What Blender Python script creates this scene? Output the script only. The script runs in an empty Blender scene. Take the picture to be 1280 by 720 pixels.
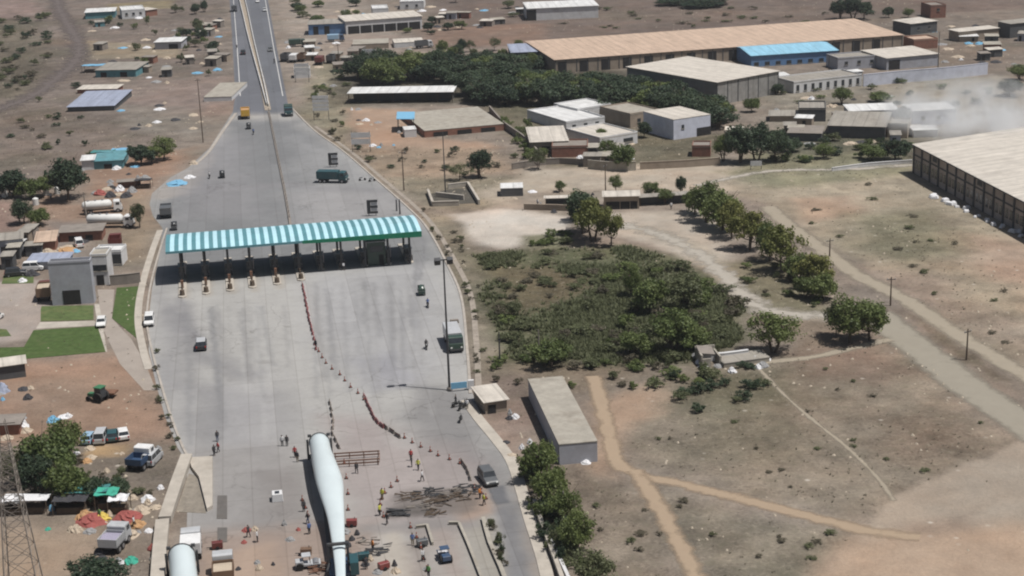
import bpy, bmesh, math, random
import numpy as np
from mathutils import Vector, Matrix, Euler

SC = bpy.context.scene
COL = SC.collection
R = math.radians
random.seed(7)

# ------------------------------------------------------------------ camera
F_PX, PITCH, ROLL, CAM_H = 2000.0, R(17.1), R(-2.0), 88.0
CAM_ROT = (Matrix.Rotation(R(90) - PITCH, 3, 'X') @ Matrix.Rotation(ROLL, 3, 'Z'))
CAM_LOC = Vector((0, 0, CAM_H))
cam_data = bpy.data.cameras.new('camera')
cam_data.sensor_width = 36.0
cam_data.lens = 36.0 * F_PX / 1280.0
cam_data.clip_start = 1.0
cam_data.clip_end = 30000.0
cam = bpy.data.objects.new('camera', cam_data)
COL.objects.link(cam)
cam.location = CAM_LOC
cam.rotation_euler = CAM_ROT.to_euler()
SC.camera = cam

def P(px, py, z=0.0):
    """world point at height z seen at photo position (px, py) (1280x720)"""
    d = CAM_ROT @ Vector(((px - 640) / F_PX, -(py - 360) / F_PX, -1.0))
    t = (z - CAM_H) / d.z
    return CAM_LOC + d * t
def G(px, py):
    p = P(px, py); return (p.x, p.y)
def proj(v):
    c = CAM_ROT.transposed() @ (Vector(v) - CAM_LOC)
    return (640 + F_PX * c.x / -c.z, 360 - F_PX * c.y / -c.z)
def zat(x, y, py):
    """height above ground point (x,y) whose image row is py"""
    lo, hi = -5.0, 80.0
    for _ in range(50):
        m = (lo + hi) / 2
        if proj((x, y, m))[1] > py: lo = m
        else: hi = m
    return lo
def ang(a, b):
    """heading (radians) of the ground line from pixel a to pixel b"""
    p, q = G(*a), G(*b)
    return math.atan2(q[1] - p[1], q[0] - p[0])

# ------------------------------------------------------------------ world, sun
SUN_EL, SUN_AZ = 67.0, -19.0           # azimuth measured from +X (right), negative = towards the camera
sv = Vector((math.cos(R(SUN_EL)) * math.cos(R(SUN_AZ)), math.cos(R(SUN_EL)) * math.sin(R(SUN_AZ)), math.sin(R(SUN_EL))))
W = bpy.data.worlds.new('World'); SC.world = W; W.use_nodes = True
nt = W.node_tree
sky = nt.nodes.new('ShaderNodeTexSky'); sky.sky_type = 'NISHITA'; sky.sun_disc = False
sky.sun_elevation = R(SUN_EL); sky.sun_rotation = math.atan2(sv.x, sv.y)
sky.air_density = 1.2; sky.dust_density = 3.0
bg = nt.nodes['Background']; bg.inputs['Strength'].default_value = 0.05
nt.links.new(sky.outputs[0], bg.inputs[0])
sun_d = bpy.data.lights.new('sun', 'SUN'); sun_d.energy = 5.0; sun_d.angle = R(0.6); sun_d.color = (1.0, 0.965, 0.925)
sun = bpy.data.objects.new('sun', sun_d); COL.objects.link(sun)
sun.rotation_euler = sv.to_track_quat('Z', 'Y').to_euler(); sun.location = (200, 200, 300)
vs = SC.view_settings
vs.view_transform = 'Standard'; vs.look = 'None'; vs.gamma = 1.0; vs.exposure = -0.10; vs.use_curve_mapping = False
SC.render.engine = 'CYCLES'
SC.cycles.max_bounces = 8; SC.cycles.diffuse_bounces = 2; SC.cycles.glossy_bounces = 2
SC.cycles.transparent_max_bounces = 8; SC.cycles.volume_bounces = 8
SC.cycles.pixel_filter_type = 'BLACKMAN_HARRIS'; SC.cycles.filter_width = 2.1
SC.cycles.use_denoising = True

# ------------------------------------------------------------------ colours and materials
ILL = 1.42
HAZE = 0.00009
def lin(c): return tuple((x / 12.92 if x <= .04045 else ((x + .055) / 1.055) ** 2.4) for x in [v / 255 for v in c])
def A(r, g, b):
    """albedo of a sunlit level surface that shows as this 8-bit colour"""
    return tuple(min(.85, v / ILL) for v in lin((r, g, b)))

def AG(r, g, b):
    """the same for soil and paving, a little greyer"""
    c = A(r, g, b); y = .3 * c[0] + .5 * c[1] + .2 * c[2]
    return tuple((v * .80 + y * .20) * .90 for v in c)
MATS = {}
def mat(name, rgb, rough=.8, var=.25, scale=1.2, bump=0.0, metal=0.0, spec=.3, stains=0.25, wave=None, trans=0.0, dirt=(.16, .13, .10)):
    """weathered paint / masonry / metal: two noises of tone, dirt blotches and, on request, corrugation"""
    if name in MATS: return MATS[name]
    m = bpy.data.materials.new(name); m.use_nodes = True
    t = m.node_tree; N = t.nodes; L = t.links
    b = N['Principled BSDF']
    b.inputs['Roughness'].default_value = rough; b.inputs['Metallic'].default_value = metal
    b.inputs['Specular IOR Level'].default_value = spec
    tc = N.new('ShaderNodeTexCoord')
    oi = N.new('ShaderNodeObjectInfo')
    va = N.new('ShaderNodeVectorMath'); va.operation = 'ADD'
    mr = N.new('ShaderNodeMath'); mr.operation = 'MULTIPLY'; mr.inputs[1].default_value = 57.0
    L.new(oi.outputs['Random'], mr.inputs[0]); L.new(tc.outputs['Object'], va.inputs[0]); L.new(mr.outputs[0], va.inputs[1])
    n1 = N.new('ShaderNodeTexNoise'); n1.inputs['Scale'].default_value = scale; n1.inputs['Detail'].default_value = 6; n1.inputs['Roughness'].default_value = .65
    L.new(va.outputs[0], n1.inputs['Vector'])
    mp = N.new('ShaderNodeMapRange'); mp.inputs['From Min'].default_value = .25; mp.inputs['From Max'].default_value = .75
    mp.inputs['To Min'].default_value = 1 - var; mp.inputs['To Max'].default_value = 1 + var
    L.new(n1.outputs['Fac'], mp.inputs['Value'])
    c = N.new('ShaderNodeMix'); c.data_type = 'RGBA'; c.blend_type = 'MULTIPLY'; c.inputs[0].default_value = 1.0
    c.inputs[6].default_value = (*rgb, 1); L.new(mp.outputs[0], c.inputs[7])
    last = c.outputs[2]
    if stains > 0:
        n2 = N.new('ShaderNodeTexNoise'); n2.inputs['Scale'].default_value = scale * .35; n2.inputs['Detail'].default_value = 8; n2.inputs['Roughness'].default_value = .7
        L.new(va.outputs[0], n2.inputs['Vector'])
        r2 = N.new('ShaderNodeMapRange'); r2.inputs['From Min'].default_value = .5; r2.inputs['From Max'].default_value = .72; r2.inputs['To Max'].default_value = stains
        L.new(n2.outputs['Fac'], r2.inputs['Value'])
        c2 = N.new('ShaderNodeMix'); c2.data_type = 'RGBA'; L.new(r2.outputs[0], c2.inputs[0]); L.new(last, c2.inputs[6]); c2.inputs[7].default_value = (*dirt, 1)
        last = c2.outputs[2]
    L.new(last, b.inputs['Base Color'])
    if wave:                                           # sheet laps and rust streaks across a corrugated roof
        w2 = N.new('ShaderNodeTexWave'); w2.bands_direction = wave[0]; w2.inputs['Scale'].default_value = .105; w2.inputs['Distortion'].default_value = .15; w2.inputs['Detail'].default_value = 1
        L.new(tc.outputs['Object'], w2.inputs['Vector'])
        m2 = N.new('ShaderNodeMapRange'); m2.inputs['From Min'].default_value = .0; m2.inputs['From Max'].default_value = .05; m2.inputs['To Min'].default_value = .78; m2.inputs['To Max'].default_value = 1.0; L.new(w2.outputs['Fac'], m2.inputs['Value'])
        st = N.new('ShaderNodeMapping'); st.inputs['Scale'].default_value = (1.1, .09, 1) if wave[0] == 'X' else (.09, 1.1, 1); L.new(va.outputs[0], st.inputs['Vector'])
        n4 = N.new('ShaderNodeTexNoise'); n4.inputs['Scale'].default_value = .9; n4.inputs['Detail'].default_value = 4; L.new(st.outputs[0], n4.inputs['Vector'])
        m4 = N.new('ShaderNodeMapRange'); m4.inputs['From Min'].default_value = .3; m4.inputs['From Max'].default_value = .7; m4.inputs['To Min'].default_value = .86; m4.inputs['To Max'].default_value = 1.1; L.new(n4.outputs['Fac'], m4.inputs['Value'])
        mm = N.new('ShaderNodeMath'); mm.operation = 'MULTIPLY'; L.new(m2.outputs[0], mm.inputs[0]); L.new(m4.outputs[0], mm.inputs[1])
        c3 = N.new('ShaderNodeMix'); c3.data_type = 'RGBA'; c3.blend_type = 'MULTIPLY'; c3.inputs[0].default_value = 1.0; L.new(last, c3.inputs[6]); L.new(mm.outputs[0], c3.inputs[7]); L.new(c3.outputs[2], b.inputs['Base Color'])
    if bump or wave:
        bp = N.new('ShaderNodeBump'); bp.inputs['Strength'].default_value = .6; bp.inputs['Distance'].default_value = max(bump, .03)
        if wave:
            w = N.new('ShaderNodeTexWave'); w.bands_direction = wave[0]; w.inputs['Scale'].default_value = wave[1]; w.inputs['Distortion'].default_value = 0
            L.new(tc.outputs['Object'], w.inputs['Vector']); L.new(w.outputs['Fac'], bp.inputs['Height'])
        else: L.new(n1.outputs['Fac'], bp.inputs['Height'])
        L.new(bp.outputs[0], b.inputs['Normal'])
    if trans:
        b.inputs['Transmission Weight'].default_value = trans
    MATS[name] = m; return m

def leaf_mat(name, rgb, rgb2):
    if name in MATS: return MATS[name]
    m = bpy.data.materials.new(name); m.use_nodes = True
    t = m.node_tree; N = t.nodes; L = t.links; b = N['Principled BSDF']
    b.inputs['Roughness'].default_value = .55; b.inputs['Specular IOR Level'].default_value = .25
    g = N.new('ShaderNodeNewGeometry'); tc = N.new('ShaderNodeTexCoord'); oi = N.new('ShaderNodeObjectInfo')
    n = N.new('ShaderNodeTexNoise'); n.inputs['Scale'].default_value = .7; n.inputs['Detail'].default_value = 2
    L.new(tc.outputs['Object'], n.inputs['Vector'])
    ad = N.new('ShaderNodeMath'); ad.operation = 'ADD'; L.new(n.outputs['Fac'], ad.inputs[0])
    ri = N.new('ShaderNodeMapRange'); ri.inputs['To Min'].default_value = -.4; ri.inputs['To Max'].default_value = .4
    L.new(g.outputs['Random Per Island'], ri.inputs['Value']); L.new(ri.outputs[0], ad.inputs[1])
    ro = N.new('ShaderNodeMapRange'); ro.inputs['To Min'].default_value = -.32; ro.inputs['To Max'].default_value = .38
    L.new(oi.outputs['Random'], ro.inputs['Value'])
    a2 = N.new('ShaderNodeMath'); a2.operation = 'ADD'; L.new(ad.outputs[0], a2.inputs[0]); L.new(ro.outputs[0], a2.inputs[1])
    c = N.new('ShaderNodeMix'); c.data_type = 'RGBA'; L.new(a2.outputs[0], c.inputs[0]); c.clamp_factor = True
    c.inputs[6].default_value = (*rgb, 1); c.inputs[7].default_value = (*rgb2, 1)
    L.new(c.outputs[2], b.inputs['Base Color'])
    tr = N.new('ShaderNodeBsdfTranslucent'); L.new(c.outputs[2], tr.inputs['Color'])
    mx = N.new('ShaderNodeMixShader'); mx.inputs[0].default_value = .34
    L.new(b.outputs[0], mx.inputs[1]); L.new(tr.outputs[0], mx.inputs[2])
    L.new(mx.outputs[0], N['Material Output'].inputs['Surface'])
    MATS[name] = m; return m

# ------------------------------------------------------------------ mesh builder
class MB:
    def __init__(s): s.v = []; s.f = []
    def add(s, vs, fs):
        o = len(s.v); s.v += [tuple(v) for v in vs]; s.f += [tuple(i + o for i in f) for f in fs]; return s
    def box(s, c, d, rz=0.0, taper=1.0, tilt=None):
        hx, hy, hz = d[0] / 2, d[1] / 2, d[2] / 2
        pts = []
        for z, k in ((-hz, 1.0), (hz, taper)):
            for x, y in ((-hx, -hy), (hx, -hy), (hx, hy), (-hx, hy)): pts.append(Vector((x * k, y * k, z)))
        M = Matrix.Rotation(rz, 3, 'Z')
        if tilt: M = M @ Euler(tilt).to_matrix()
        pts = [M @ p + Vector(c) for p in pts]
        return s.add(pts, [(0, 3, 2, 1), (4, 5, 6, 7), (0, 1, 5, 4), (1, 2, 6, 5), (2, 3, 7, 6), (3, 0, 4, 7)])
    def prism(s, poly, z0, z1):
        """vertical extrusion of a ccw 2-D polygon"""
        n = len(poly)
        return s.add([(x, y, z0) for x, y in poly] + [(x, y, z1) for x, y in poly],
                     [tuple(range(n - 1, -1, -1)), tuple(range(n, 2 * n))] + [(i, (i + 1) % n, n + (i + 1) % n, n + i) for i in range(n)])
    def prof(s, poly, y0, y1, k0=1.0):
        """side profile (x,z) extruded along y"""
        n = len(poly)
        return s.add([(x, y0, z) for x, z in poly] + [(x, y1, z) for x, z in poly],
                     [tuple(range(n)), tuple(range(2 * n - 1, n - 1, -1))] + [(i, n + i, n + (i + 1) % n, (i + 1) % n) for i in range(n)])
    def cyl(s, p0, p1, r0, r1=None, n=8, caps=True):
        r1 = r0 if r1 is None else r1
        p0, p1 = Vector(p0), Vector(p1); d = (p1 - p0).normalized()
        a = d.orthogonal().normalized(); b = d.cross(a)
        ring = lambda p, r: [p + (a * math.cos(2 * math.pi * i / n) + b * math.sin(2 * math.pi * i / n)) * r for i in range(n)]
        fs = [(i, (i + 1) % n, n + (i + 1) % n, n + i) for i in range(n)]
        if caps: fs += [tuple(range(n - 1, -1, -1)), tuple(range(n, 2 * n))]
        return s.add(ring(p0, r0) + ring(p1, r1), fs)
    def loft(s, rings, cap=True):
        n = len(rings[0]); vs = [p for r in rings for p in r]; fs = []
        for k in range(len(rings) - 1):
            for i in range(n):
                fs.append((k * n + i, k * n + (i + 1) % n, (k + 1) * n + (i + 1) % n, (k + 1) * n + i))
        if cap: fs += [tuple(range(n - 1, -1, -1)), tuple(range((len(rings) - 1) * n, len(rings) * n))]
        return s.add(vs, fs)
    def build(s, name, m, parent=None, smooth=False, bevel=0.0):
        me = bpy.data.meshes.new(name); me.from_pydata(s.v, [], s.f); me.update()
        if bevel:
            bm = bmesh.new(); bm.from_mesh(me)
            bmesh.ops.recalc_face_normals(bm, faces=bm.faces)
            bmesh.ops.bevel(bm, geom=[e for e in bm.edges if e.calc_face_angle(0) > .5], offset=bevel, segments=1, affect='EDGES', clamp_overlap=True)
            bm.to_mesh(me); bm.free()
        else:
            bm = bmesh.new(); bm.from_mesh(me); bmesh.ops.recalc_face_normals(bm, faces=bm.faces); bm.to_mesh(me); bm.free()
        if smooth: me.polygons.foreach_set('use_smooth', [True] * len(me.polygons))
        if m: me.materials.append(m)
        o = bpy.data.objects.new(name, me); COL.objects.link(o)
        if parent: o.parent = parent
        return o

def tag(o, label=None, cat=None, group=None, kind=None):
    if label: o['label'] = label
    if cat: o['category'] = cat
    if group: o['group'] = group
    if kind: o['kind'] = kind
    return o
def root(name, loc, rz, label, cat, group=None):
    o = bpy.data.objects.new(name, None); COL.objects.link(o); o.empty_display_size = .5
    o.location = (loc[0], loc[1], loc[2] if len(loc) > 2 else 0.0); o.rotation_euler = (0, 0, rz)
    return tag(o, label, cat, group)
KIDS = {}
def kids(o):
    return [c for c in bpy.data.objects if c.parent == o]
def dup(o, loc, rz, label=None, group=None, scale=None, src_kids=None):
    def cp(src, par):
        c = src.copy(); COL.objects.link(c)
        if par: c.parent = par
        for ch in (KIDS.setdefault(src.name, kids(src))): cp(ch, c)
        return c
    r = cp(o, None)
    r.location = (loc[0], loc[1], loc[2] if len(loc) > 2 else 0.0); r.rotation_euler = (0, 0, rz)
    if label: r['label'] = label
    if group: r['group'] = group
    if scale: r.scale = scale if isinstance(scale, tuple) else (scale,) * 3
    return r
ORD = ['first', 'second', 'third', 'fourth', 'fifth', 'sixth', 'seventh', 'eighth', 'ninth', 'tenth', 'eleventh', 'twelfth', 'thirteenth', 'fourteenth']

# ------------------------------------------------------------------ numpy noise and painting
rng = np.random.default_rng(3)
LAT = rng.random((256, 256))
def vnoise(x, y):
    xi = np.floor(x).astype(int); yi = np.floor(y).astype(int); fx = x - xi; fy = y - yi
    fx = fx * fx * (3 - 2 * fx); fy = fy * fy * (3 - 2 * fy)
    a = LAT[xi & 255, yi & 255]; b = LAT[(xi + 1) & 255, yi & 255]; c = LAT[xi & 255, (yi + 1) & 255]; d = LAT[(xi + 1) & 255, (yi + 1) & 255]
    return (a * (1 - fx) + b * fx) * (1 - fy) + (c * (1 - fx) + d * fx) * fy
def fbm(x, y, s, o=4, seed=0):
    r = 0; a = 1; t = 0
    for k in range(o):
        r = r + a * vnoise(x * s + 17.3 * k + seed * 31.7, y * s + 9.1 * k + seed * 11.3); t += a; a *= .55; s *= 2.03
    return r / t - .5
def polyworld(pts): return np.array([G(*p) for p in pts])
def sdf(X, Y, pl):
    """signed distance, negative inside"""
    d = np.full(X.shape, 1e9); ins = np.zeros(X.shape, bool); n = len(pl)
    for i in range(n):
        ax, ay = pl[i]; bx, by = pl[(i + 1) % n]
        ex, ey = bx - ax, by - ay; l = ex * ex + ey * ey + 1e-9
        t = np.clip(((X - ax) * ex + (Y - ay) * ey) / l, 0, 1)
        d = np.minimum(d, (X - ax - t * ex) ** 2 + (Y - ay - t * ey) ** 2)
        if abs(by - ay) > 1e-9:
            c = ((ay > Y) != (by > Y)) & (X < ex * (Y - ay) / ey + ax); ins ^= c
    d = np.sqrt(d); return np.where(ins, -d, d)
def ldist(X, Y, pl):
    d = np.full(X.shape, 1e9)
    for i in range(len(pl) - 1):
        ax, ay = pl[i]; bx, by = pl[i + 1]; ex, ey = bx - ax, by - ay; l = ex * ex + ey * ey + 1e-9
        t = np.clip(((X - ax) * ex + (Y - ay) * ey) / l, 0, 1)
        d = np.minimum(d, (X - ax - t * ex) ** 2 + (Y - ay - t * ey) ** 2)
    return np.sqrt(d)
def paint(X, Y, C, layers, seed=0):
    """C: (n,4) albedo + scrub; layers: ('P'|'L', px points, rgb or None, scrub or None, soft m, warp m, opacity[, half width m])"""
    for k, ly in enumerate(layers):
        kind, pts, rgb, scrub, soft, warp, op = ly[:7]
        pl = polyworld(pts); mg = soft + warp + (ly[7] if kind == 'L' else 0) + 2
        idx = np.nonzero((X > pl[:, 0].min() - mg) & (X < pl[:, 0].max() + mg) & (Y > pl[:, 1].min() - mg) & (Y < pl[:, 1].max() + mg))[0]
        if not len(idx): continue
        x, y = X[idx], Y[idx]
        w = warp * 2.0
        x2 = x + w * fbm(x, y, .35 / max(warp, .3), 4, seed + k); y2 = y + w * fbm(x, y, .35 / max(warp, .3), 4, seed + k + 50)
        d = sdf(x2, y2, pl) if kind == 'P' else ldist(x2, y2, pl) - ly[7]
        a = np.clip(.5 - d / (2 * soft), 0, 1); a = a * a * (3 - 2 * a) * op
        if rgb is not None: C[idx, :3] = C[idx, :3] * (1 - a[:, None]) + np.array(AG(*rgb)) * a[:, None]
        if scrub is not None: C[idx, 3] = C[idx, 3] * (1 - a) + scrub * a
    return C

def ground_mat(name, speck=1.0, tone=.33, coarse=.16, fine=2.2, pave=False):
    m = bpy.data.materials.new(name); m.use_nodes = True
    t = m.node_tree; N = t.nodes; L = t.links; b = N['Principled BSDF']
    b.inputs['Roughness'].default_value = .95 if not pave else .8; b.inputs['Specular IOR Level'].default_value = .12
    at = N.new('ShaderNodeAttribute'); at.attribute_name = 'Col'
    g = N.new('ShaderNodeNewGeometry')
    def noise(s, det, ro=.6):
        n = N.new('ShaderNodeTexNoise'); n.inputs['Scale'].default_value = s; n.inputs['Detail'].default_value = det; n.inputs['Roughness'].default_value = ro
        L.new(g.outputs['Position'], n.inputs['Vector']); return n.outputs['Fac']
    def rng_(v, a, b_, c, d):
        r = N.new('ShaderNodeMapRange'); r.inputs['From Min'].default_value = a; r.inputs['From Max'].default_value = b_; r.inputs['To Min'].default_value = c; r.inputs['To Max'].default_value = d
        L.new(v, r.inputs['Value']); return r.outputs[0]
    def mul(x, y):
        c = N.new('ShaderNodeMath'); c.operation = 'MULTIPLY'
        for i, q in enumerate((x, y)):
            if isinstance(q, float): c.inputs[i].default_value = q
            else: L.new(q, c.inputs[i])
        return c.outputs[0]
    def mix(f, x, y, bt='MIX'):
        c = N.new('ShaderNodeMix'); c.data_type = 'RGBA'; c.blend_type = bt
        for i, q in ((0, f), (6, x), (7, y)):
            if isinstance(q, float): c.inputs[i].default_value = q
            elif isinstance(q, tuple): c.inputs[i].default_value = (*q, 1)
            else: L.new(q, c.inputs[i])
        return c.outputs[2]
    n1 = noise(coarse, 8, .68); n2 = noise(fine, 5, .7)
    tone1 = rng_(n1, .28, .72, 1 - tone, 1 + tone); tone2 = rng_(n2, .25, .75, 1 - tone * .75, 1 + tone * .75)
    col = mix(1.0, at.outputs['Color'], mul(tone1, tone2), 'MULTIPLY')
    if not pave: col = mix(rng_(at.outputs['Alpha'], 0.0, .5, .35, 1.0), at.outputs['Color'], col)
    if not pave:
        sc = at.outputs['Alpha']
        n5 = noise(.55, 6, .75); amp = rng_(sc, 0.0, .6, .25, 1.0); col = mix(amp, col, mix(1.0, col, rng_(n5, .3, .7, .72, 1.28), 'MULTIPLY'))
        hue = noise(.07, 5, .6)
        col = mix(rng_(hue, .4, .65, 0.0, .35), col, mix(1.0, col, (1.12, .97, .86), 'MULTIPLY'))
        # dry tufts and scrub marks where alpha says so
        t1 = noise(.55, 7, .72)
        f1 = mul(rng_(t1, .50, .62, 0.0, .6), sc)
        col = mix(f1, col, (.072, .068, .046))
        t2 = noise(.9, 6, .75)
        f2 = mul(rng_(t2, .54, .66, 0.0, .45), sc)
        col = mix(f2, col, (.36, .31, .24))
        v = N.new('ShaderNodeTexVoronoi'); v.inputs['Scale'].default_value = .28; L.new(g.outputs['Position'], v.inputs['Vector'])
        f3 = rng_(v.outputs['Distance'], .13, .05, 0.0, .55 * speck)
        col = mix(mul(f3, rng_(noise(.12, 3), .5, .6, 0.0, 1.0)), col, (.52, .48, .42))
    else:
        s = noise(.05, 6, .7); col = mix(rng_(s, .46, .74, 0.0, .34), col, mix(1.0, col, (.72, .72, .74), 'MULTIPLY'))
        s3 = noise(.4, 8, .8); col = mix(rng_(s3, .52, .76, 0.0, .45), col, mix(1.0, col, (.70, .68, .66), 'MULTIPLY'))
        # cast bays: joints every 4.5 m along and across the carriageway, darker than the slab
        mp = N.new('ShaderNodeMapping'); mp.inputs['Rotation'].default_value = (0, 0, -ROAD_A + R(90)); L.new(g.outputs['Position'], mp.inputs['Vector'])
        sx = N.new('ShaderNodeSeparateXYZ'); L.new(mp.outputs[0], sx.inputs[0])
        for ax, per in (('X', 3.9), ('Y', 9.0)):
            md = N.new('ShaderNodeMath'); md.operation = 'PINGPONG'; md.inputs[1].default_value = per / 2; L.new(sx.outputs[ax], md.inputs[0])
            col = mix(rng_(md.outputs[0], .0, .13, .42, 0.0), col, mix(1.0, col, (.6, .58, .56), 'MULTIPLY'))
        # individual bays of slightly different tone
        sn = N.new('ShaderNodeVectorMath'); sn.operation = 'DIVIDE'; sn.inputs[1].default_value = (3.9, 27.0, 1); L.new(mp.outputs[0], sn.inputs[0])
        fl = N.new('ShaderNodeVectorMath'); fl.operation = 'FLOOR'; L.new(sn.outputs[0], fl.inputs[0])
        wn = N.new('ShaderNodeTexWhiteNoise'); L.new(fl.outputs[0], wn.inputs['Vector'])
        col = mix(1.0, col, rng_(wn.outputs['Value'], 0, 1, .93, 1.06), 'MULTIPLY')
        # wandering cracks and sealed repairs
        dn_ = N.new('ShaderNodeVectorMath'); dn_.operation = 'ADD'; nv = N.new('ShaderNodeTexNoise'); nv.inputs['Scale'].default_value = .25; nv.inputs['Detail'].default_value = 5; L.new(g.outputs['Position'], nv.inputs['Vector'])
        sc_ = N.new('ShaderNodeVectorMath'); sc_.operation = 'SCALE'; sc_.inputs['Scale'].default_value = 5.0; L.new(nv.outputs['Color'], sc_.inputs[0]); L.new(g.outputs['Position'], dn_.inputs[0]); L.new(sc_.outputs[0], dn_.inputs[1])
        vo = N.new('ShaderNodeTexVoronoi'); vo.feature = 'DISTANCE_TO_EDGE'; vo.inputs['Scale'].default_value = .085; L.new(dn_.outputs[0], vo.inputs['Vector'])
        ck = mul(rng_(vo.outputs['Distance'], .0, .012, .55, 0.0), rng_(noise(.03, 3), .48, .56, 0.0, 1.0)); col = mix(ck, col, mix(1.0, col, (.5, .49, .48), 'MULTIPLY'))
        v2 = N.new('ShaderNodeTexVoronoi'); v2.inputs['Scale'].default_value = .11; L.new(g.outputs['Position'], v2.inputs['Vector'])
        sp = mul(rng_(v2.outputs['Distance'], .16, .04, 0.0, .5), rng_(noise(.02, 2), .45, .6, 0.0, 1.0)); col = mix(sp, col, mix(1.0, col, (.62, .61, .60), 'MULTIPLY'))
    L.new(col, b.inputs['Base Color'])
    bp = N.new('ShaderNodeBump'); bp.inputs['Strength'].default_value = .8 if not pave else .25; bp.inputs['Distance'].default_value = .25 if not pave else .02
    nb = noise(1.1, 6, .7); L.new(nb, bp.inputs['Height']); L.new(bp.outputs[0], b.inputs['Normal'])
    MATS[name] = m; return m

VP = CAM_ROT @ Vector(((280 - 640) / F_PX, (360 + 262) / F_PX, -1))
ROAD_A = math.atan2(VP.y, VP.x)                       # heading of the carriageway
ROAD = Vector((math.cos(ROAD_A), math.sin(ROAD_A), 0)); ACROSS = Vector((math.sin(ROAD_A), -math.cos(ROAD_A), 0))

def grid_sheet(name, xs, ys, m, layers, base, scrub, label=None, z=0.0):
    X, Y = np.meshgrid(xs, ys); X = X.ravel(); Y = Y.ravel(); nx, ny = len(xs), len(ys)
    return sheet_arrays(name, X, Y, nx, ny, m, layers, base, scrub, z)
def sheet_arrays(name, X, Y, nx, ny, m, layers, base, scrub, z=0.0, seed=0):
    n = nx * ny
    C = np.zeros((n, 4)); C[:, :3] = AG(*base); C[:, 3] = scrub
    C = paint(X, Y, C, layers, seed)
    if seed == 0:                                      # patchy soil: broad, middling and small mottling, greener where scrub grows
        w = .35 + .65 * C[:, 3]
        k = 1 + w * (.55 * fbm(X, Y, .022, 4, 5) + .75 * fbm(X, Y * .8, .085, 5, 6) + .7 * fbm(X, Y, .33, 3, 7))
        C[:, :3] *= np.clip(k, .55, 1.5)[:, None]
        gmix = np.clip(fbm(X, Y, .045, 5, 8) * 4.5 - .1, 0, 1) * C[:, 3] * .55
        tint = np.array(AG(104, 104, 82)); C[:, :3] = C[:, :3] * (1 - gmix[:, None]) + tint * gmix[:, None]
        rmix = np.clip(fbm(X, Y, .03, 5, 9) * 5 - .35, 0, 1) * .4
        C[:, :3] = C[:, :3] * (1 - rmix[:, None]) + C[:, :3] * np.array([1.16, .98, .88]) * rmix[:, None]
    me = bpy.data.meshes.new(name)
    me.vertices.add(n); co = np.stack([X, Y, np.full(n, z)], 1).astype(np.float32); me.vertices.foreach_set('co', co.ravel())
    i = (np.arange(ny - 1)[:, None] * nx + np.arange(nx - 1)[None, :]).ravel()
    q = np.stack([i, i + 1, i + nx + 1, i + nx], 1).astype(np.int32)
    me.loops.add(q.size); me.loops.foreach_set('vertex_index', q.ravel())
    me.polygons.add(len(q)); me.polygons.foreach_set('loop_start', np.arange(0, q.size, 4, dtype=np.int32))
    me.update(calc_edges=True)
    at = me.attributes.new('Col', 'FLOAT_COLOR', 'POINT'); at.data.foreach_set('color', C.astype(np.float32).ravel())
    me.materials.append(m)
    o = bpy.data.objects.new(name, me); COL.objects.link(o); tag(o, kind='structure'); return o, C
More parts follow.
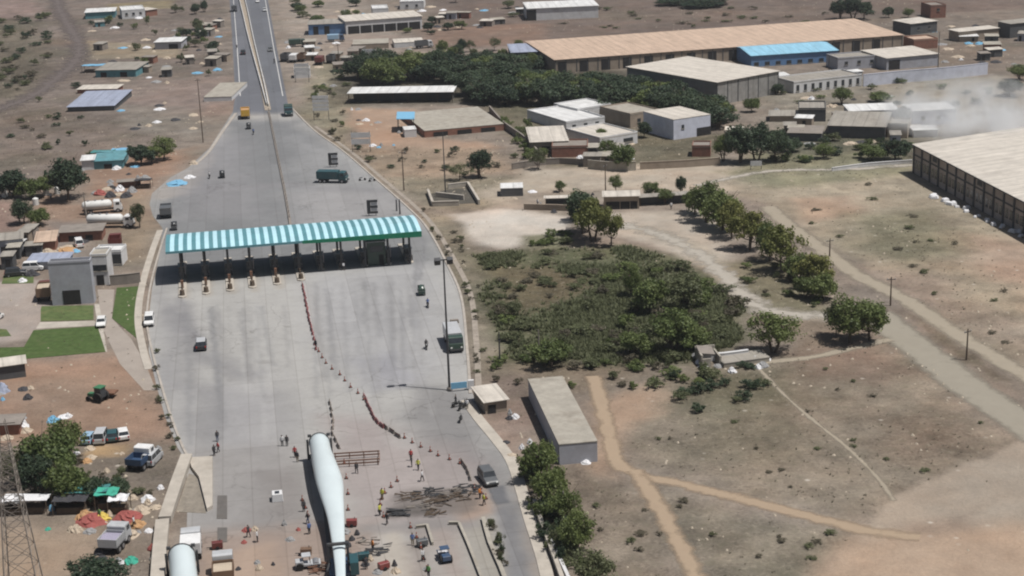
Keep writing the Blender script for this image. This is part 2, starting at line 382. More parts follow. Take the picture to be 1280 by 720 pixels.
# ------------------------------------------------------------------ ground
GL = [
 # left countryside
 ('P', [(-80,-40),(285,-40),(285,120),(180,215),(-80,235)], (134,121,112), .55, 8, 6, 1),
 ('P', [(-80,-40),(60,-40),(40,30),(-80,45)], (156,132,124), .4, 6, 6, .8),
 ('P', [(-60,30),(45,20),(65,70),(40,120),(-60,130)], (112,104,88), .9, 8, 8, .8),
 ('P', [(100,50),(230,58),(225,72),(120,74)], (164,149,124), .2, 3, 3, .9),
 ('P', [(135,5),(215,0),(220,10),(140,14)], (160,146,104), .3, 3, 3, .7),
 ('P', [(150,100),(285,95),(290,140),(230,150),(150,130)], (152,134,125), .3, 6, 5, .8),
 ('P', [(150,132),(255,140),(240,175),(150,160)], (150,143,132), .4, 6, 5, .7),
 ('P', [(0,155),(160,160),(190,195),(0,200)], (128,114,104), .6, 6, 5, .8),
 ('P', [(110,205),(240,185),(225,210),(190,235),(190,285),(120,290),(110,250)], (164,133,110), .15, 4, 4, .9),
 ('P', [(150,245),(190,240),(195,300),(180,330),(140,330),(140,300)], (160,140,116), .3, 4, 4, .9),
 ('P', [(40,240),(105,250),(105,300),(40,300)], (168,136,112), .2, 4, 4, .8),
 ('P', [(-60,240),(20,252),(20,290),(-60,300)], (160,130,118), .3, 4, 4, .8),
 ('P', [(-60,300),(80,300),(80,350),(-60,352)], (150,132,116), .3, 4, 4, .8),
 ('P', [(60,275),(115,280),(112,325),(60,330)], (140,132,126), .1, 3, 3, .8),
 ('P', [(-60,352),(60,352),(66,385),(50,420),(0,430),(-60,430)], (182,170,160), .0, 2, 2, 1),
 ('P', [(-60,450),(30,445),(120,442),(190,450),(205,520),(205,550),(120,560),(20,555),(-60,560)], (176,141,116), .15, 5, 4, .9),
 ('P', [(20,475),(100,475),(100,535),(20,540)], (150,130,112), .3, 5, 5, .6),
 ('P', [(45,555),(200,560),(210,600),(180,640),(40,640)], (143,130,118), .4, 4, 5, .9),
 ('P', [(115,553),(165,555),(160,570),(110,570)], (200,164,112), .0, 1.2, 1.5, .9),
 ('P', [(-60,640),(195,640),(192,780),(-60,780)], (150,134,118), .4, 5, 5, .9),
 ('P', [(-60,665),(110,662),(120,700),(20,735),(-60,735)], (176,153,128), .05, 4, 4, .9),
 ('P', [(150,560),(205,560),(225,590),(200,640),(190,720),(150,720)], (138,126,114), .6, 4, 4, .7),
 # verge right of the highway
 ('P', [(345,-20),(420,-20),(520,60),(440,80),(420,140),(365,130)], (166,153,140), .25, 5, 4, .9),
 ('P', [(400,45),(560,45),(660,60),(640,75),(440,78)], (164,148,136), .25, 4, 4, .8),
 ('P', [(395,78),(430,78),(440,140),(430,190),(400,165),(375,140)], (150,142,118), .6, 4, 4, .9),
 ('P', [(432,135),(515,138),(520,170),(600,178),(620,185),(520,190),(455,180)], (186,156,130), .05, 3, 3, .95),
 ('P', [(440,185),(620,185),(660,215),(560,225),(480,222)], (166,144,120), .5, 4, 4, .9),
 ('P', [(480,222),(640,220),(660,250),(600,262),(530,262)], (150,140,118), .7, 4, 4, .9),
 ('P', [(525,265),(575,268),(610,320),(610,470),(590,470),(585,380),(560,325)], (150,140,118), .6, 4, 4, .9),
 # far right plain
 ('P', [(480,-120),(1500,-120),(1500,50),(1130,40),(1080,22),(690,55),(560,60)], (124,109,100), .25, 10, 8, 1),
 ('P', [(700,-120),(1500,-120),(1500,-20),(700,-20)], (150,130,112), .4, 14, 12, .8),
 ('P', [(740,14),(1000,8),(1040,24),(760,26)], (126,110,98), .5, 6, 6, .6),
 ('P', [(530,35),(680,30),(680,55),(540,60)], (150,122,104), .2, 5, 5, .8),
 ('P', [(1100,20),(1500,0),(1500,110),(1240,110),(1170,70),(1110,50)], (140,128,116), .4, 6, 6, .9),
 # industrial quarter
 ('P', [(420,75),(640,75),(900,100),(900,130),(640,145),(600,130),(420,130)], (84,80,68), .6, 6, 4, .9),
 ('P', [(620,130),(720,130),(830,170),(900,165),(900,205),(680,215),(660,180),(620,160)], (112,106,84), .7, 4, 4, .9),
 ('P', [(655,165),(760,170),(800,190),(700,205)], (168,148,130), .2, 3, 3, .7),
 ('P', [(960,95),(1250,95),(1260,140),(1150,190),(960,190)], (150,143,128), .5, 4, 4, .9),
 ('P', [(1100,110),(1260,95),(1300,140),(1200,150),(1120,140)], (164,156,140), .5, 4, 4, .9),
 ('P', [(960,170),(1150,165),(1140,210),(960,205)], (98,100,78), .8, 4, 4, .8),
 ('P', [(660,212),(900,200),(1140,205),(1150,225),(960,235),(880,245),(640,262),(600,240)], (194,180,160), .15, 3, 3, .95),
 ('P', [(640,240),(860,238),(860,262),(640,268)], (160,146,132), .3, 3, 3, .8),
 ('P', [(560,268),(640,262),(720,272),(712,300),(660,302),(640,312),(590,300)], (214,205,192), .0, 2.0, 3, 1),
 ('P', [(655,295),(710,290),(705,312),(660,310)], (128,130,98), .7, 2, 2, .9),
 ('P', [(740,268),(890,262),(905,300),(900,325),(860,322),(800,300),(745,290)], (206,196,180), .02, 2.5, 3, 1),
 # fenced scrub plot
 ('P', [(592,318),(640,312),(700,312),(790,308),(850,325),(900,348),(945,388),(930,425),(880,455),(700,465),(620,458),(600,400)], (106,108,78), 1.0, 3, 3, 1),
 ('P', [(615,335),(700,328),(730,350),(715,385),(640,395),(612,370)], (122,106,80), .8, 4, 5, .7),
 ('P', [(650,312),(760,312),(790,330),(700,330),(650,330)], (98,104,74), .8, 3, 3, .8),
 ('P', [(780,318),(880,335),(900,380),(850,440),(780,430)], (92,98,68), .9, 4, 4, .7),
 ('P', [(610,455),(800,455),(830,470),(760,492),(620,490),(596,470)], (146,130,110), .6, 3, 3, .9),
 ('P', [(600,470),(660,470),(690,530),(640,560),(600,510)], (150,130,118), .4, 3, 3, .9),
 ('P', [(880,262),(905,300),(960,345),(950,372),(900,340),(850,312),(790,296),(745,290),(740,268)], (190,179,163), .02, 3, 3, .8),
 ('L', [(800,285),(860,305),(895,332),(920,358),(945,380),(975,392),(1030,395)], (192,180,160), .05, 1.2, 1.5, .95, 2.6),
 ('P', [(900,330),(960,320),(1040,375),(1030,392),(960,385)], (134,128,100), .7, 3, 3, .9),
 ('P', [(985,398),(1080,398),(1075,430),(1000,440)], (146,130,112), .5, 3, 3, .9),
 # right hand field
 ('P', [(900,225),(1145,215),(1300,300),(1500,420),(1500,560),(1290,470),(1140,360),(1010,300),(960,255)], (174,161,138), .45, 4, 4, 1),
 ('P', [(950,190),(1140,195),(1145,220),(960,235),(900,215)], (140,138,108), .6, 4, 4, .9),
 ('P', [(985,248),(1070,244),(1080,268),(1010,280)], (184,158,134), .2, 3, 3, .8),
 ('P', [(1060,270),(1160,262),(1240,310),(1130,330),(1060,310)], (136,130,102), .7, 5, 5, .8),
 ('P', [(1200,290),(1300,310),(1420,420),(1300,400),(1220,350)], (186,158,136), .3, 5, 5, .8),
 ('P', [(1080,340),(1200,345),(1300,420),(1300,450),(1180,400)], (164,146,130), .6, 4, 4, .8),
 ('P', [(1180,335),(1290,355),(1290,400),(1200,380)], (168,160,138), .6, 4, 4, .7),
 # field bottom middle
 ('P', [(800,470),(960,445),(1110,425),(1200,490),(1275,552),(1200,590),(1120,625),(1060,650),(900,610),(790,590),(770,540)], (150,137,119), .7, 4, 4, 1),
 ('P', [(985,445),(1090,432),(1150,470),(1100,480),(1010,470)], (146,122,106), .4, 4, 4, .8),
 ('P', [(850,470),(960,462),(980,500),(900,520),(840,500)], (112,108,84), .8, 4, 4, .8),
 ('P', [(1080,520),(1200,525),(1230,560),(1120,580)], (130,114,98), .7, 4, 4, .7),
 ('P', [(820,612),(1000,648),(1075,672),(1020,722),(1000,780),(880,780),(850,700)], (142,133,116), .8, 4, 4, .95),
 ('P', [(730,600),(800,605),(850,700),(870,780),(720,780)], (144,131,114), .7, 4, 4, .95),
 ('P', [(735,500),(815,485),(850,495),(775,540),(770,600),(740,590)], (186,157,130), .1, 3, 3, .9),
 ('P', [(1500,500),(1272,553),(1240,572),(1190,588),(1120,622),(1085,655),(1040,700),(1010,780),(1500,780)], (174,160,142), .0, .9, 2.2, 1),
 ('P', [(1500,660),(1280,664),(1120,668),(1075,672),(1030,710),(1005,780),(1500,780)], (188,162,136), .0, 3, 4, 1),
 ('P', [(1130,388),(1165,408),(1225,452),(1262,478),(1240,472),(1190,440),(1145,405)], (128,113,96), .8, .8, 1.0, .9),
 ('P', [(1125,655),(1200,645),(1215,660),(1150,668)], (158,140,124), .2, 3, 3, .8),
 ('P', [(590,520),(640,545),(680,640),(700,780),(690,780),(640,600)], (170,148,132), .2, 2, 2, .9),
 ('P', [(605,555),(640,580),(680,690),(690,780),(650,780),(640,660)], (174,152,134), .1, 2, 2, .7),
 ('P', [(640,580),(745,580),(760,700),(700,780),(680,660)], (124,112,98), .6, 3, 3, .7),
]
ext = lambda a, b, k: np.array([a + (b - a) * (i / k) ** 2.2 for i in range(1, k + 1)])
xs = np.concatenate([ext(-262, -5200, 14)[::-1], np.arange(-262, 262.1, .95), ext(262, 5200, 14)])
ys = np.concatenate([ext(142, -600, 8)[::-1], np.arange(142, 420, .95), np.arange(420, 860, 1.6), ext(860, 9000, 16)])
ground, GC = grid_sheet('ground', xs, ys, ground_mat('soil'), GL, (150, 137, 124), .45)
GX, GY = np.meshgrid(xs, ys); GX = GX.ravel(); GY = GY.ravel()

# ------------------------------------------------------------------ carriageway and toll plaza
LE = [(262,-170),(280,-60),(287,0),(291,60),(294,120),(291,140),(262,185),(235,210),(213,222),(190,242),(187,255),(191,270),(203,285),(199,320),(190,360),(186,400),(186,440),(195,480),(206,520),(222,560),(234,578),(234,640),(230,800),(216,1150)]
RE = [(300,-170),(325,-60),(335,0),(346,60),(360,130),(372,145),(395,165),(430,190),(470,225),(510,260),(534,285),(560,330),(578,372),(586,440),(590,490),(602,522),(640,575),(662,630),(690,720),(716,800),(800,1150)]
def edge(pl, y):
    for (x0, y0), (x1, y1) in zip(pl, pl[1:]):
        if y0 <= y <= y1: return x0 + (x1 - x0) * (y - y0) / (y1 - y0)
    return pl[-1][0]
PL = [
 ('P', [(240,-180),(340,-180),(337,0),(364,130),(368,142),(289,146),(285,0)], (121,124,131), 0, 1.2, .4, 1),
 ('P', [(285,0),(300,0),(335,140),(289,146)], (126,128,136), 0, 1.2, .4, .6),
 ('P', [(285,142),(372,140),(430,190),(350,200),(260,188)], (176,172,168), 0, 4, 3, .6),
 ('P', [(285,150),(372,150),(470,228),(540,290),(560,330),(190,350),(190,250),(262,190)], (136,138,140), 0, 6, 4, .9),
 ('P', [(370,170),(430,190),(500,250),(380,290)], (168,168,168), 0, 6, 5, .8),
 ('P', [(235,212),(262,186),(270,200),(240,240),(205,250),(188,250),(190,240)], (178,170,162), 0, 2, 1.5, .8),
 ('L', [(250,236),(360,232),(480,240)], (152,150,152), 0, 3, 3, .6, 2.5),
 ('P', [(230,180),(300,170),(330,270),(230,275)], (160,158,160), 0, 6, 4, .6),
 ('P', [(365,240),(500,240),(530,285),(370,290)], (176,173,172), 0, 5, 4, .6),
 ('P', [(203,360),(215,352),(230,420),(260,480),(330,500),(320,560),(230,560),(196,470),(190,400)], (152,151,153), 0, 5, 5, .7),
 ('L', [(222,385),(236,420),(262,452),(310,470)], (134,133,137), 0, 2.5, 2, .6, 1.8),
 ('L', [(228,372),(232,400),(246,425)], (138,137,140), 0, 1.2, 1, .6, .8),
 ('P', [(380,340),(520,330),(560,380),(560,470),(450,480),(400,420)], (181,181,183), 0, 6, 4, .7),
 ('P', [(250,480),(330,460),(380,520),(330,560),(260,550)], (176,174,174), 0, 5, 4, .5),
 ('P', [(445,450),(500,440),(520,480),(460,490)], (164,164,172), 0, 3, 3, .6),
 ('P', [(500,380),(520,370),(520,410),(505,410)], (152,152,154), 0, 3, 2, .7),
 ('L', [(490,482),(545,486)], (138,138,142), 0, 1.0, 1, .6, .7),  # lamp mast's cast shadow, painted into the paving as a dark streak
 ('P', [(515,482),(592,490),(605,525),(645,580),(668,640),(720,790),(640,800),(612,640),(585,585),(530,550),(490,520)], (147,145,144), 0, 4, 3, .9),
 ('P', [(408,520),(470,520),(585,580),(600,640),(600,660),(440,660),(425,600)], (172,158,154), 0, 4, 4, .75),
 ('P', [(222,560),(380,560),(400,680),(222,668)], (164,160,157), 0, 4, 3, .8),
 ('P', [(325,590),(378,590),(400,660),(330,665)], (152,146,142), 0, 3, 3, .8),
 ('P', [(225,665),(400,660),(470,660),(520,800),(215,800)], (168,148,134), .2, 3, 3, .95),
 ('P', [(262,690),(350,680),(365,800),(255,800)], (190,163,140), 0, 2, 2, .8),
 ('P', [(470,665),(500,662),(520,700),(540,800),(480,800)], (192,182,168), 0, 1.5, 1.5, .9),
 ('P', [(500,665),(530,665),(575,800),(545,800),(520,720)], (158,146,138), 0, 1.5, 2, .8),
 ('P', [(540,655),(575,655),(620,800),(560,800)], (172,156,146), 0, 2, 1.5, .8),
 ('P', [(580,625),(612,630),(640,720),(650,800),(610,800),(575,660)], (168,162,150), 0, 2, 1, .9),
 ('P', [(445,655),(600,640),(600,658),(445,668)], (158,152,148), 0, 1.5, 1.5, .9),
 ('P', [(565,630),(612,600),(612,640),(575,650)], (184,155,134), 0, 1.5, 1.5, .8),
 ('P', [(608,610),(629,607),(637,629),(619,632)], (121,122,126), 0, .4, .3, 1),
 ('P', [(640,580),(655,600),(680,680),(700,790),(670,790),(655,660)], (168,156,144), 0, 1.5, 1.5, .8),
 ('P', [(619,634),(640,632),(680,790),(648,790)], (136,136,139), 0, 1.0, .6, .8),
 ('L', [(530,300),(530,320),(524,350)], (140,140,143), 0, .5, .4, .7, .35),
 ('L', [(522,322),(519,345),(520,365)], (140,140,143), 0, .5, .4, .7, .35),
] + [('P', [(495,618),(600,612),(605,640),(520,648),(490,640)], (122,114,108), 0, 1.5, 2.5, .75), ('P', [(480,636),(540,630),(545,642),(480,648)], (110,104,100), 0, 1, 1.5, .7)] + [('L', [(x + 2, 338 - (x - 230) * .085), (x + 3, 372 - (x - 230) * .1)], (184, 176, 164), 0, .8, .5, .8, .9) for x in (229, 258, 288, 316, 347)]
for i in range(44):                                    # wheel tracks and oil drips along the lanes
    q = random.choice([(233,380),(262,378),(292,372),(322,368),(352,364),(400,352),(430,350),(460,347),(490,344),(510,342)])
    b = (q[0] + random.uniform(-8, 14), q[1] + random.uniform(0, 20)); e = (b[0] + random.uniform(-2, 18), b[1] + random.uniform(50, 170))
    PL.append(('L', [b, e], random.choice([(146,146,147),(196,195,192),(156,154,152)]), 0, .6, .6, random.uniform(.25, .55), random.uniform(.2, .45)))
rows = np.concatenate([np.arange(-170, 0, 5), np.arange(0, 200, 1.5), np.arange(200, 800.1, 1.6), np.arange(806, 1150, 8)])
NXP = 150
PX = []; PY = []
for r in rows:
    a, b = edge(LE, r), edge(RE, r)
    p, q = G(a, r), G(b, r)
    t = np.linspace(0, 1, NXP); PX.append(p[0] + (q[0] - p[0]) * t); PY.append(p[1] + (q[1] - p[1]) * t)
pave_m = ground_mat('concrete_paving', tone=.07, coarse=.25, fine=1.5, pave=True)
plaza, _ = sheet_arrays('road_pavement', np.concatenate(PX)[::1], np.concatenate(PY), NXP, len(rows), pave_m, PL, (188, 186, 181), 0, z=.03, seed=200)
plaza.data.flip_normals()

# ------------------------------------------------------------------ ribbons: paths, kerbs, markings
def smooth_line(pts, step=1.5):
    w = [Vector(G(*p)).to_2d() if not isinstance(p, Vector) else p for p in pts]; out = []
    for i in range(len(w) - 1):
        p0 = w[max(i - 1, 0)]; p1 = w[i]; p2 = w[i + 1]; p3 = w[min(i + 2, len(w) - 1)]
        n = max(2, int((p2 - p1).length / step))
        for k in range(n):
            t = k / n
            out.append(.5 * ((2 * p1) + (p2 - p0) * t + (2 * p0 - 5 * p1 + 4 * p2 - p3) * t * t + (3 * p1 - p0 - 3 * p2 + p3) * t ** 3))
    out.append(w[-1]); return out
def path_mat(name, rgb, rgb2, ragged=1.0):
    m = bpy.data.materials.new(name); m.use_nodes = True; t = m.node_tree; N = t.nodes; L = t.links; b = N['Principled BSDF']
    b.inputs['Roughness'].default_value = .95; b.inputs['Specular IOR Level'].default_value = .1
    g = N.new('ShaderNodeNewGeometry'); at = N.new('ShaderNodeAttribute'); at.attribute_name = 'edge'
    n = N.new('ShaderNodeTexNoise'); n.inputs['Scale'].default_value = .28; n.inputs['Detail'].default_value = 8; n.inputs['Roughness'].default_value = .7; L.new(g.outputs['Position'], n.inputs['Vector'])
    c = N.new('ShaderNodeMix'); c.data_type = 'RGBA'; r = N.new('ShaderNodeMapRange'); r.inputs['From Min'].default_value = .3; r.inputs['From Max'].default_value = .7
    L.new(n.outputs['Fac'], r.inputs['Value']); L.new(r.outputs[0], c.inputs[0]); c.inputs[6].default_value = (*rgb, 1); c.inputs[7].default_value = (*rgb2, 1)
    L.new(c.outputs[2], b.inputs['Base Color'])
    a = N.new('ShaderNodeMath'); a.operation = 'ADD'; L.new(at.outputs['Fac'], a.inputs[0])
    r2 = N.new('ShaderNodeMapRange'); r2.inputs['From Min'].default_value = .3; r2.inputs['From Max'].default_value = .7; r2.inputs['To Min'].default_value = -.85 * ragged; r2.inputs['To Max'].default_value = .7 * ragged
    L.new(n.outputs['Fac'], r2.inputs['Value']); L.new(r2.outputs[0], a.inputs[1])
    st = N.new('ShaderNodeMapRange'); st.inputs['From Min'].default_value = .15; st.inputs['From Max'].default_value = .95; L.new(a.outputs[0], st.inputs['Value'])
    tr = N.new('ShaderNodeBsdfTransparent'); mx = N.new('ShaderNodeMixShader')
    L.new(st.outputs[0], mx.inputs[0]); L.new(tr.outputs[0], mx.inputs[1]); L.new(b.outputs[0], mx.inputs[2]); L.new(mx.outputs[0], N['Material Output'].inputs['Surface'])
    MATS[name] = m; return m
def ribbon_path(name, pts, width, m, z, soft=.95):
    ln = smooth_line(pts); vs = []; fs = []; ed = []
    for i, p in enumerate(ln):
        t = (ln[min(i + 1, len(ln) - 1)] - ln[max(i - 1, 0)]).normalized(); n = Vector((-t.y, t.x))
        wd = width * (1 + .2 * float(fbm(np.array([p.x]), np.array([p.y]), .12)[0]))
        h = wd / 2; s = min(soft * wd * .5, h * .8)
        for o, e in ((-h - s, 0), (-h + s, 1), (0, 1.2), (h - s, 1), (h + s, 0)): vs.append((p.x + n.x * o, p.y + n.y * o, z)); ed.append(e)
        if i:
            k = (i - 1) * 5
            for j in range(4): fs.append((k + j, k + 5 + j, k + 6 + j, k + 1 + j))
    me = bpy.data.meshes.new(name); me.from_pydata(vs, [], fs); me.update()
    at = me.attributes.new('edge', 'FLOAT', 'POINT'); at.data.foreach_set('value', ed); me.materials.append(m)
    o = bpy.data.objects.new(name, me); COL.objects.link(o); return tag(o, kind='structure')
def ribbon_solid(pts, width, z0, z1, off=0.0, step=2.0):
    """MB holding a kerb-like strip with a real height"""
    ln = smooth_line(pts, step); rings = []
    for i, p in enumerate(ln):
        t = (ln[min(i + 1, len(ln) - 1)] - ln[max(i - 1, 0)]).normalized(); n = Vector((-t.y, t.x))
        a = p + n * (off - width / 2); b = p + n * (off + width / 2)
        rings.append([(a.x, a.y, z0), (b.x, b.y, z0), (b.x, b.y, z1), (a.x, a.y, z1)])
    return MB().loft(rings)

tan_m = path_mat('packed_earth_track', AG(188, 174, 150), AG(176, 163, 142), .55)
grey_m = path_mat('dusty_gravel_track', AG(178, 169, 150), AG(168, 159, 141), .45)
org_m = path_mat('orange_earth_track', AG(196, 170, 138), AG(184, 159, 130), .65)
dark_m = path_mat('dark_earth_track', AG(128, 116, 112), AG(118, 107, 102))
ribbon_path('dirt_road', [(960,258),(985,281),(1035,317),(1070,343),(1110,363),(1138,378),(1178,406),(1236,442),(1285,472),(1400,540)], 3.9, tan_m, .012, .45)
ribbon_path('gravel_road', [(1092,392),(1111,406),(1150,437),(1188,466),(1225,494),(1268,522),(1330,568)], 6.6, grey_m, .016, .3)
ribbon_path('gravel_track', [(1112,424),(1070,434),(1010,447),(930,455)], 1.9, tan_m, .02, .6)
ribbon_path('earth_path', [(742,470),(752,505),(762,545),(772,578),(800,594),(850,605),(920,622),(1000,643),(1080,663),(1150,672)], 2.5, org_m, .024, .5)
ribbon_path('earth_path', [(792,588),(815,618),(835,655),(860,700),(885,760)], 2.5, org_m, .028, .5)
ribbon_path('foot_track', [(950,462),(985,498),(1025,532),(1060,560),(1095,595),(1118,626)], .8, tan_m, .014, .9)
ribbon_path('curved_track', [(78,-60),(72,0),(82,25),(97,52),(95,75),(70,98),(35,122),(-40,150)], 6.5, dark_m, .012)
ribbon_path('sand_track', [(770,280),(830,295),(880,322),(910,350),(940,378),(975,391),(1035,395)], 4.2, path_mat('pale_sand_track', AG(204, 196, 182), AG(190, 180, 164)), .02)
ribbon_path('sand_track', [(870,232),(960,214),(1050,212),(1142,206)], 2.2, MATS['pale_sand_track'], .02, .9)

kerb_m = mat('kerb_concrete', A(188, 180, 170), .9, .2, .8, stains=.35)
pale_m = mat('pale_concrete', A(196, 188, 176), .9, .18, .5, stains=.35)
tag(ribbon_solid([(292,142),(275,165),(258,190),(242,205)], .8, 0, .16, .7).build('kerb', kerb_m), kind='structure')
tag(ribbon_solid([(204,286),(196,310),(186,345),(180,375),(178,405),(184,440),(196,485),(208,525),(222,562),(232,580)], .35, 0, .17, .8).build('kerb', kerb_m), kind='structure')
tag(ribbon_solid([(200,288),(190,315),(180,348),(174,378),(173,405),(179,438),(186,462)], 1.3, 0, .10, 0).build('footpath', pale_m), kind='structure')
tag(ribbon_solid([(364,132),(395,163),(430,188),(470,222),(510,257),(536,284),(562,330),(580,372),(588,440),(592,492)], .45, 0, .16, -.5).build('kerb', kerb_m), kind='structure')
tag(ribbon_solid([(395,158),(440,190),(480,224),(520,258),(545,285),(572,330),(590,370),(597,430),(600,490)], 1.0, 0, .05, -.2).build('drain_cover', mat('drain_concrete', A(168, 158, 146), .9, .25, .8)), kind='structure')
tag(ribbon_solid([(588,500),(604,523),(625,548),(645,575),(657,608),(668,645),(686,700),(700,760)], 1.6, 0, .12, -.7).build('drain_cover', pale_m), kind='structure')
# painted edge lines and lane marks
white = mat('road_paint', (.62, .61, .58), .7, .3, 2.0, stains=.5, dirt=(.3, .29, .28))
mk = MB()
for x0, x1 in ((0.10, 0), (0.93, 0)):
    pts = [(edge(LE, y) + (edge(RE, y) - edge(LE, y)) * x0, y) for y in range(-60, 130, 10)]
    mk2 = ribbon_solid(pts, .22, .034, .036); mk.add(mk2.v, mk2.f)
tag(mk.build('road_marking', white), kind='structure')
# lawns
lawn_m = mat('lawn_turf', (.062, .095, .032), .95, .35, .9, bump=.05, stains=.5, dirt=(.10, .11, .05), spec=.1)
lawn_l = mat('lawn_turf_dry', (.085, .115, .045), .95, .35, .9, bump=.05, stains=.5, dirt=(.18, .16, .08), spec=.1)
def flat(name, pts, z0, z1, m):
    pl = [G(*p) for p in pts]
    ar = sum(pl[i][0] * pl[(i + 1) % len(pl)][1] - pl[(i + 1) % len(pl)][0] * pl[i][1] for i in range(len(pl)))
    if ar < 0: pl = pl[::-1]
    return tag(MB().prism(pl, z0, z1).build(name, m), kind='structure')
flat('lawn', [(51,387),(52,383),(117,382),(117,400),(51,402)], 0, .06, lawn_l)
flat('lawn', [(42,413),(122,408),(132,440),(40,448),(0,452),(-40,452),(-40,436),(30,434)], 0, .06, lawn_m)
flat('lawn', [(146,360),(175,358),(172,390),(177,428),(140,398)], 0, .06, lawn_m)
flat('lawn', [(5,344),(42,342),(42,354),(2,355)], 0, .06, lawn_l)
flat('lawn', [(-40,408),(8,412),(14,420),(-40,424)], 0, .06, lawn_l)
flat('footpath', [(50,403),(118,401),(122,407),(45,411)], 0, .03, pale_m)
flat('footpath', [(118,380),(124,380),(128,404),(134,440),(129,440),(122,407)], 0, .028, pale_m)
flat('access_road', [(122,362),(143,362),(140,398),(165,425),(182,455),(195,488),(180,488),(150,455),(128,410)], 0, .02, mat('worn_asphalt', A(172, 162, 152), .9, .12, .3, stains=.3))
# ------------------------------------------------------------------ vegetation prototypes
LEAF = {
 'dark': leaf_mat('leaf_dark', (.030, .050, .032), (.074, .104, .056)),
 'mid': leaf_mat('leaf_mid', (.076, .108, .036), (.165, .200, .070)),
 'light': leaf_mat('leaf_light', (.112, .128, .036), (.215, .215, .070)),
 'olive': leaf_mat('leaf_olive', (.080, .094, .046), (.155, .168, .086)),
 'dry': leaf_mat('leaf_dry', (.085, .078, .052), (.16, .142, .10)),
}
BARK = mat('bark', (.11, .085, .065), .95, .3, 3.0, bump=.03)
def leaf_cloud(seed, R_, H, z0, clumps, per, size, flat_=.75, holes=.35):
    """leaf-sized quads gathered in uneven clumps through a crown's volume"""
    g = np.random.default_rng(seed); V = []
    cs = []
    while len(cs) < clumps:
        p = g.uniform(-1, 1, 3)
        r = np.linalg.norm(p)
        if r > 1 or r < holes: continue
        if p[2] < -.55: continue
        cs.append((p, g.uniform(.22, .42)))
    ph = g.uniform(0, 6.28, 4)
    for p, cr in cs:
        t_ = math.atan2(p[1], p[0]); lob = 1 + .20 * math.sin(2 * t_ + ph[0]) + .16 * math.sin(3 * t_ + ph[1]) + .18 * math.sin(4 * p[2] + t_ + ph[2]); p = p * np.array([lob, lob, .9 + .25 * (lob - 1)])
        c = np.array([p[0] * R_ * .85, p[1] * R_ * .85, z0 + H * (.5 + .42 * p[2])])
        k = int(per * g.uniform(.6, 1.3))
        d = g.normal(size=(k, 3)); d /= np.linalg.norm(d, axis=1)[:, None]
        pos = c + d * (g.uniform(.35, 1.0, (k, 1))) * cr * np.array([R_, R_, H * .5 * flat_ + R_ * .2])
        n = d + g.normal(scale=.7, size=(k, 3)) + np.array([0, 0, .35]); n /= np.linalg.norm(n, axis=1)[:, None]
        t = np.cross(n, g.normal(size=(k, 3))); t /= np.linalg.norm(t, axis=1)[:, None]; b = np.cross(n, t)
        s = size * g.uniform(.6, 1.35, (k, 1)); q = .62
        V.append(np.stack([pos - t * s * .5, pos + b * s * .5 * q, pos + t * s * .55 , pos - b * s * .5 * q], 1))
    V = np.concatenate(V); V[..., 2] = np.maximum(V[..., 2], .05)
    return V.reshape(-1, 3), np.arange(len(V) * 4).reshape(-1, 4)
def mesh_np(name, v, f, m):
    me = bpy.data.meshes.new(name)
    me.vertices.add(len(v)); me.vertices.foreach_set('co', np.asarray(v, np.float32).ravel())
    f = np.asarray(f, np.int32); me.loops.add(f.size); me.loops.foreach_set('vertex_index', f.ravel())
    me.polygons.add(len(f)); me.polygons.foreach_set('loop_start', np.arange(0, f.size, f.shape[1], dtype=np.int32))
    me.update(calc_edges=True); me.materials.append(m); return me
def trunk_mesh(seed, H, R_, r0, multi=1):
    g = random.Random(seed); b = MB()
    for k in range(multi):
        a = g.uniform(0, 6.28); o = .0 if multi == 1 else .25
        base = Vector((math.cos(a) * o, math.sin(a) * o, -.1)); p = base; r = r0
        top = Vector((math.cos(a) * R_ * (.15 if multi == 1 else .45), math.sin(a) * R_ * (.15 if multi == 1 else .45), H * .62))
        for i in range(1, 4):
            q = base.lerp(top, i / 3) + Vector((g.uniform(-.1, .1), g.uniform(-.1, .1), 0)) * R_ * .4
            b.cyl(p, q, r, r * .78, 7); p = q; r *= .78
            if i >= 1:
                for j in range(3):
                    t = g.uniform(0, 6.28); e = q + Vector((math.cos(t) * R_ * .6, math.sin(t) * R_ * .6, H * g.uniform(.1, .3)))
                    mid = q.lerp(e, .5) + Vector((0, 0, -.05 * H)); b.cyl(q, mid, r * .55, r * .4, 5); b.cyl(mid, e, r * .4, r * .15, 5)
    me = bpy.data.meshes.new('trunk'); me.from_pydata(b.v, [], b.f); me.update(); me.materials.append(BARK); return me
TREE_P = {}
def tree_proto(kind, var):
    """unit prototypes are about 6 m high and 6 m wide; things scale them"""
    key = (kind, var)
    if key in TREE_P: return TREE_P[key]
    s = sum(map(ord, kind)) + var * 13
    form = {'dark': (3.0, 5.5, .45, 62, 74, .40), 'mid': (3.0, 5.4, .55, 58, 70, .38), 'light': (3.0, 5.4, .6, 52, 66, .36),
            'olive': (3.0, 5.2, .7, 46, 60, .34), 'dry': (3.0, 5.0, .9, 24, 26, .40)}[kind]
    q = random.Random(s * 7); k_ = q.uniform(.75, 1.25)
    v, f = leaf_cloud(s, form[0], form[1] * q.uniform(.82, 1.0), form[2] * q.uniform(.6, 1.7), int(form[3] * k_), form[4], form[5] * q.uniform(.8, 1.15), holes=q.uniform(.2, .5))
    TREE_P[key] = (mesh_np('crown', v, f, LEAF[kind]), trunk_mesh(s, 6, 3.0, .2 if kind != 'olive' else .14, 1 if var % 2 else 2)); return TREE_P[key]
SHRUB_P = {}
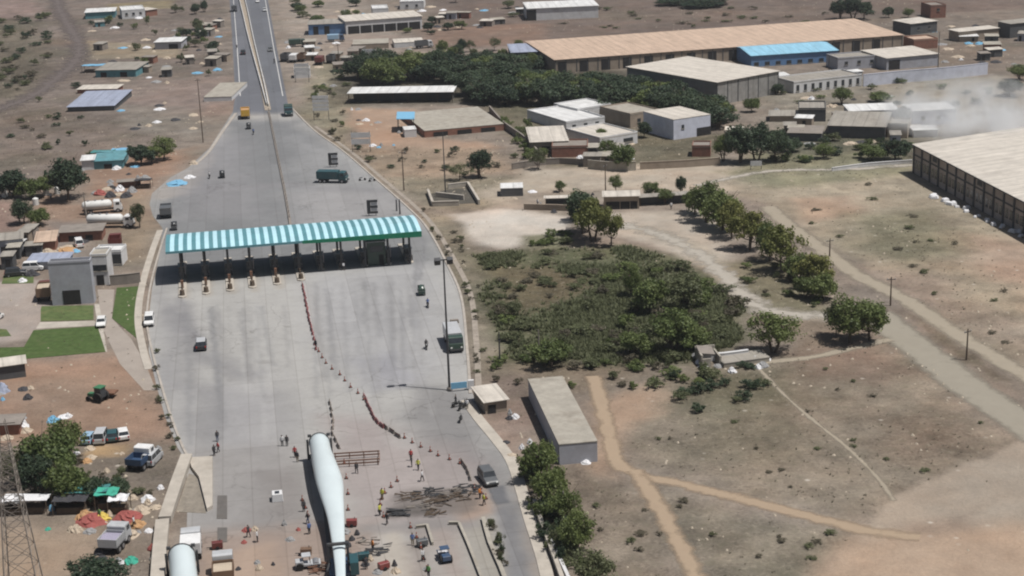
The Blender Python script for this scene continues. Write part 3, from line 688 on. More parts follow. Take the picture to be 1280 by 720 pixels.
def shrub_proto(kind, var):
    """unit prototypes 2 m high and 2.6 m wide"""
    key = (kind, var)
    if key in SHRUB_P: return SHRUB_P[key]
    v, f = leaf_cloud(sum(map(ord, kind)) * 3 + var * 7, 1.3, 1.9, .0, 20 if kind != 'dry' else 14, 40, .25, .9, .15)
    b = MB(); g = random.Random(var)
    for i in range(6):
        t = g.uniform(0, 6.28); b.cyl((0, 0, -.05), (math.cos(t) * .8, math.sin(t) * .8, g.uniform(.8, 1.5)), .04, .015, 4)
    me = bpy.data.meshes.new('stem'); me.from_pydata(b.v, [], b.f); me.update(); me.materials.append(BARK)
    SHRUB_P[key] = (mesh_np('foliage', v, f, LEAF[kind]), me); return SHRUB_P[key]
def part_mesh(name, me, par):
    o = bpy.data.objects.new(name, me); COL.objects.link(o); o.parent = par; return o
NVEG = [0]
def tree(px, py, hpx, wpx, kind, label, group=None, name='tree', cat='tree'):
    x, y = G(px, py); h = zat(x, y, py - hpx); w = wpx / (F_PX / ((Vector((x, y, 0)) - CAM_LOC).length))
    NVEG[0] += 1; cr, tr = tree_proto(kind, NVEG[0] % 7)
    r = root(name, (x, y), random.uniform(0, 6.28), label, cat, group)
    part_mesh('crown', cr, r); part_mesh('trunk', tr, r)
    r.scale = (w / 5.9, w / 5.9, h / 5.9); return r
SHRUBS = []
def shrub(px, py, hpx, wpx, kind, label, group=None, name='shrub'):
    x, y = G(px, py); h = max(.3, zat(x, y, py - hpx)); w = wpx / (F_PX / ((Vector((x, y, 0)) - CAM_LOC).length))
    SHRUBS.append((hpx * wpx, x, y, h, w, kind, label, group, random.uniform(0, 6.28)))
def plant_shrubs(keep=285):
    SHRUBS.sort(key=lambda s: -s[0]); acc = {}
    for i, (_, x, y, h, w, kind, label, group, a) in enumerate(SHRUBS):
        fo, st = shrub_proto(kind, i % 4)
        if i < keep:
            r = root('shrub', (x, y), a, label, 'shrub', group); part_mesh('foliage', fo, r); part_mesh('stem', st, r); r.scale = (w / 2.7, w / 2.7, h / 1.9)
        else:
            n = len(fo.vertices); co = np.empty(n * 3, np.float32); fo.vertices.foreach_get('co', co); co = co.reshape(-1, 3)
            c_, s_ = math.cos(a), math.sin(a); k = w / 2.7
            acc.setdefault(kind, []).append(np.stack([(co[:, 0] * c_ - co[:, 1] * s_) * k + x, (co[:, 0] * s_ + co[:, 1] * c_) * k + y, co[:, 2] * h / 1.9], 1))
    if acc:
        v = np.concatenate([np.concatenate(l) for l in acc.values()]); me = mesh_np('undergrowth', v, np.arange(len(v)).reshape(-1, 4), LEAF[list(acc)[0]])
        mi = []
        for j, (k_, l) in enumerate(acc.items()):
            if j: me.materials.append(LEAF[k_])
            mi += [j] * (sum(map(len, l)) // 4)
        me.polygons.foreach_set('material_index', mi)
        o = bpy.data.objects.new('undergrowth', me); COL.objects.link(o); o['kind'] = 'stuff'

# ------------------------------------------------------------------ materials for built things
def roofm(n, rgb, st=.4): return mat(n, rgb, .65, .14, .5, wave=('X', 2.2), stains=st, spec=.3)
M_ = dict(
 cream_roof=roofm('cream_sheet_roof', A(224, 216, 204), .2), tan_roof=roofm('tan_sheet_roof', A(216, 190, 168), .2), white_roof=roofm('white_sheet_roof', A(240, 240, 238), .2),
 grey_roof=roofm('grey_sheet_roof', A(172, 166, 156), .35), blue_roof=roofm('pale_blue_sheet_roof', (.25, .48, .62), .12), lav_roof=roofm('lavender_sheet_roof', A(172, 180, 200), .15),
 slab=mat('concrete_slab', A(178, 172, 160), .9, .24, .6, stains=.6), dslab=mat('weathered_slab', A(150, 142, 134), .9, .22, .5, stains=.5),
 white_wall=mat('whitewash', A(232, 232, 232), .85, .12, .6, stains=.3), grey_wall=mat('grey_render', A(186, 188, 196), .85, .14, .6, stains=.3),
 lav_wall=mat('lavender_render', A(226, 230, 244), .85, .12, .6, stains=.3), tan_wall=mat('tan_render', A(172, 158, 142), .85, .18, .6, stains=.4),
 dark_wall=mat('dark_cladding', A(96, 98, 100), .8, .2, .6, stains=.3), brick=mat('brickwork', A(156, 112, 96), .9, .25, 1.2, stains=.3),
 steel_wall=mat('grey_sheet_cladding', A(166, 164, 160), .6, .15, .5, wave=('X', 3.0), stains=.35),
 blue_wall=mat('blue_paint_wall', A(112, 150, 196), .8, .18, .8, stains=.3), teal=mat('teal_sheet', (.10, .24, .27), .7, .3, .8, stains=.3),
 glass=mat('window_glass', (.03, .035, .04), .25, .4, 2, stains=0, spec=.6), dark=mat('dark_opening', (.025, .024, .024), .9, .3, 1, stains=0),
 wood=mat('dark_timber', (.10, .075, .055), .9, .3, 2), black=mat('black_rubber', (.018, .018, .019), .85, .2, 3, stains=.3), rim=mat('wheel_steel', (.35, .35, .36), .45, .2, 3, metal=.6),
 steel=mat('galvanised_steel', (.30, .30, .31), .5, .15, 2, metal=.5), dsteel=mat('dark_steel', (.06, .062, .066), .55, .3, 2, metal=.3), rust=mat('rusty_steel', (.16, .085, .055), .85, .35, 2),
 lamp=mat('lamp_glass', (.8, .8, .76), .2, .05, 3, stains=0), red=mat('red_lamp', (.45, .03, .025), .3, .1, 3, stains=0),
 green=mat('green_fascia', (.012, .17, .095), .5, .15, .6, stains=.15), stripew=mat('canopy_white_stripe', (.43, .66, .73), .5, .08, .4, stains=.12), stripeb=mat('canopy_blue_stripe', (.095, .235, .27), .5, .16, .4, stains=.15),
 cone=mat('cone_orange', (.26, .085, .06), .6, .2, 4, stains=.3), conew=mat('cone_white_band', (.4, .38, .36), .6, .1, 4), barr=mat('barrier_red', (.24, .085, .085), .7, .25, 2), barrw=mat('barrier_white', (.42, .36, .35), .7, .15, 2),
 blade=mat('blade_gelcoat', (.535, .60, .612), .35, .06, .25, stains=.12, spec=.45), tank=mat('tank_white', (.60, .60, .58), .5, .1, .8, stains=.2),
)
def paint_m(n, rgb, rough=.35): return mat('paint_' + n, rgb, rough, .1, 1.5, stains=.25, spec=.5)
PT = dict(white=paint_m('white', (.68, .68, .67)), silver=paint_m('silver', (.42, .43, .44)), black=paint_m('black', (.025, .027, .03)), grey=paint_m('grey', (.10, .105, .11)), red=paint_m('red', (.20, .05, .045)),
          maroon=paint_m('maroon', (.13, .035, .03)), yellow=paint_m('yellow', (.55, .33, .05)), orange=paint_m('orange', (.50, .20, .05)), teal=paint_m('teal', (.025, .075, .085)), dgreen=paint_m('dark_green', (.03, .06, .045)),
          blue=paint_m('blue', (.04, .075, .14)), lblue=paint_m('light_blue', (.28, .42, .55)), green=paint_m('green', (.05, .17, .08)), brown=paint_m('brown', (.16, .10, .065)))
# cloths
def cloth(n, rgb): return mat('cloth_' + n, rgb, .9, .15, 6, stains=.15)
TARP = dict(orange=cloth('orange', (.40, .24, .12)), red=cloth('red', (.27, .08, .07)), green=cloth('green', (.05, .32, .23)), white=cloth('white', (.62, .62, .63)), purple=cloth('purple', (.30, .28, .36)), blue=cloth('blue', (.16, .36, .52)),
            teal=cloth('teal', (.05, .18, .18)), dark=cloth('dark', (.045, .045, .05)), beige=cloth('beige', (.42, .35, .27)), yellow=cloth('yellow', (.55, .42, .10)), grey=cloth('grey', (.25, .25, .25)))

# ------------------------------------------------------------------ vehicles (heading +X, origin on the ground under the middle)
def wheels(r, xs_, hw, rad, wid=.22):
    for x in xs_:
        for s in (-1, 1):
            w = MB().cyl((x, s * (hw - wid), rad), (x, s * hw, rad), rad, n=14).build('wheel', M_['black'], r)
            MB().cyl((x, s * hw, rad), (x, s * (hw + .015), rad), rad * .55, n=10).build('rim', M_['rim'], w)
def car(loc, rz, label, paint='white', kind='hatch', name='car', roof=None, group=None):
    r = root(name, loc, rz, label, 'car' if name == 'car' else name.replace('_', ' '), group)
    Lh = {'hatch': 1.85, 'suv': 2.15, 'van': 2.1}[kind]; hw = {'hatch': .80, 'suv': .9, 'van': .85}[kind]
    top = {'hatch': 1.48, 'suv': 1.75, 'van': 1.85}[kind]; belt = {'hatch': .92, 'suv': 1.05, 'van': 1.1}[kind]; p = PT[paint]
    MB().prof([(-Lh, .35), (-Lh, belt - .12), (-Lh + .12, belt), (Lh * .45, belt), (Lh * .92, belt - .18), (Lh, belt - .36), (Lh, .35), (Lh - .2, .22), (-Lh + .2, .22)], -hw, hw).build('body', p, r, bevel=.06)
    xf = {'hatch': Lh * .42, 'suv': Lh * .45, 'van': Lh * .62}[kind]; xr = {'hatch': -Lh * .9, 'suv': -Lh * .95, 'van': -Lh * .97}[kind]
    k = .82; tz = top - .06
    q = lambda x, y, z: (x, y, z)
    f0, r0_, f1, r1_ = xf, xr, xf - .62 * (top - belt), xr + .28
    gl = MB().loft([[q(r0_, -hw + .04, belt - .01), q(f0, -hw + .04, belt - .01), q(f0, hw - .04, belt - .01), q(r0_, hw - .04, belt - .01)],
                    [q(r1_, -hw * k, tz), q(f1, -hw * k, tz), q(f1, hw * k, tz), q(r1_, hw * k, tz)]]); gl.build('window', M_['glass'], r)
    MB().loft([[q(r1_ - .05, -hw * k - .02, tz), q(f1 + .05, -hw * k - .02, tz), q(f1 + .05, hw * k + .02, tz), q(r1_ - .05, hw * k + .02, tz)],
               [q(r1_ + .1, -hw * k + .08, top), q(f1 - .1, -hw * k + .08, top), q(f1 - .1, hw * k - .08, top), q(r1_ + .1, hw * k - .08, top)]]).build('roof', PT[roof] if roof else p, r)
    b = MB()
    for s in (-1, 1):
        for (xa, xb) in ((f0, f1), (r0_, r1_), ((f0 + r0_) / 2, (f1 + r1_) / 2)):
            b.cyl((xa, s * (hw - .035), belt), (xb, s * (hw * k + .005), tz), .045, n=5)
    b.build('pillar_frame', p, r)
    wheels(r, (-Lh * .62, Lh * .63), hw, .31)
    for s in (-1, 1):
        MB().box((Lh - .02, s * (hw - .25), belt - .38), (.1, .32, .16)).build('headlight', M_['lamp'], r)
        MB().box((-Lh + .01, s * (hw - .16), belt - .2), (.08, .18, .28)).build('tail_light', M_['red'], r)
    MB().box((Lh + .02, 0, .38), (.14, hw * 1.85, .2)).build('bumper', M_['black'], r)
    return r
def truck(loc, rz, label, cab='white', bed='box', bedc='brown', L_=7.5, H=2.9, load=None, group=None, cat='truck', name='truck'):
    r = root(name, loc, rz, label, cat, group); hw = 1.2; x1 = L_ / 2; xc = x1 - 1.9
    MB().box((-.1, 0, .85), (L_ - .4, .9, .22)).build('chassis', M_['dsteel'], r)
    MB().prof([(xc, .7), (xc, 2.55), (xc + .25, 2.7), (x1 - .45, 2.65), (x1 - .12, 1.75), (x1, 1.6), (x1, .6), (xc, .6)], -hw, hw).build('cab', PT[cab], r, bevel=.05)
    MB().prof([(x1 - .42, 2.5), (x1 - .11, 1.78), (x1 - .07, 1.78), (x1 - .37, 2.5)], -hw + .12, hw - .12).build('windscreen', M_['glass'], r)
    for s in (-1, 1): MB().box((xc + .95, s * (hw + .004), 2.1), (.8, .03, .6)).build('side_window', M_['glass'], r)
    for s in (-1, 1): MB().box((x1 + .02, s * .85, 1.0), (.08, .3, .22)).build('headlight', M_['lamp'], r)
    MB().box((x1 + .06, 0, .62), (.2, 2.3, .28)).build('bumper', M_['dsteel'], r)
    xb = -x1
    if bed == 'box':
        MB().box(((xb + xc - .15) / 2, 0, 1.05 + (H - 1.05) / 2), (xc - .15 - xb, 2.5, H - 1.05)).build('cargo_box', PT.get(bedc) or M_[bedc], r, bevel=.05)
    elif bed == 'open':
        b = MB(); ln = xc - .15 - xb; cx = (xb + xc - .15) / 2
        b.box((cx, 0, 1.1), (ln, 2.4, .12))
        for s in (-1, 1): b.box((cx, s * 1.2, 1.1 + (H - 1.1) / 2 + .05), (ln, .08, H - 1.1))
        b.box((xb + .04, 0, 1.1 + (H - 1.1) / 2 + .05), (.08, 2.3, H - 1.1)); b.box((xc - .2, 0, 1.1 + (H - 1.1) / 2 + .05), (.08, 2.3, H - 1.0))
        for i in range(6):
            for s in (-1, 1): b.box((xb + .2 + i * ln / 5.6, s * 1.26, 1.1 + (H - 1.1) / 2), (.1, .06, H - 1.0))
        b.build('cargo_bed', PT.get(bedc) or M_[bedc], r)
        if load: MB().prof([(xb + .15, 1.2), (xb + .3, H - .25), (cx, H + .1), (xc - .4, H - .2), (xc - .3, 1.2)], -1.1, 1.1).build('load', load, r)
    elif bed == 'tank':
        zc = 1.95; n = 16; prof = [(xb + .1, .2), (xb + .3, .75), (xb + .7, 1.02), (xc - .9, 1.02), (xc - .5, .75), (xc - .25, .2)]
        MB().loft([[(x, math.cos(t * 2 * math.pi / n) * rr * 1.1, zc + math.sin(t * 2 * math.pi / n) * rr) for t in range(n)] for x, rr in prof]).build('tank', PT.get(bedc) or M_[bedc], r, smooth=True)
        for i in range(3): MB().cyl((xb + 1.6 + i * 1.6, 0, zc + .95), (xb + 1.6 + i * 1.6, 0, zc + 1.15), .3, n=10).build('hatch', M_['steel'], r)
    wheels(r, (x1 - 1.0, xb + .9, xb + 2.0), hw + .02, .5, .3)
    return r
def auto_rickshaw(loc, rz, label, body='yellow', top='black', group=None):
    r = root('auto_rickshaw', loc, rz, label, 'auto rickshaw', group)
    MB().prof([(-1.25, .4), (-1.3, 1.0), (-.4, 1.0), (-.2, .5), (.55, .5), (.75, 1.0), (1.05, .95), (1.3, .55), (1.25, .35), (-1.1, .3)], -.62, .62).build('body', PT[body], r, bevel=.05)
    MB().loft([[(x, math.cos(a) * .66, 1.05 + zz * math.sin(a)) for a in [math.pi * i / 8 for i in range(9)]] for x, zz in ((-1.28, .45), (-1.0, .72), (.4, .74), (.78, .55))]).build('canopy', PT[top], r)
    MB().prof([(.76, 1.0), (.66, 1.62), (.7, 1.62), (.82, 1.0)], -.55, .55).build('windscreen', M_['glass'], r)
    for s in (-1, 1): MB().cyl((.72, s * .6, .95), (.5, s * .6, 1.7), .03, n=5).build('post', M_['dsteel'], r)
    MB().cyl((.98, -.08, .24), (.98, .08, .24), .24, n=12).build('wheel', M_['black'], r)
    for s in (-1, 1): MB().cyl((-.8, s * .5, .24), (-.8, s * .64, .24), .24, n=12).build('wheel', M_['black'], r)
    MB().cyl((1.2, 0, .8), (1.32, 0, .8), .1, n=8).build('headlight', M_['lamp'], r)
    return r
MOTO = []
def motorbike(loc, rz, label, paint='black', group=None):
    r = root('motorbike', loc, rz, label, 'motorbike', group)
    MB().prof([(-.5, .55), (-.35, .72), (.2, .75), (.42, .9), (.5, .75), (.25, .45), (-.2, .35)], -.12, .12).build('frame', PT[paint], r, bevel=.03)
    MB().prof([(-.75, .78), (-.7, .86), (.05, .84), (.1, .76)], -.14, .14).build('seat', M_['black'], r)
    for x in (-.62, .66): MB().cyl((x, -.06, .3), (x, .06, .3), .3, n=14).build('wheel', M_['black'], r)
    MB().cyl((.66, 0, .3), (.42, 0, .98), .04, n=6).cyl((.42, -.36, 1.02), (.42, .36, 1.02), .025, n=6).build('handlebar', M_['dsteel'], r)
    MB().cyl((.5, 0, .88), (.6, 0, .86), .09, n=8).build('headlight', M_['lamp'], r)
    return r

# ------------------------------------------------------------------ people: skinned skeletons, clothes as shells lifted off the body
SKIN = mat('skin', (.19, .10, .065), .6, .08, 8, stains=0); HAIR = mat('hair', (.015, .013, .012), .7, .2, 20, stains=0)
def skin_mesh(joints, edges, rads, name):
    me = bpy.data.meshes.new(name); me.from_pydata(joints, edges, []); me.update()
    o = bpy.data.objects.new(name, me); COL.objects.link(o)
    o.modifiers.new('s', 'SKIN'); sd = o.modifiers.new('d', 'SUBSURF'); sd.levels = 1
    lay = me.skin_vertices[0].data if me.skin_vertices else None
    if lay is None:
        bm = bmesh.new(); bm.from_mesh(me); bm.verts.layers.skin.verify(); bm.to_mesh(me); bm.free(); lay = me.skin_vertices[0].data
    for i, rr in enumerate(rads): lay[i].radius = (rr, rr) if not isinstance(rr, tuple) else rr
    lay[0].use_root = True
    dg = bpy.context.evaluated_depsgraph_get(); out = bpy.data.meshes.new_from_object(o.evaluated_get(dg)); bpy.data.objects.remove(o)
    return out
PERSON_P = {}
def person_proto(pose):
    if pose in PERSON_P: return PERSON_P[pose]
    J = [(0, 0, .95), (0, 0, 1.18), (0, 0, 1.40), (.01, 0, 1.50), (.02, 0, 1.62), (.02, 0, 1.72)]     # pelvis..crown, facing +X
    Rr = [(.125, .15), (.105, .14), (.11, .16), .055, (.085, .075), .06]; E = [(0, 1), (1, 2), (2, 3), (3, 4), (4, 5)]
    def limb(par, pts, rs):
        pi = par
        for p, rr in zip(pts, rs): J.append(p); Rr.append(rr); E.append((pi, len(J) - 1)); pi = len(J) - 1
    for s in (-1, 1):
        sw = {'stand': 0, 'walk': .16, 'point': 0, 'ride': 0}[pose] * s
        if pose == 'ride':
            limb(0, [(.02, s * .11, .86), (.38, s * .17, .78), (.22, s * .16, .40), (.34, s * .16, .36)], [.085, .065, .045, .04])
            limb(2, [(0, s * .2, 1.38), (.16, s * .26, 1.14), (.40, s * .3, 1.08), (.46, s * .3, 1.07)], [.055, .042, .035, .035])
        else:
            limb(0, [(0, s * .1, .88), (.03 + sw * .8, s * .1, .50), (sw * 1.3 - .02, s * .1, .09), (sw * 1.3 + .13, s * .1, .05)], [.09, .062, .042, .038])
            if pose == 'point' and s > 0: limb(2, [(0, .19, 1.40), (.22, .24, 1.30), (.46, .2, 1.38), (.55, .19, 1.4)], [.055, .042, .035, .035])
            else: limb(2, [(0, s * .2, 1.39), (-.02 - sw * .6, s * .25, 1.12), (.05 - sw, s * .25, .88), (.07 - sw, s * .24, .79)], [.055, .042, .034, .036])
    body = skin_mesh(J, E, Rr, 'person_body'); body.materials.append(SKIN)
    body.polygons.foreach_set('use_smooth', [True] * len(body.polygons))
    def shell(name, test, off):
        bm = bmesh.new(); bm.from_mesh(body)
        bmesh.ops.delete(bm, geom=[f for f in bm.faces if not test(f.calc_center_median())], context='FACES')
        bm.normal_update()
        for v in bm.verts: v.co += v.normal * off
        m2 = bpy.data.meshes.new(name); bm.to_mesh(m2); bm.free(); return m2
    ride = pose == 'ride'
    sh = shell('shirt', lambda c: .93 < c.z < 1.47 and not (c.x > .3 and not ride) and (abs(c.y) < .2 or c.z > 1.05) and not (ride and c.x > .3), .016)
    tr = shell('trousers', (lambda c: .1 < c.z < .97) if not ride else (lambda c: .40 < c.z < .97), .014)
    hr = shell('hair', lambda c: c.z > 1.60 and not (c.x > .06 and c.z < 1.68), .018)
    PERSON_P[pose] = (body, sh, tr, hr); return PERSON_P[pose]
SHIRTS = {k: cloth('shirt_' + k, c) for k, c in dict(white=(.6, .6, .6), yellow=(.55, .55, .08), orange=(.55, .2, .05), blue=(.1, .16, .34), red=(.4, .06, .06), dark=(.05, .05, .055), green=(.12, .3, .1)).items()}
TROU = {k: cloth('trousers_' + k, c) for k, c in dict(dark=(.03, .03, .035), khaki=(.22, .18, .12), blue=(.06, .08, .14)).items()}
def person(loc, rz, label, pose='stand', shirt='white', trou='dark', group=None, scale=1.0):
    b, sh, tr, hr = person_proto(pose)
    o = bpy.data.objects.new('person', b); COL.objects.link(o); o.location = (loc[0], loc[1], loc[2] if len(loc) > 2 else .03); o.rotation_euler = (0, 0, rz); o.scale = (scale,) * 3
    tag(o, label, 'person', group)
    for n, me, m in (('shirt', sh, SHIRTS[shirt]), ('trousers', tr, TROU[trou]), ('hair', hr, HAIR)):
        c = part_mesh(n, me.copy(), o); c.data.materials.clear(); c.data.materials.append(m)
    return o

# ------------------------------------------------------------------ buildings
def bframe(A0, B0, ytop, yback, depth=None, br=None):
    if br:                                             # heading taken from the receding right-hand roof edge
        b = Vector(G(*B0)); z = zat(b.x, b.y, ytop); k = P(*br, z); n = Vector((k.x, k.y)) - b; depth = n.length; n.normalize(); u = Vector((n.y, -n.x))
        Lr = abs((b - Vector(G(*A0))).dot(u)); a = b - u * Lr; return a, math.atan2(u.y, u.x), Lr, z, depth
    a = Vector(G(*A0)); b = Vector(G(*B0)); u = (b - a); Lr = u.length; u.normalize(); n = Vector((-u.y, u.x))
    z = zat(a.x, a.y, ytop)
    if depth is None:
        m = P((A0[0] + B0[0]) / 2, yback, z); depth = (Vector((m.x, m.y)) - a).dot(n)
    return a, math.atan2(u.y, u.x), Lr, z, max(1.5, depth)
def building(name, label, cat, A0, B0, ytop, yback=None, depth=None, wall='white_wall', roof='cream_roof', rt='mono', over=.35, wins=(), doors=(), swins=0, rise=.5, group=None, open_=False, parapet=.35, side='right', winw=1.1, winh=1.0, br=None, bays=0):
    """front wall from ground pixel A0 to B0, eaves at image row ytop, back of the roof at row yback"""
    a, rz, Lr, z, D = bframe(A0, B0, ytop, yback, depth, br)
    r = root(name, (a.x, a.y), rz, label, cat, group)
    wm = M_[wall]; rm = M_[roof]
    if open_:
        k = max(2, int(Lr / 4) + 1)
        for i in range(k):
            for yy in (.12, D - .12): MB().box((.1 + i * (Lr - .2) / (k - 1), yy, (z - .06) / 2), (.18, .18, z - .06)).build('post', M_['wood'], r)
        MB().box((Lr / 2, D * .75, z * .42), (Lr * .96, D * .4, z * .84)).build('wall', wm, r)
    else:
        MB().box((Lr / 2, D / 2, z / 2 - .01), (Lr, D, z - .02)).build('wall', wm, r)
    if rt == 'flat':
        rf = MB().box((Lr / 2, D / 2, z + .06), (Lr + .1, D + .1, .14)).build('roof', rm, r)
        if parapet:
            p = MB(); t = .15; zz = z + .13 + parapet / 2
            p.box((Lr / 2, t / 2, zz), (Lr, t, parapet)); p.box((Lr / 2, D - t / 2, zz), (Lr, t, parapet)); p.box((t / 2, D / 2, zz), (t, D - 2 * t, parapet)); p.box((Lr - t / 2, D / 2, zz), (t, D - 2 * t, parapet))
            p.build('parapet', wm, rf)
    elif rt == 'mono':
        o = over; MB().prof([(-o, z), (D + o, z + rise), (D + o, z + rise + .08), (-o, z + .08)], 0, 1)
        m = MB(); m.add([(-o, -o, z), (Lr + o, -o, z), (Lr + o, D + o, z + rise), (-o, D + o, z + rise), (-o, -o, z + .09), (Lr + o, -o, z + .09), (Lr + o, D + o, z + rise + .09), (-o, D + o, z + rise + .09)],
                        [(0, 3, 2, 1), (4, 5, 6, 7), (0, 1, 5, 4), (1, 2, 6, 5), (2, 3, 7, 6), (3, 0, 4, 7)]); m.build('roof', rm, r)
    elif rt in ('gable_x', 'gable_y'):
        o = over; m = MB(); t = .1
        if rt == 'gable_x': pr = [(-o, z - .02), (D / 2, z + rise), (D + o, z - .02), (D + o, z + t), (D / 2, z + rise + t), (-o, z + t)]; m.add([(-o, y, zz) for y, zz in pr] + [(Lr + o, y, zz) for y, zz in pr], [(0, 5, 4, 1), (1, 4, 3, 2), (6, 7, 10, 11), (7, 8, 9, 10), (0, 1, 7, 6), (1, 2, 8, 7), (3, 4, 10, 9), (4, 5, 11, 10), (2, 3, 9, 8), (5, 0, 6, 11)])
        else: pr = [(-o, z - .02), (Lr / 2, z + rise), (Lr + o, z - .02), (Lr + o, z + t), (Lr / 2, z + rise + t), (-o, z + t)]; m.add([(x, -o, zz) for x, zz in pr] + [(x, D + o, zz) for x, zz in pr], [(0, 1, 4, 5), (1, 2, 3, 4), (6, 11, 10, 7), (7, 10, 9, 8), (0, 6, 7, 1), (1, 7, 8, 2), (3, 9, 10, 4), (4, 10, 11, 5), (2, 8, 9, 3), (5, 11, 6, 0)])
        m.build('roof', rm, r)
        g = MB()
        if rt == 'gable_x':
            for x in (.02, Lr - .02): g.add([(x, .02, z - .03), (x, D - .02, z - .03), (x, D / 2, z + rise - .05), (x + (.06 if x < 1 else -.06), .02, z - .03), (x + (.06 if x < 1 else -.06), D - .02, z - .03), (x + (.06 if x < 1 else -.06), D / 2, z + rise - .05)], [(0, 1, 2), (3, 5, 4), (0, 3, 4, 1), (1, 4, 5, 2), (2, 5, 3, 0)])
        else:
            for y in (.02, D - .02): g.add([(.02, y, z - .03), (Lr - .02, y, z - .03), (Lr / 2, y, z + rise - .05), (.02, y + (.06 if y < 1 else -.06), z - .03), (Lr - .02, y + (.06 if y < 1 else -.06), z - .03), (Lr / 2, y + (.06 if y < 1 else -.06), z + rise - .05)], [(0, 1, 2), (3, 5, 4), (0, 3, 4, 1), (1, 4, 5, 2), (2, 5, 3, 0)])
        g.build('gable', wm, r)
    for i in range(bays + 1 if bays else 0): MB().box((.15 + i * (Lr - .3) / bays, -.05, z * .48), (.22, .14, z * .95)).build('pilaster', M_['dark_wall'], r)
    for (t, zf) in wins:
        w = MB().box((t * Lr, -.02, zf * z), (winw, .1, winh)).build('window', M_['glass'], r)
        MB().box((t * Lr, -.06, zf * z - winh / 2 - .06), (winw + .3, .2, .1)).build('sill', M_['slab'], w)
    for i in range(swins):
        xx = -.02 if side == 'left' else Lr + .02
        MB().box((xx, (i + .5) * D / swins, z * .6), (.1, winw, winh)).build('window', M_['glass'], r)
    for t, w, hf in doors:
        MB().box((t * Lr, -.03, hf * z / 2), (w, .12, hf * z)).build('door', M_['dark'], r)
    return r
def wall_run(name, label, cat, pts, h, t, m, group=None, cope=None, step=3.0, straight=False):
    if straight:
        o = MB(); c0 = MB()
        for k, (p, q) in enumerate(zip(pts, pts[1:])):
            s1 = ribbon_solid([p, q], t, 0, h - .004 * k, step=step); o.add(s1.v, s1.f); s2 = ribbon_solid([p, q], t + .1, h - .004 * k, h + .07 - .004 * k, step=step); c0.add(s2.v, s2.f)
        a = Vector((*G(*pts[0]), 0)); r = root(name, a, 0, label, cat, group)
        for mb, nm, mt in ((o, 'wall', m), (c0, 'coping', cope or m)):
            mb.v = [(x - a.x, y - a.y, z) for x, y, z in mb.v]; mb.build(nm, mt, r)
        return r
    o = ribbon_solid(pts, t, 0, h, step=step)
    a = Vector((*G(*pts[0]), 0)); r = root(name, a, 0, label, cat, group)
    o.v = [(x - a.x, y - a.y, z) for x, y, z in o.v]; o.build('wall', m, r)
    c = ribbon_solid(pts, t + .12, h, h + .08, step=step); c.v = [(x - a.x, y - a.y, z) for x, y, z in c.v]; c.build('coping', cope or m, r); return r
def pole(px, py, ytop, label, kind='wood', arm=True, head=None, group=None, name='utility_pole', cat='utility pole', armdir=0.0):
    x, y = G(px, py); h = zat(x, y, ytop); r = root(name, (x, y), armdir, label, cat, group)
    m = {'wood': M_['wood'], 'steel': M_['dsteel'], 'conc': M_['dslab']}[kind]
    MB().cyl((0, 0, 0), (0, 0, h), .16 if kind != 'conc' else .2, .09, 8).build('pole', m, r)
    if arm:
        MB().box((0, 0, h - .5), (1.6, .1, .12)).build('crossarm', M_['dsteel'], r)
        for x_ in (-.7, 0, .7): MB().cyl((x_, 0, h - .44), (x_, 0, h - .2), .06, .04, 6).build('insulator', M_['white_wall'], r)
    return r
# ------------------------------------------------------------------ toll canopy
CZ = 6.6
ca = P(207, 317, CZ); cb = P(527, 291, CZ)
cu = (cb - ca); CW = cu.length; CRZ = math.atan2(cu.y, cu.x)
cn = Vector((-math.sin(CRZ), math.cos(CRZ), 0))
CD = (P(380, 278, CZ + .5) - ca).dot(cn); CD = max(9.0, min(CD, 16.0))
def cloc(p):                                          # world -> canopy local
    d = Vector(p) - Vector((ca.x, ca.y, 0)); return (d.x * math.cos(CRZ) + d.y * math.sin(CRZ), -d.x * math.sin(CRZ) + d.y * math.cos(CRZ), d.z)
def cw(x, y, z=0): return Vector((ca.x + x * math.cos(CRZ) - y * math.sin(CRZ), ca.y + x * math.sin(CRZ) + y * math.cos(CRZ), z))
canopy = root('toll_canopy', (ca.x, ca.y), CRZ, 'long toll plaza canopy with pale blue and white striped curved roof', 'toll canopy')
def canopy_roof():
    n = 30; k = 8; vs = []; fs = []; mi = []
    pr = [(CD * j / k, CZ + .9 * math.sin(math.pi * (.12 + .80 * j / k))) for j in range(k + 1)]
    xs_ = [0.0]; w = CW / n
    for i in range(n): xs_ += [i * w + w * .5 + .0, (i + 1) * w]
    for x in xs_:
        for y, z in pr: vs.append((x, y, z))
    for x in xs_:
        for y, z in pr: vs.append((x, y, z - .18))
    m = k + 1; T = len(xs_) * m
    for i in range(len(xs_) - 1):
        for j in range(k):
            a = i * m + j; fs.append((a, a + m, a + m + 1, a + 1)); mi.append(i % 2)
            fs.append((T + a, T + a + 1, T + a + m + 1, T + a + m)); mi.append(0)
        a = i * m; fs.append((a, T + a, T + a + m, a + m)); mi.append(0)
        a = i * m + k; fs.append((a, a + m, T + a + m, T + a)); mi.append(0)
    for i in (0, len(xs_) - 1):
        for j in range(k): a = i * m + j; fs.append((a, a + 1, T + a + 1, T + a)); mi.append(0)
    me = bpy.data.meshes.new('roof'); me.from_pydata(vs, [], fs); me.materials.append(M_['stripeb']); me.materials.append(M_['stripew'])
    me.polygons.foreach_set('material_index', mi); me.update(); return part_mesh('roof', me, canopy)
canopy_roof()
xg = cloc(P(378, 303, CZ))[0]
MB().box((xg / 2, -.05, CZ + .12), (xg, .1, .45)).build('fascia', M_['stripeb'], canopy)
g = MB(); n = 12
vs = []
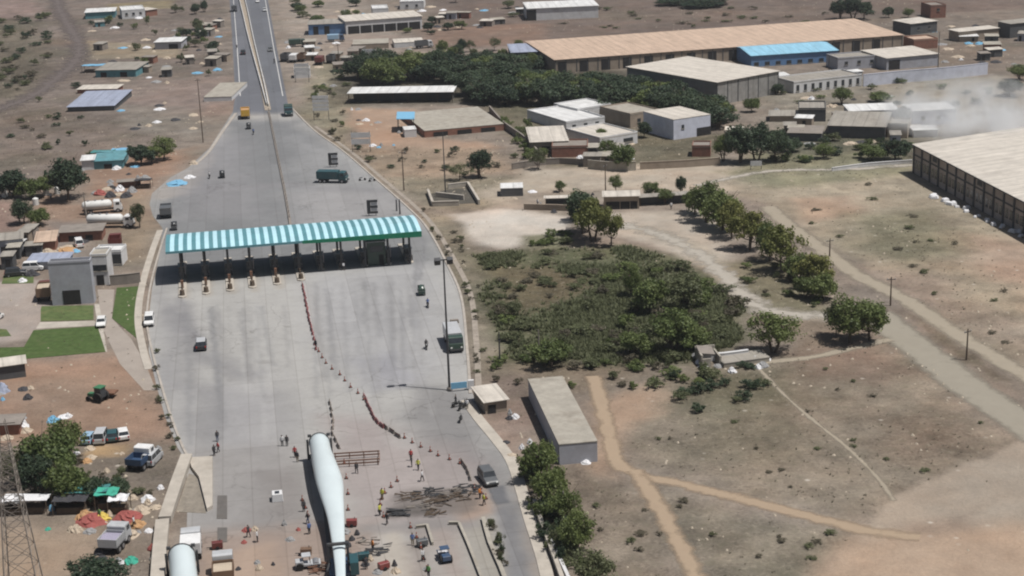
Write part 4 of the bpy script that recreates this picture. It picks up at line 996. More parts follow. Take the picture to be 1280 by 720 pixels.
g.loft([[(xg + (CW - xg) * i / n, -.09, CZ - .25 - .55 * i / n), (xg + (CW - xg) * i / n, .06, CZ - .25 - .55 * i / n), (xg + (CW - xg) * i / n, .06, CZ + .36), (xg + (CW - xg) * i / n, -.09, CZ + .36)] for i in range(n + 1)])
g.build('fascia', M_['green'], canopy)
tr_ = MB()
for yy in (1.2, CD * .5, CD - 1.2): tr_.box((CW / 2, yy, CZ + .05), (CW - 1, .18, .5))
tr_.build('truss', M_['steel'], canopy)
ISL = [230, 258, 287, 315, 343, 371, 399, 427, 456, 484, 509]
FR = [(228, 373), (258, 369), (288, 365), (316, 361), (347, 357), (377, 352), (402, 339), (428, 338), (457, 334), (486, 332), (513, 330)]
WHERE = ['outermost west', 'second', 'third', 'fourth', 'fifth', 'middle red tipped', 'seventh', 'eighth', 'ninth', 'tenth', 'last']
for i, (fx, fy) in enumerate(FR):
    f = cloc((*G(fx, fy), 0)); x = f[0]; L0 = f[1]; L1 = CD + 3.0
    lab = f'{ORD[i]} toll island from the lawn side, narrow concrete strip ' + ('reaching far out of the shade' if i < 6 else 'ending just outside the canopy shadow')
    r = root('toll_island', cw(x, (L0 + L1) / 2, .03), CRZ, lab, 'toll island', 'toll islands under the striped canopy'); hl = (L1 - L0) / 2
    MB().prism([(-.75, -hl + .6), (0, -hl), (.75, -hl + .6), (.75, hl), (-.75, hl)], 0, .22).build('base', pale_m, r, bevel=.04)
    MB().cyl((0, -hl + 1.4, .2), (0, -hl + 1.4, 1.2), .5, .42, 10).build('crash_block', M_['wood'] if i < 6 else M_['dslab'], r)
    for d in (3.0, 4.6):
        MB().cyl((0, -hl + d, .2), (0, -hl + d, 1.3), .14, n=8).build('bollard', M_['wood'] if i < 6 else M_['dsteel'], r)
    if i < 6: MB().box((0, -hl + 6.2, .95), (.5, .5, 1.5)).build('ticket_post', M_['rust'], r)
    for yy in (1.6, CD - 1.6):
        MB().box((x, yy, CZ / 2 + .1), (.42, .42, CZ - .1)).build('column', M_['dsteel'], canopy)
    b = root('toll_booth', cw(x, CD * .42, .25), CRZ, f'{ORD[i]} toll booth from the lawn side, dark glazed cabin shaded by the canopy', 'toll booth', 'toll booths on the islands')
    MB().box((0, 0, .55), (1.35, 2.6, 1.1)).build('wall', PT['grey'], b)
    MB().box((0, 0, 1.62), (1.31, 2.56, 1.04)).build('window', M_['glass'], b)
    MB().box((0, 0, 2.23), (1.6, 3.0, .18)).build('roof', PT['grey'], b)
    bb = root('boom_barrier', cw(x + .55, CD * .42 - 2.4, .25), CRZ, f'{ORD[i]} boom barrier from the lawn side, beside its toll booth', 'boom barrier', 'boom barriers of the toll lanes')
    MB().box((0, 0, .5), (.32, .32, 1.0)).build('cabinet', M_['dsteel'], bb)
    MB().box((0.1, 0, 1.05) if i % 3 else (.1, 0, 2.3), (.1, .1, 2.6) if i % 3 == 0 else (.1, .1, .4)).build('arm', M_['barrw'], bb)
c = root('control_cabin', cw(cloc((*G(466, 318), 0))[0], CD * .3, .03), CRZ, 'tall dark green control cabin under the right half of the canopy', 'cabin')
MB().box((0, 0, 2.4), (3.6, 3.4, 4.8)).build('wall', PT['dgreen'], c); MB().box((0, -1.72, 3.4), (2.6, .06, 1.2)).build('window', M_['glass'], c); MB().box((.9, -1.72, 1.1), (.9, .06, 2.1)).build('door', M_['dark'], c); MB().box((0, 0, 4.88), (3.9, 3.7, .14)).build('roof', M_['steel'], c)

# ------------------------------------------------------------------ boards shaped like a letter beyond the canopy
def letter_board(px, py, label, s):
    x, y = G(px, py); r = root('letter_sign', (x, y, .03), R(4), label, 'sign')
    m = MB(); H = 3.1 * s; Wd = 2.4 * s; z0 = .55
    m.box((-.0 - Wd / 2 + .4 * s, 0, z0 + H / 2), (.8 * s, .3, H))
    for k in (0, .5, 1): m.box((Wd * .17, 0, z0 + .26 * s + (H - .52 * s) * k), (Wd * .66, .3, .52 * s))
    m.build('letter', PT['black'], r, bevel=.02)
    b = MB()
    for k in (.25, .75): b.box((Wd * .17, .06, z0 + .26 * s + (H - .52 * s) * k), (Wd * .60, .1, .62 * s))
    b.build('infill', M_['white_wall'], r)
    for xx in (-Wd * .35, Wd * .3): MB().cyl((xx, .25, 0), (xx, .25, 1.2), .07, n=6).build('leg', M_['dsteel'], r)
letter_board(417, 209, 'dark letter E board standing behind the parked teal bus', 1.0)
letter_board(466, 270, 'dark letter E board just beyond the right half of the canopy', 1.0)

# ------------------------------------------------------------------ traffic barriers and cones
def cone_proto():
    r = root('traffic_cone', (0, 0), 0, 'x', 'traffic cone')
    MB().box((0, 0, .03), (.5, .5, .06)).build('base', M_['black'], r)
    MB().cyl((0, 0, .06), (0, 0, .80), .17, .05, 10).build('body', M_['cone'], r)
    MB().cyl((0, 0, .42), (0, 0, .58), .118, .09, 10).build('band', M_['conew'], r); return r
def barr_proto(m, n):
    r = root('road_barrier', (0, 0), 0, 'x', 'road barrier')
    MB().prof([(-.3, 0), (.3, 0), (.26, .25), (.1, .4), (.08, .9), (-.08, .9), (-.1, .4), (-.26, .25)], -.95, .95).build('body', m, r, bevel=.02)
    MB().box((0, 0, .66), (.2, 1.2, .16)).build('stripe', n, r)
    return r
cone0 = cone_proto(); bar0 = barr_proto(M_['barr'], M_['barrw']); bar1 = barr_proto(M_['dslab'], M_['barr'])
used = set(); SCL = {id(bar0): .8, id(bar1): .8}
bar0.scale = bar1.scale = (.62, .8, .72)
def along(pts, step):
    ln = smooth_line(pts, .2); acc = 0; out = [(ln[0], (ln[1] - ln[0]))]
    for a, b in zip(ln, ln[1:]):
        acc += (b - a).length
        if acc >= step: out.append((b, b - a)); acc = 0
    return out
def row(proto, pts, step, label, group, jit=.1):
    for p, d in along(pts, step * SCL.get(id(proto), 1)):
        a = math.atan2(d.y, d.x) - math.pi / 2 + random.uniform(-jit, jit)
        loc = (p.x + random.uniform(-jit, jit), p.y, .034)
        if id(proto) not in used:
            used.add(id(proto)); proto.location = loc; proto.rotation_euler = (0, 0, a); proto['label'] = label; proto['group'] = group
        else: dup(proto, loc, a, label, group)
row(bar0, [(379,358),(382,376),(386,396),(391,418)], 2.15, 'red plastic road barrier in the straight line below the middle toll island', 'red barriers below the toll islands')
row(bar0, [(393,424),(396,440)], 3.2, 'red road barrier set loosely at the end of the straight barrier line', 'loose red barriers')
row(cone0, [(398,440),(408,455),(418,464),(428,472),(437,484),(448,493),(455,500)], 3.0, 'orange traffic cone in the dotted diagonal across the plaza', 'cones of the diagonal')
row(bar0, [(456,498),(463,514),(470,526),(480,536)], 2.1, 'red road barrier in the curved run between the cones', 'red barriers of the curve')
row(bar1, [(483,536),(492,543),(503,550)], 2.3, 'dusty concrete barrier where the curved red run ends', 'concrete barriers of the curve')
row(cone0, [(506,548),(518,555),(532,562),(548,570),(566,576),(578,581)], 2.0, 'orange traffic cone in the line leading to the side road', 'cones towards the side road')
row(bar1, [(578,580),(585,590),(590,604)], 2.1, 'dusty concrete barrier edging the tarred side road', 'concrete barriers at the side road')
row(cone0, [(594,612),(603,618),(610,628)], 1.6, 'orange traffic cone by the patch of fresh asphalt', 'cones by the fresh asphalt')
row(bar1, [(412,505),(415,520),(416,540),(419,552),(424,562)], 3.0, 'grey concrete barrier in the short row beside the wind blade root', 'barriers beside the blade root')
row(cone0, [(431,580),(434,610),(435,640),(436,660)], 5.0, 'orange traffic cone in the row hugging the right side of the blade', 'cones along the blade')
row(cone0, [(497,602),(487,612),(478,622),(475,640),(484,652)], 1.8, 'orange traffic cone in the bent row left of the dark debris', 'cones left of the debris')
row(cone0, [(378,626),(383,640),(387,655)], 2.5, 'orange traffic cone in the short row left of the blade shadow', 'cones left of the blade shadow')
row(cone0, [(514,660),(520,672),(527,690),(534,716)], 3.0, 'orange traffic cone beside the unfinished lane at the bottom edge', 'cones of the unfinished lane')

# concrete median barriers of the highway: two runs of segments
seg0 = root('median_barrier', (0, 0), 0, 'x', 'median barrier')
MB().prof([(-.3, 0), (.3, 0), (.26, .2), (.1, .4), (.08, .95), (-.08, .95), (-.1, .4), (-.26, .2)], -5.9, 5.9).build('body', mat('median_concrete', A(206, 202, 192), .9, .12, .5, stains=.3), seg0)
MB().box((0, 0, .98), (.22, 11.6, .08)).build('cap_rail', M_['white_wall'], seg0)
row(seg0, [(283,-60),(299,0),(311,50),(326,105),(334,135)], 12.0, 'pale concrete median barrier on the left of the divided highway median', 'median barriers, left run', 0)
row(seg0, [(289,-60),(306,0),(317,50),(330,105),(336,135)], 12.0, 'pale concrete median barrier on the right of the divided highway median', 'median barriers, right run', 0)
strip = ribbon_solid([(286,-60),(302.5,0),(314,50),(328,105),(335,138)], 1.9, 0, .14); tag(strip.build('median_earth', mat('median_soil', A(170, 158, 142), .95, .3, .8)), kind='structure')
dl = root('lane_divider', (*G(349, 205), .03), 0, 'thin dark kerb divider running up the plaza to the canopy', 'divider')
d_ = ribbon_solid([(336,140),(342,170),(349,205),(356,240),(362,275),(364,290)], .5, .03, .4); o = G(349, 205); d_.v = [(x - o[0], y - o[1], z - .03) for x, y, z in d_.v]; d_.build('kerb_stone', M_['dslab'], dl)
posts = MB()
for k, (p, d) in enumerate(along([(336,140),(342,170),(349,205),(356,240),(362,275)], 4.0)):
    MB().cyl((p.x - o[0], p.y - o[1], .3), (p.x - o[0], p.y - o[1], 1.15), .07, n=6).build('post', M_['dsteel'], dl)

# ------------------------------------------------------------------ wind turbine blades on their trailers
def blade_thing(st, z, label, tlabel, clamp=None):
    """st: (centre x, centre row, chord px, thickness ratio) seen at height z"""
    pts = [(P(x, y, z), w) for x, y, w, _ in st]
    o = pts[0][0]; ax = (pts[-1][0] - o).normalized(); sd = Vector((ax.y, -ax.x, 0)) * -1
    r = root('wind_turbine_blade', (o.x, o.y, z), 0, label, 'turbine blade'); rings = []; n = 24
    for (p, w), (_, _, _, tr) in zip(pts, st):
        c = w / (F_PX / (p - CAM_LOC).length); th = c * tr; rr = []
        for i in range(n):
            t = 2 * math.pi * i / n; q = p - o + sd * (math.cos(t) * c / 2) + Vector((0, 0, math.sin(t) * th / 2)); rr.append(q)
        rings.append(rr)
    # finer stations by Catmull-Rom along the span
    fine = []
    for i in range(len(rings) - 1):
        a, b, c_, d = rings[max(i - 1, 0)], rings[i], rings[i + 1], rings[min(i + 2, len(rings) - 1)]
        for k in range(4):
            t = k / 4; fine.append([.5 * ((2 * q1) + (q2 - q0) * t + (2 * q0 - 5 * q1 + 4 * q2 - q3) * t * t + (3 * q1 - q0 - 3 * q2 + q3) * t ** 3) for q0, q1, q2, q3 in zip(a, b, c_, d)])
    fine.append(rings[-1])
    MB().loft(fine, cap=True).build('shell', M_['blade'], r, smooth=True)
    D0 = st[0][2] / (F_PX / (o - CAM_LOC).length)
    MB().cyl(-ax * .12, ax * .10, D0 / 2 * 1.04, n=28).build('root_ring', M_['dsteel'], r)
    # trailer
    t = root('blade_trailer', (o.x, o.y, .03), math.atan2(ax.y, ax.x), tlabel, 'trailer')
    L_ = 30.0; hw = D0 / 2 + .22; h0 = z - .03
    f = MB()
    for s in (-1, 1): f.box((.2, s * hw, h0 * .55 + .3), (.4, .3, h0 * 1.1)); f.box((.2, s * hw * .8, h0 + D0 * .42), (.4, .5, .3))
    f.box((.2, 0, .75), (.4, hw * 2, .5)); f.build('root_frame', M_['dsteel'], t)
    MB().box((L_ / 2, 0, .82), (L_, .5, .4)).build('beam', M_['dsteel'], t)
    MB().box((3, 0, .95), (5.5, 2.3, .22)).build('deck', PT['yellow'], t)
    for x in (1.5, 2.9, 4.3):
        for s in (-1, 1): MB().cyl((x, s * .8, .5), (x, s * 1.2, .5), .48, n=14).build('wheel', M_['black'], t)
    return r, t, o, ax
B1 = [(399,553,25,1.0),(401.5,566,26,.98),(406,582,30,.84),(412,603,33,.62),(416,625,27,.50),(419.5,645,21.5,.45),(422,668,17.5,.42),(424,690,15,.40),(425.5,715,12.5,.38),(427,760,11,.36),(428,860,10,.3)]
b1, t1, o1, ax1 = blade_thing(B1, 2.7, 'white wind turbine blade lying along the plaza, widest below its round root', 'dark steel blade trailer carrying the long white blade')
# clamp dolly under the thin part
cp = P(423, 692, 2.7); dl = root('steering_dolly', (cp.x, cp.y, .03), math.atan2(ax1.y, ax1.x), 'dark blue steering dolly with clamp gripping the thin part of the blade', 'dolly')
MB().box((0, 0, .9), (4.2, 2.4, .4)).build('deck', PT['blue'], dl)
for s in (-1, 1):
    MB().box((-.8, s * 1.15, 2.2), (.4, .28, 3.0)).build('clamp_post', M_['dsteel'], dl)
    MB().cyl((-.8, s * 1.1, 1.2), (1.8, s * 1.5, 1.4), .14, n=6).build('brace', M_['dsteel'], dl)
MB().box((-.8, 0, 3.55), (.45, 2.6, .26)).build('clamp_bar', M_['dsteel'], dl)
MB().box((1.2, 1.75, 1.7), (2.6, 1.0, 1.6)).build('engine_box', PT['teal'], dl)
for x in (-1.4, 0, 1.4):
    for s in (-1, 1): MB().cyl((x, s * .85, .5), (x, s * 1.22, .5), .48, n=14).build('wheel', M_['black'], dl)
B2 = [(227,695,32,1.0),(228,705,32,1.0),(230,725,33,.9),(233,760,36,.7),(236,800,28,.5),(239,860,18,.4)]
blade_thing(B2, 2.6, 'white wind turbine blade cut by the bottom edge, only its round root end showing', 'dark blade trailer under the second blade at the bottom edge')

# ------------------------------------------------------------------ lamp masts, blue board
mx_, my_ = G(562, 488); mh = zat(mx_, my_, 324)
m = root('lamp_mast', (mx_, my_), CRZ, 'tall dark lamp mast with twin floodlights beside the blue board', 'lamp mast')
MB().cyl((0, 0, 0), (0, 0, mh), .20, .11, 10).build('pole', M_['dsteel'], m); MB().box((0, 0, mh - .1), (2.4, .16, .16)).build('crossarm', M_['dsteel'], m)
for s in (-1, 1):
    MB().box((s * .95, -.1, mh - .25), (.9, .7, .95), tilt=(.5, 0, 0)).build('floodlight', M_['dsteel'], m)
MB().cyl((0, 0, 0), (0, 0, .5), .5, .4, 10).build('base', M_['dslab'], m)
bx, by = G(574, 489); b = root('blue_board', (bx, by, .03), CRZ, 'blank blue board on white posts at the right edge of the plaza', 'board')
MB().box((0, 0, .95), (2.5, .12, 1.0)).build('panel', TARP['blue'], b)
for s in (-1, 1): MB().box((s * 1.15, .1, .75), (.12, .1, 1.5)).build('post', M_['white_wall'], b)
MB().box((1.9, .1, .8), (.9, .5, 1.6)).build('cabinet', M_['white_wall'], b)
px_, py_ = G(560, 336)
bs = root('concrete_block', (*G(568, 404), .03), CRZ, 'dark low concrete block lying ahead of the parked green truck', 'block'); MB().box((0, 0, .35), (1.7, .5, .7), taper=.85).build('body', M_['dslab'], bs, bevel=.04)
# ------------------------------------------------------------------ buildings, left of the road
M_['grey_block_roof'] = mat('grey_roof_felt', A(122, 123, 128), .9, .15, .5)
LW = 'window'
building('office_building', 'square grey block with a dark entrance facing the lawns', 'building', (66,382), (118,379), 331, 325, wall='grey_wall', roof='grey_block_roof', rt='flat', doors=((.48, 3.2, .35),))
MB_ = building('office_annex', 'small white block with dark windows right of the grey office', 'building', (116,357), (137,356), 321, 312, wall='white_wall', roof='slab', rt='flat', wins=((.3, .6), (.7, .6)), doors=((.5, 1.4, .35),), winw=1.6, winh=1.2)
building('office_annex', 'white upper annex with a large square dark window', 'building', (119,333), (153,332), 316, 308, wall='white_wall', roof='white_roof', rt='flat', wins=((.7, .5),), winw=3.2, winh=2.0)
wall_run('compound_wall', 'low grey compound wall beside the narrow lawn strip', 'wall', [(138,357),(160,355),(176,353)], 2.0, .25, M_['dslab'])
building('roadside_shed', 'dark shed with a bright cream sloping roof at the left edge', 'shed', (-18,478), (33,471), 461, 450, wall='dark_wall', roof='cream_roof', rt='mono', rise=.3, swins=0)
building('roadside_shed', 'dark red shed with pale gable end at the left edge', 'shed', (-20,545), (25,543), 532, 521, wall='brick', roof='dslab', rt='mono', rise=.2)
building('blue_roof_shed', 'long shed under a lavender blue sheet roof in the scrub', 'shed', (85,140), (143,138), 134, 116, wall='dark_wall', roof='lav_roof', rt='mono', rise=.5)
building('cream_roof_hut', 'narrow hut with cream roof directly behind the lavender shed', 'hut', (97,117), (146,116), 112, 107, wall='brick', roof='cream_roof', rt='mono', rise=.2)
building('roadside_shed', 'teal walled shed with a dark front beyond the lavender shed', 'shed', (120,97), (170,96), 88, 79, wall='teal', roof='grey_roof', rt='mono', rise=.3, doors=((.2, 2, .7), (.7, 2.4, .7)))
building('roadside_shed', 'white open fronted shed near the highway on the left', 'shed', (194,62), (227,61), 53, 48, wall='grey_wall', roof='white_roof', rt='mono', rise=.3, doors=((.7, 3.5, .7),))
building('roadside_shed', 'green walled hut at the far upper left', 'hut', (107,24), (144,22), 16, 11, wall='teal', roof='white_roof', rt='mono', rise=.3)
building('small_house', 'pale far house with a white roof at the upper left', 'house', (153,24), (182,22), 14, 8, wall='white_wall', roof='white_roof', rt='flat', wins=((.2, .6), (.5, .6), (.8, .6)))
building('small_house', 'low brown far house right of the white roofed one', 'house', (183,21), (197,19), 13, 9, wall='brick', roof='cream_roof', rt='mono', rise=.2)
building('concrete_platform', 'plain pale concrete slab beside the left carriageway', 'platform', (255,127), (290,126), 122, 104, wall='white_wall', roof='slab', rt='flat', parapet=0)
building('teal_shed', 'teal walled roadside shed with junk on its roof', 'shed', (117,212), (154,210), 202, 190, wall='teal', roof='teal', rt='mono', rise=.2, doors=((.5, 2, .6),))
building('white_hut', 'small white hut attached to the teal shed', 'hut', (103,213), (118,212), 201, 195, wall='white_wall', roof='white_roof', rt='mono', rise=.2)
building('roadside_stall', 'long low dark red stall row behind the tankers', 'stall', (148,236), (176,234), 228, 225, wall='brick', roof='dslab', rt='mono', rise=.2, open_=True)
building('roadside_shed', 'grey hut with dirty white roof at the left edge above the lawns', 'hut', (-10,322), (30,318), 302, 293, wall='grey_wall', roof='grey_roof', rt='mono', rise=.3, doors=((.4, 1.2, .6),))
building('roadside_shed', 'small pink hut with pale roof left of the dark red shed', 'hut', (46,318), (70,316), 303, 291, wall='brick', roof='beige' if 'beige' in M_ else 'tan_roof', rt='mono', rise=.3)
building('roadside_shed', 'long dark red shed below the tankers', 'shed', (75,303), (128,300), 291, 282, wall='brick', roof='dslab', rt='mono', rise=.2, doors=((.3, 1.5, .6), (.7, 1.5, .6)))
building('roadside_shed', 'pale blue roofed shed behind the grey office', 'shed', (35,338), (84,336), 328, 318, wall='grey_wall', roof='lav_roof', rt='mono', rise=.2)
# ------------------------------------------------------------------ right of the road
building('grey_roof_shed', 'long grey flat roofed shed by the side road, trees at its near end', 'shed', (699,580), (747,577), 552, wall='grey_wall', roof='slab', rt='flat', parapet=0, br=(703,471))
building('roadside_hut', 'small pale roofed hut beside the plaza edge', 'hut', (607,518), (634,514), 503, 482, wall='tan_wall', roof='cream_roof', rt='mono', rise=.2, doors=((.3, 1.2, .7),))
building('house_row', 'low terrace with a pale roof and dark doorways behind the big tree', 'house', (755,262), (799,261), 246, 240, wall='tan_wall', roof='cream_roof', rt='mono', rise=.2, doors=((.25, 3, .6), (.6, 2, .6), (.85, 1.5, .6)))
building('low_shed', 'low dark shed with pale roof left of the big tree', 'shed', (682,262), (722,261), 248, 246, wall='dark_wall', roof='cream_roof', rt='mono', rise=.1, open_=True)
building('pump_house', 'pale grey pump house at the verge below the sheds', 'pump house', (626,246), (654,245), 236, 229, wall='dark_wall', roof='white_roof', rt='flat', parapet=0)
building('low_shed', 'low white roofed hut among bushes right of the terrace', 'hut', (800,258), (862,254), 247, 242, wall='dark_wall', roof='grey_roof', rt='mono', rise=.1, open_=True)
# triple roof slab with blue canopy
building('flat_roof_shed', 'wide three bay shed with grey flat roofs beside the blue canopy', 'shed', (531,172), (630,163), 164, 135, wall='brick', roof='slab', rt='flat', parapet=0, doors=((.2, 4, .7), (.5, 4, .7), (.8, 4, .7)))
building('open_shed', 'dark open shed with a long pale roof edge behind the grey flat roofs', 'shed', (436,130), (566,128), 117, 110, wall='dark_wall', roof='white_roof', rt='mono', rise=.4, open_=True)
bc = root('blue_canopy', (*G(508, 162), 0), R(2), 'bright blue sheet canopy beside the grey flat roofed shed', 'canopy')
zc = 4.0
MB().box((0, 0, zc), (5.0, 8.5, .12), tilt=(.05, .04, 0)).build('roof', TARP['blue'], bc)
for sx in (-2.2, 2.2):
    for sy in (-3.8, 3.8): MB().cyl((sx, sy, 0), (sx, sy, zc), .09, n=6).build('post', M_['dsteel'], bc)
for i_, t_ in enumerate((.34, .67)): pass
building('small_shelter', 'small white roofed shelter beside the blue canopy', 'shelter', (506,172), (521,171), 163, 158, wall='white_wall', roof='white_roof', rt='flat', parapet=0)
# white houses cluster
building('white_house', 'low white house with long pale roof, leftmost of the white houses', 'house', (708,165), (756,158), 154, 129, wall='white_wall', roof='white_roof', rt='flat', wins=((.2, .5), (.5, .5), (.8, .5)))
building('white_house', 'white two storey house raised behind the low white house', 'house', (722,150), (764,143), 138, 123, wall='white_wall', roof='white_roof', rt='flat', wins=((.3, .6), (.7, .6)))
building('white_house', 'small white house front nearest the bushes below the cluster', 'house', (750,187), (797,179), 174, 152, wall='white_wall', roof='cream_roof', rt='flat', wins=((.75, .5),), winw=3, doors=((.3, 1.2, .7),))
building('white_house', 'pale grey roofed house left of the tall lavender house', 'house', (788,160), (824,154), 144, 126, wall='tan_wall', roof='slab', rt='flat', wins=((.3, .5), (.7, .5)))
building('lavender_house', 'tall lavender fronted house with cream roof and dark garage', 'house', (842,175), (888,168), 150, 131, wall='lav_wall', roof='cream_roof', rt='flat', parapet=0, doors=((.82, 4.5, .42),), wins=((.25, .6),), winw=.8)
building('low_house', 'low tan house with white roof patch left of the white cluster', 'house', (664,192), (710,190), 178, 160, wall='tan_wall', roof='cream_roof', rt='mono', rise=.4, doors=((.4, 2, .6),))
building('low_house', 'small brick house with bare roof under the white cluster', 'house', (690,197), (735,196), 185, 176, wall='brick', roof='dslab', rt='flat')
# factories
building('white_warehouse', 'large warehouse with a flat cream roof and grey cladding behind the dark trees', 'warehouse', (896,132), (973,117), 103, depth=39, bays=6, wall='steel_wall', roof='cream_roof', rt='mono', rise=.3, over=.4)
building('long_tan_warehouse', 'very long warehouse with a tan sheet roof across the upper right', 'warehouse', (694,92), (1128,60), 75, 37, wall='tan_wall', roof='tan_roof', rt='mono', rise=.8, bays=34, doors=tuple((.02 + .06 * i, 3.0, .8) for i in range(16)))
building('blue_roof_factory', 'factory with bright light blue roof and darker blue walls', 'factory', (939,84), (1047,77), 70, 53, wall='blue_wall', roof='blue_roof', rt='gable_x', rise=1.2, wins=tuple((.06 + .125 * i, .25) for i in range(8)), winw=1.6, winh=1.2)
building('white_block', 'long white block with a row of small dark windows', 'building', (992,117), (1077,107), 104, 90, wall='white_wall', roof='grey_roof', rt='flat', wins=tuple((.06 + .11 * i, .5) for i in range(9)), winw=1.0, winh=1.8)
building('grey_block', 'grey block with flat pale roof behind the long white block', 'building', (1047,88), (1100,84), 74, 66, wall='grey_wall', roof='grey_roof', rt='flat', wins=((.2, .6), (.5, .6), (.8, .6)))
building('cream_roof_factory', 'grey factory with pale cream roof right of the blue factory', 'factory', (1108,88), (1172,82), 73, 59, wall='grey_wall', roof='cream_roof', rt='mono', rise=.4, doors=((.15, 4, .8),))
wall_run('boundary_wall', 'tall white boundary wall running right from the white block', 'wall', [(1079,108),(1130,103),(1180,99),(1234,93)], 3.6, .3, M_['lav_wall'])
building('white_roof_house', 'dark walled house with a bright white roof right of the grey shed', 'house', (1062,152), (1122,150), 139, 131, wall='grey_wall', roof='white_roof', rt='mono', rise=.3, wins=((.35, .5), (.65, .5), (.85, .5)))
building('white_roof_house', 'house with bright white roof nearest the smoke', 'house', (1140,158), (1194,155), 139, 130, wall='lav_wall', roof='white_roof', rt='mono', rise=.3, wins=((.25, .5), (.6, .5)))
building('grey_roof_house', 'long dark shed with grey roof in front of the white roofed house', 'shed', (1035,172), (1106,174), 157, 141, wall='dark_wall', roof='grey_roof', rt='mono', rise=.3)
building('tan_house', 'small square tan house at the right end of the long dark shed', 'house', (1109,172), (1134,173), 156, 149, wall='tan_wall', roof='slab', rt='flat')
building('dark_house', 'dark windowless block left of the grey roofed shed', 'house', (998,152), (1032,152), 137, 128, wall='dark_wall', roof='grey_roof', rt='flat')
building('low_house', 'low hut with pale grey roof left of the dark windowless block', 'hut', (962,152), (997,152), 145, 139, wall='tan_wall', roof='grey_roof', rt='mono', rise=.2)
building('tower_house', 'narrow dark brick tower house at the top right', 'house', (1163,23), (1182,22), 8, 3, wall='brick', roof='dslab', rt='flat', wins=((.5, .7),))
building('corner_house', 'cream roofed dark house at the end of the long tan warehouse', 'house', (1138,44), (1171,40), 30, 22, wall='dark_wall', roof='cream_roof', rt='mono', rise=.3, wins=((.3, .5), (.7, .5)))
building('brick_house', 'low orange brick house below the cream roofed corner house', 'house', (1142,62), (1172,60), 51, 45, wall='brick', roof='tan_roof', rt='flat')
building('pale_shed', 'long pale shed at the far right edge', 'shed', (1198,52), (1248,47), 40, 34, wall='tan_wall', roof='cream_roof', rt='mono', rise=.2)
building('pale_shed', 'dark shed at the far right corner', 'shed', (1262,48), (1300,44), 30, 24, wall='dark_wall', roof='grey_roof', rt='mono', rise=.2)
building('far_warehouse', 'far white warehouse with white roof at the top of the picture', 'warehouse', (660,26), (748,22), 11, 2, wall='white_wall', roof='white_roof', rt='mono', rise=.4, doors=((.05, 4, .9),))
building('blue_shed', 'bright blue fronted shed beside the far highway', 'shed', (386,44), (432,42), 31, 25, wall='blue_wall', roof='grey_roof', rt='mono', rise=.2, doors=((.2, 2, .8), (.5, 2, .8)))
building('long_open_shed', 'long open fronted shed with a cream roof right of the blue shed', 'shed', (433,43), (528,36), 27, 17, wall='white_wall', roof='cream_roof', rt='mono', rise=.4, doors=tuple((.1 + .16 * i, 4.5, .6) for i in range(6)))
building('pale_slab_house', 'low pale house with a flat roof below the open fronted shed', 'house', (441,62), (486,60), 56, 49, wall='tan_wall', roof='slab', rt='flat', parapet=0)
building('pale_slab_house', 'second low pale house just right of the first flat one', 'house', (493,60), (530,58), 54, 48, wall='white_wall', roof='cream_roof', rt='flat', parapet=0)
building('white_huts', 'small white hut at the top of the dark tree belt', 'hut', (452,91), (474,90), 83, 79, wall='white_wall', roof='white_roof', rt='mono', rise=.1, group=None)
building('long_white_shed', 'narrow white roofed shed half hidden by the dark trees', 'shed', (453,82), (486,80), 76, 71, wall='dark_wall', roof='white_roof', rt='mono', rise=.2)
building('grey_tank_shed', 'blue grey shed at the left end of the long tan warehouse', 'shed', (640,82), (684,80), 66, 56, wall='dark_wall', roof='lav_roof', rt='mono', rise=.5)
building('white_gate_house', 'white gate house in the trees above the tan warehouse end', 'house', (466,22), (486,21), 12, 7, wall='white_wall', roof='white_roof', rt='flat')
building('far_white_house', 'pale far house at the top centre between trees', 'house', (500,12), (530,11), 3, -2, wall='white_wall', roof='white_roof', rt='flat', wins=((.3, .5), (.7, .5)))

# ------------------------------------------------------------------ the great warehouse on the right
A0, B0 = (1142, 216), (1280, 293)
a, rz, L0, z, _ = bframe(A0, B0, 181, None, 10)
LB = L0 * 1.75; D = 75
wh = root('great_warehouse', (a.x, a.y), rz, 'great cream roofed warehouse with a long pilastered side at the right edge', 'warehouse')
MB().box((LB / 2, D / 2, z / 2 - .02), (LB, D, z - .04)).build('wall', mat('warehouse_render', A(196, 182, 172), .9, .16, .5, stains=.35), wh)
m = MB(); rs = 3.2
m.add([(-.5, -.5, z), (LB + .5, -.5, z), (LB + .5, D / 2, z + rs), (-.5, D / 2, z + rs), (LB + .5, D + .5, z), (-.5, D + .5, z),
       (-.5, -.5, z + .12), (LB + .5, -.5, z + .12), (LB + .5, D / 2, z + rs + .12), (-.5, D / 2, z + rs + .12), (LB + .5, D + .5, z + .12), (-.5, D + .5, z + .12)],
      [(0, 3, 2, 1), (3, 5, 4, 2), (6, 7, 8, 9), (9, 8, 10, 11), (0, 1, 7, 6), (5, 11, 10, 4), (0, 6, 9, 3), (3, 9, 11, 5), (1, 2, 8, 7), (2, 4, 10, 8)])
rf = m.build('roof', M_['cream_roof'], wh)
gt = MB().box((LB / 2, -.58, z + .02), (LB + 1, .2, .22)).build('gutter', M_['dsteel'], rf)
v = MB()
for i in range(9): v.box((4 + i * LB / 9, D / 2 - 1.5, z + rs + .35), (LB / 9 * .7, 1.2, .5))
v.build('ridge_vent', M_['grey_roof'], rf)
nb = 21; bw = LB / nb
for i in range(nb + 1):
    MB().box((i * bw, -.12, z / 2 - .1), (.5, .3, z - .2)).build('pilaster', M_['dark_wall'], wh)
MB().box((LB / 2, -.05, z * .66), (LB, .14, .35)).build('string_course', M_['dark_wall'], wh)
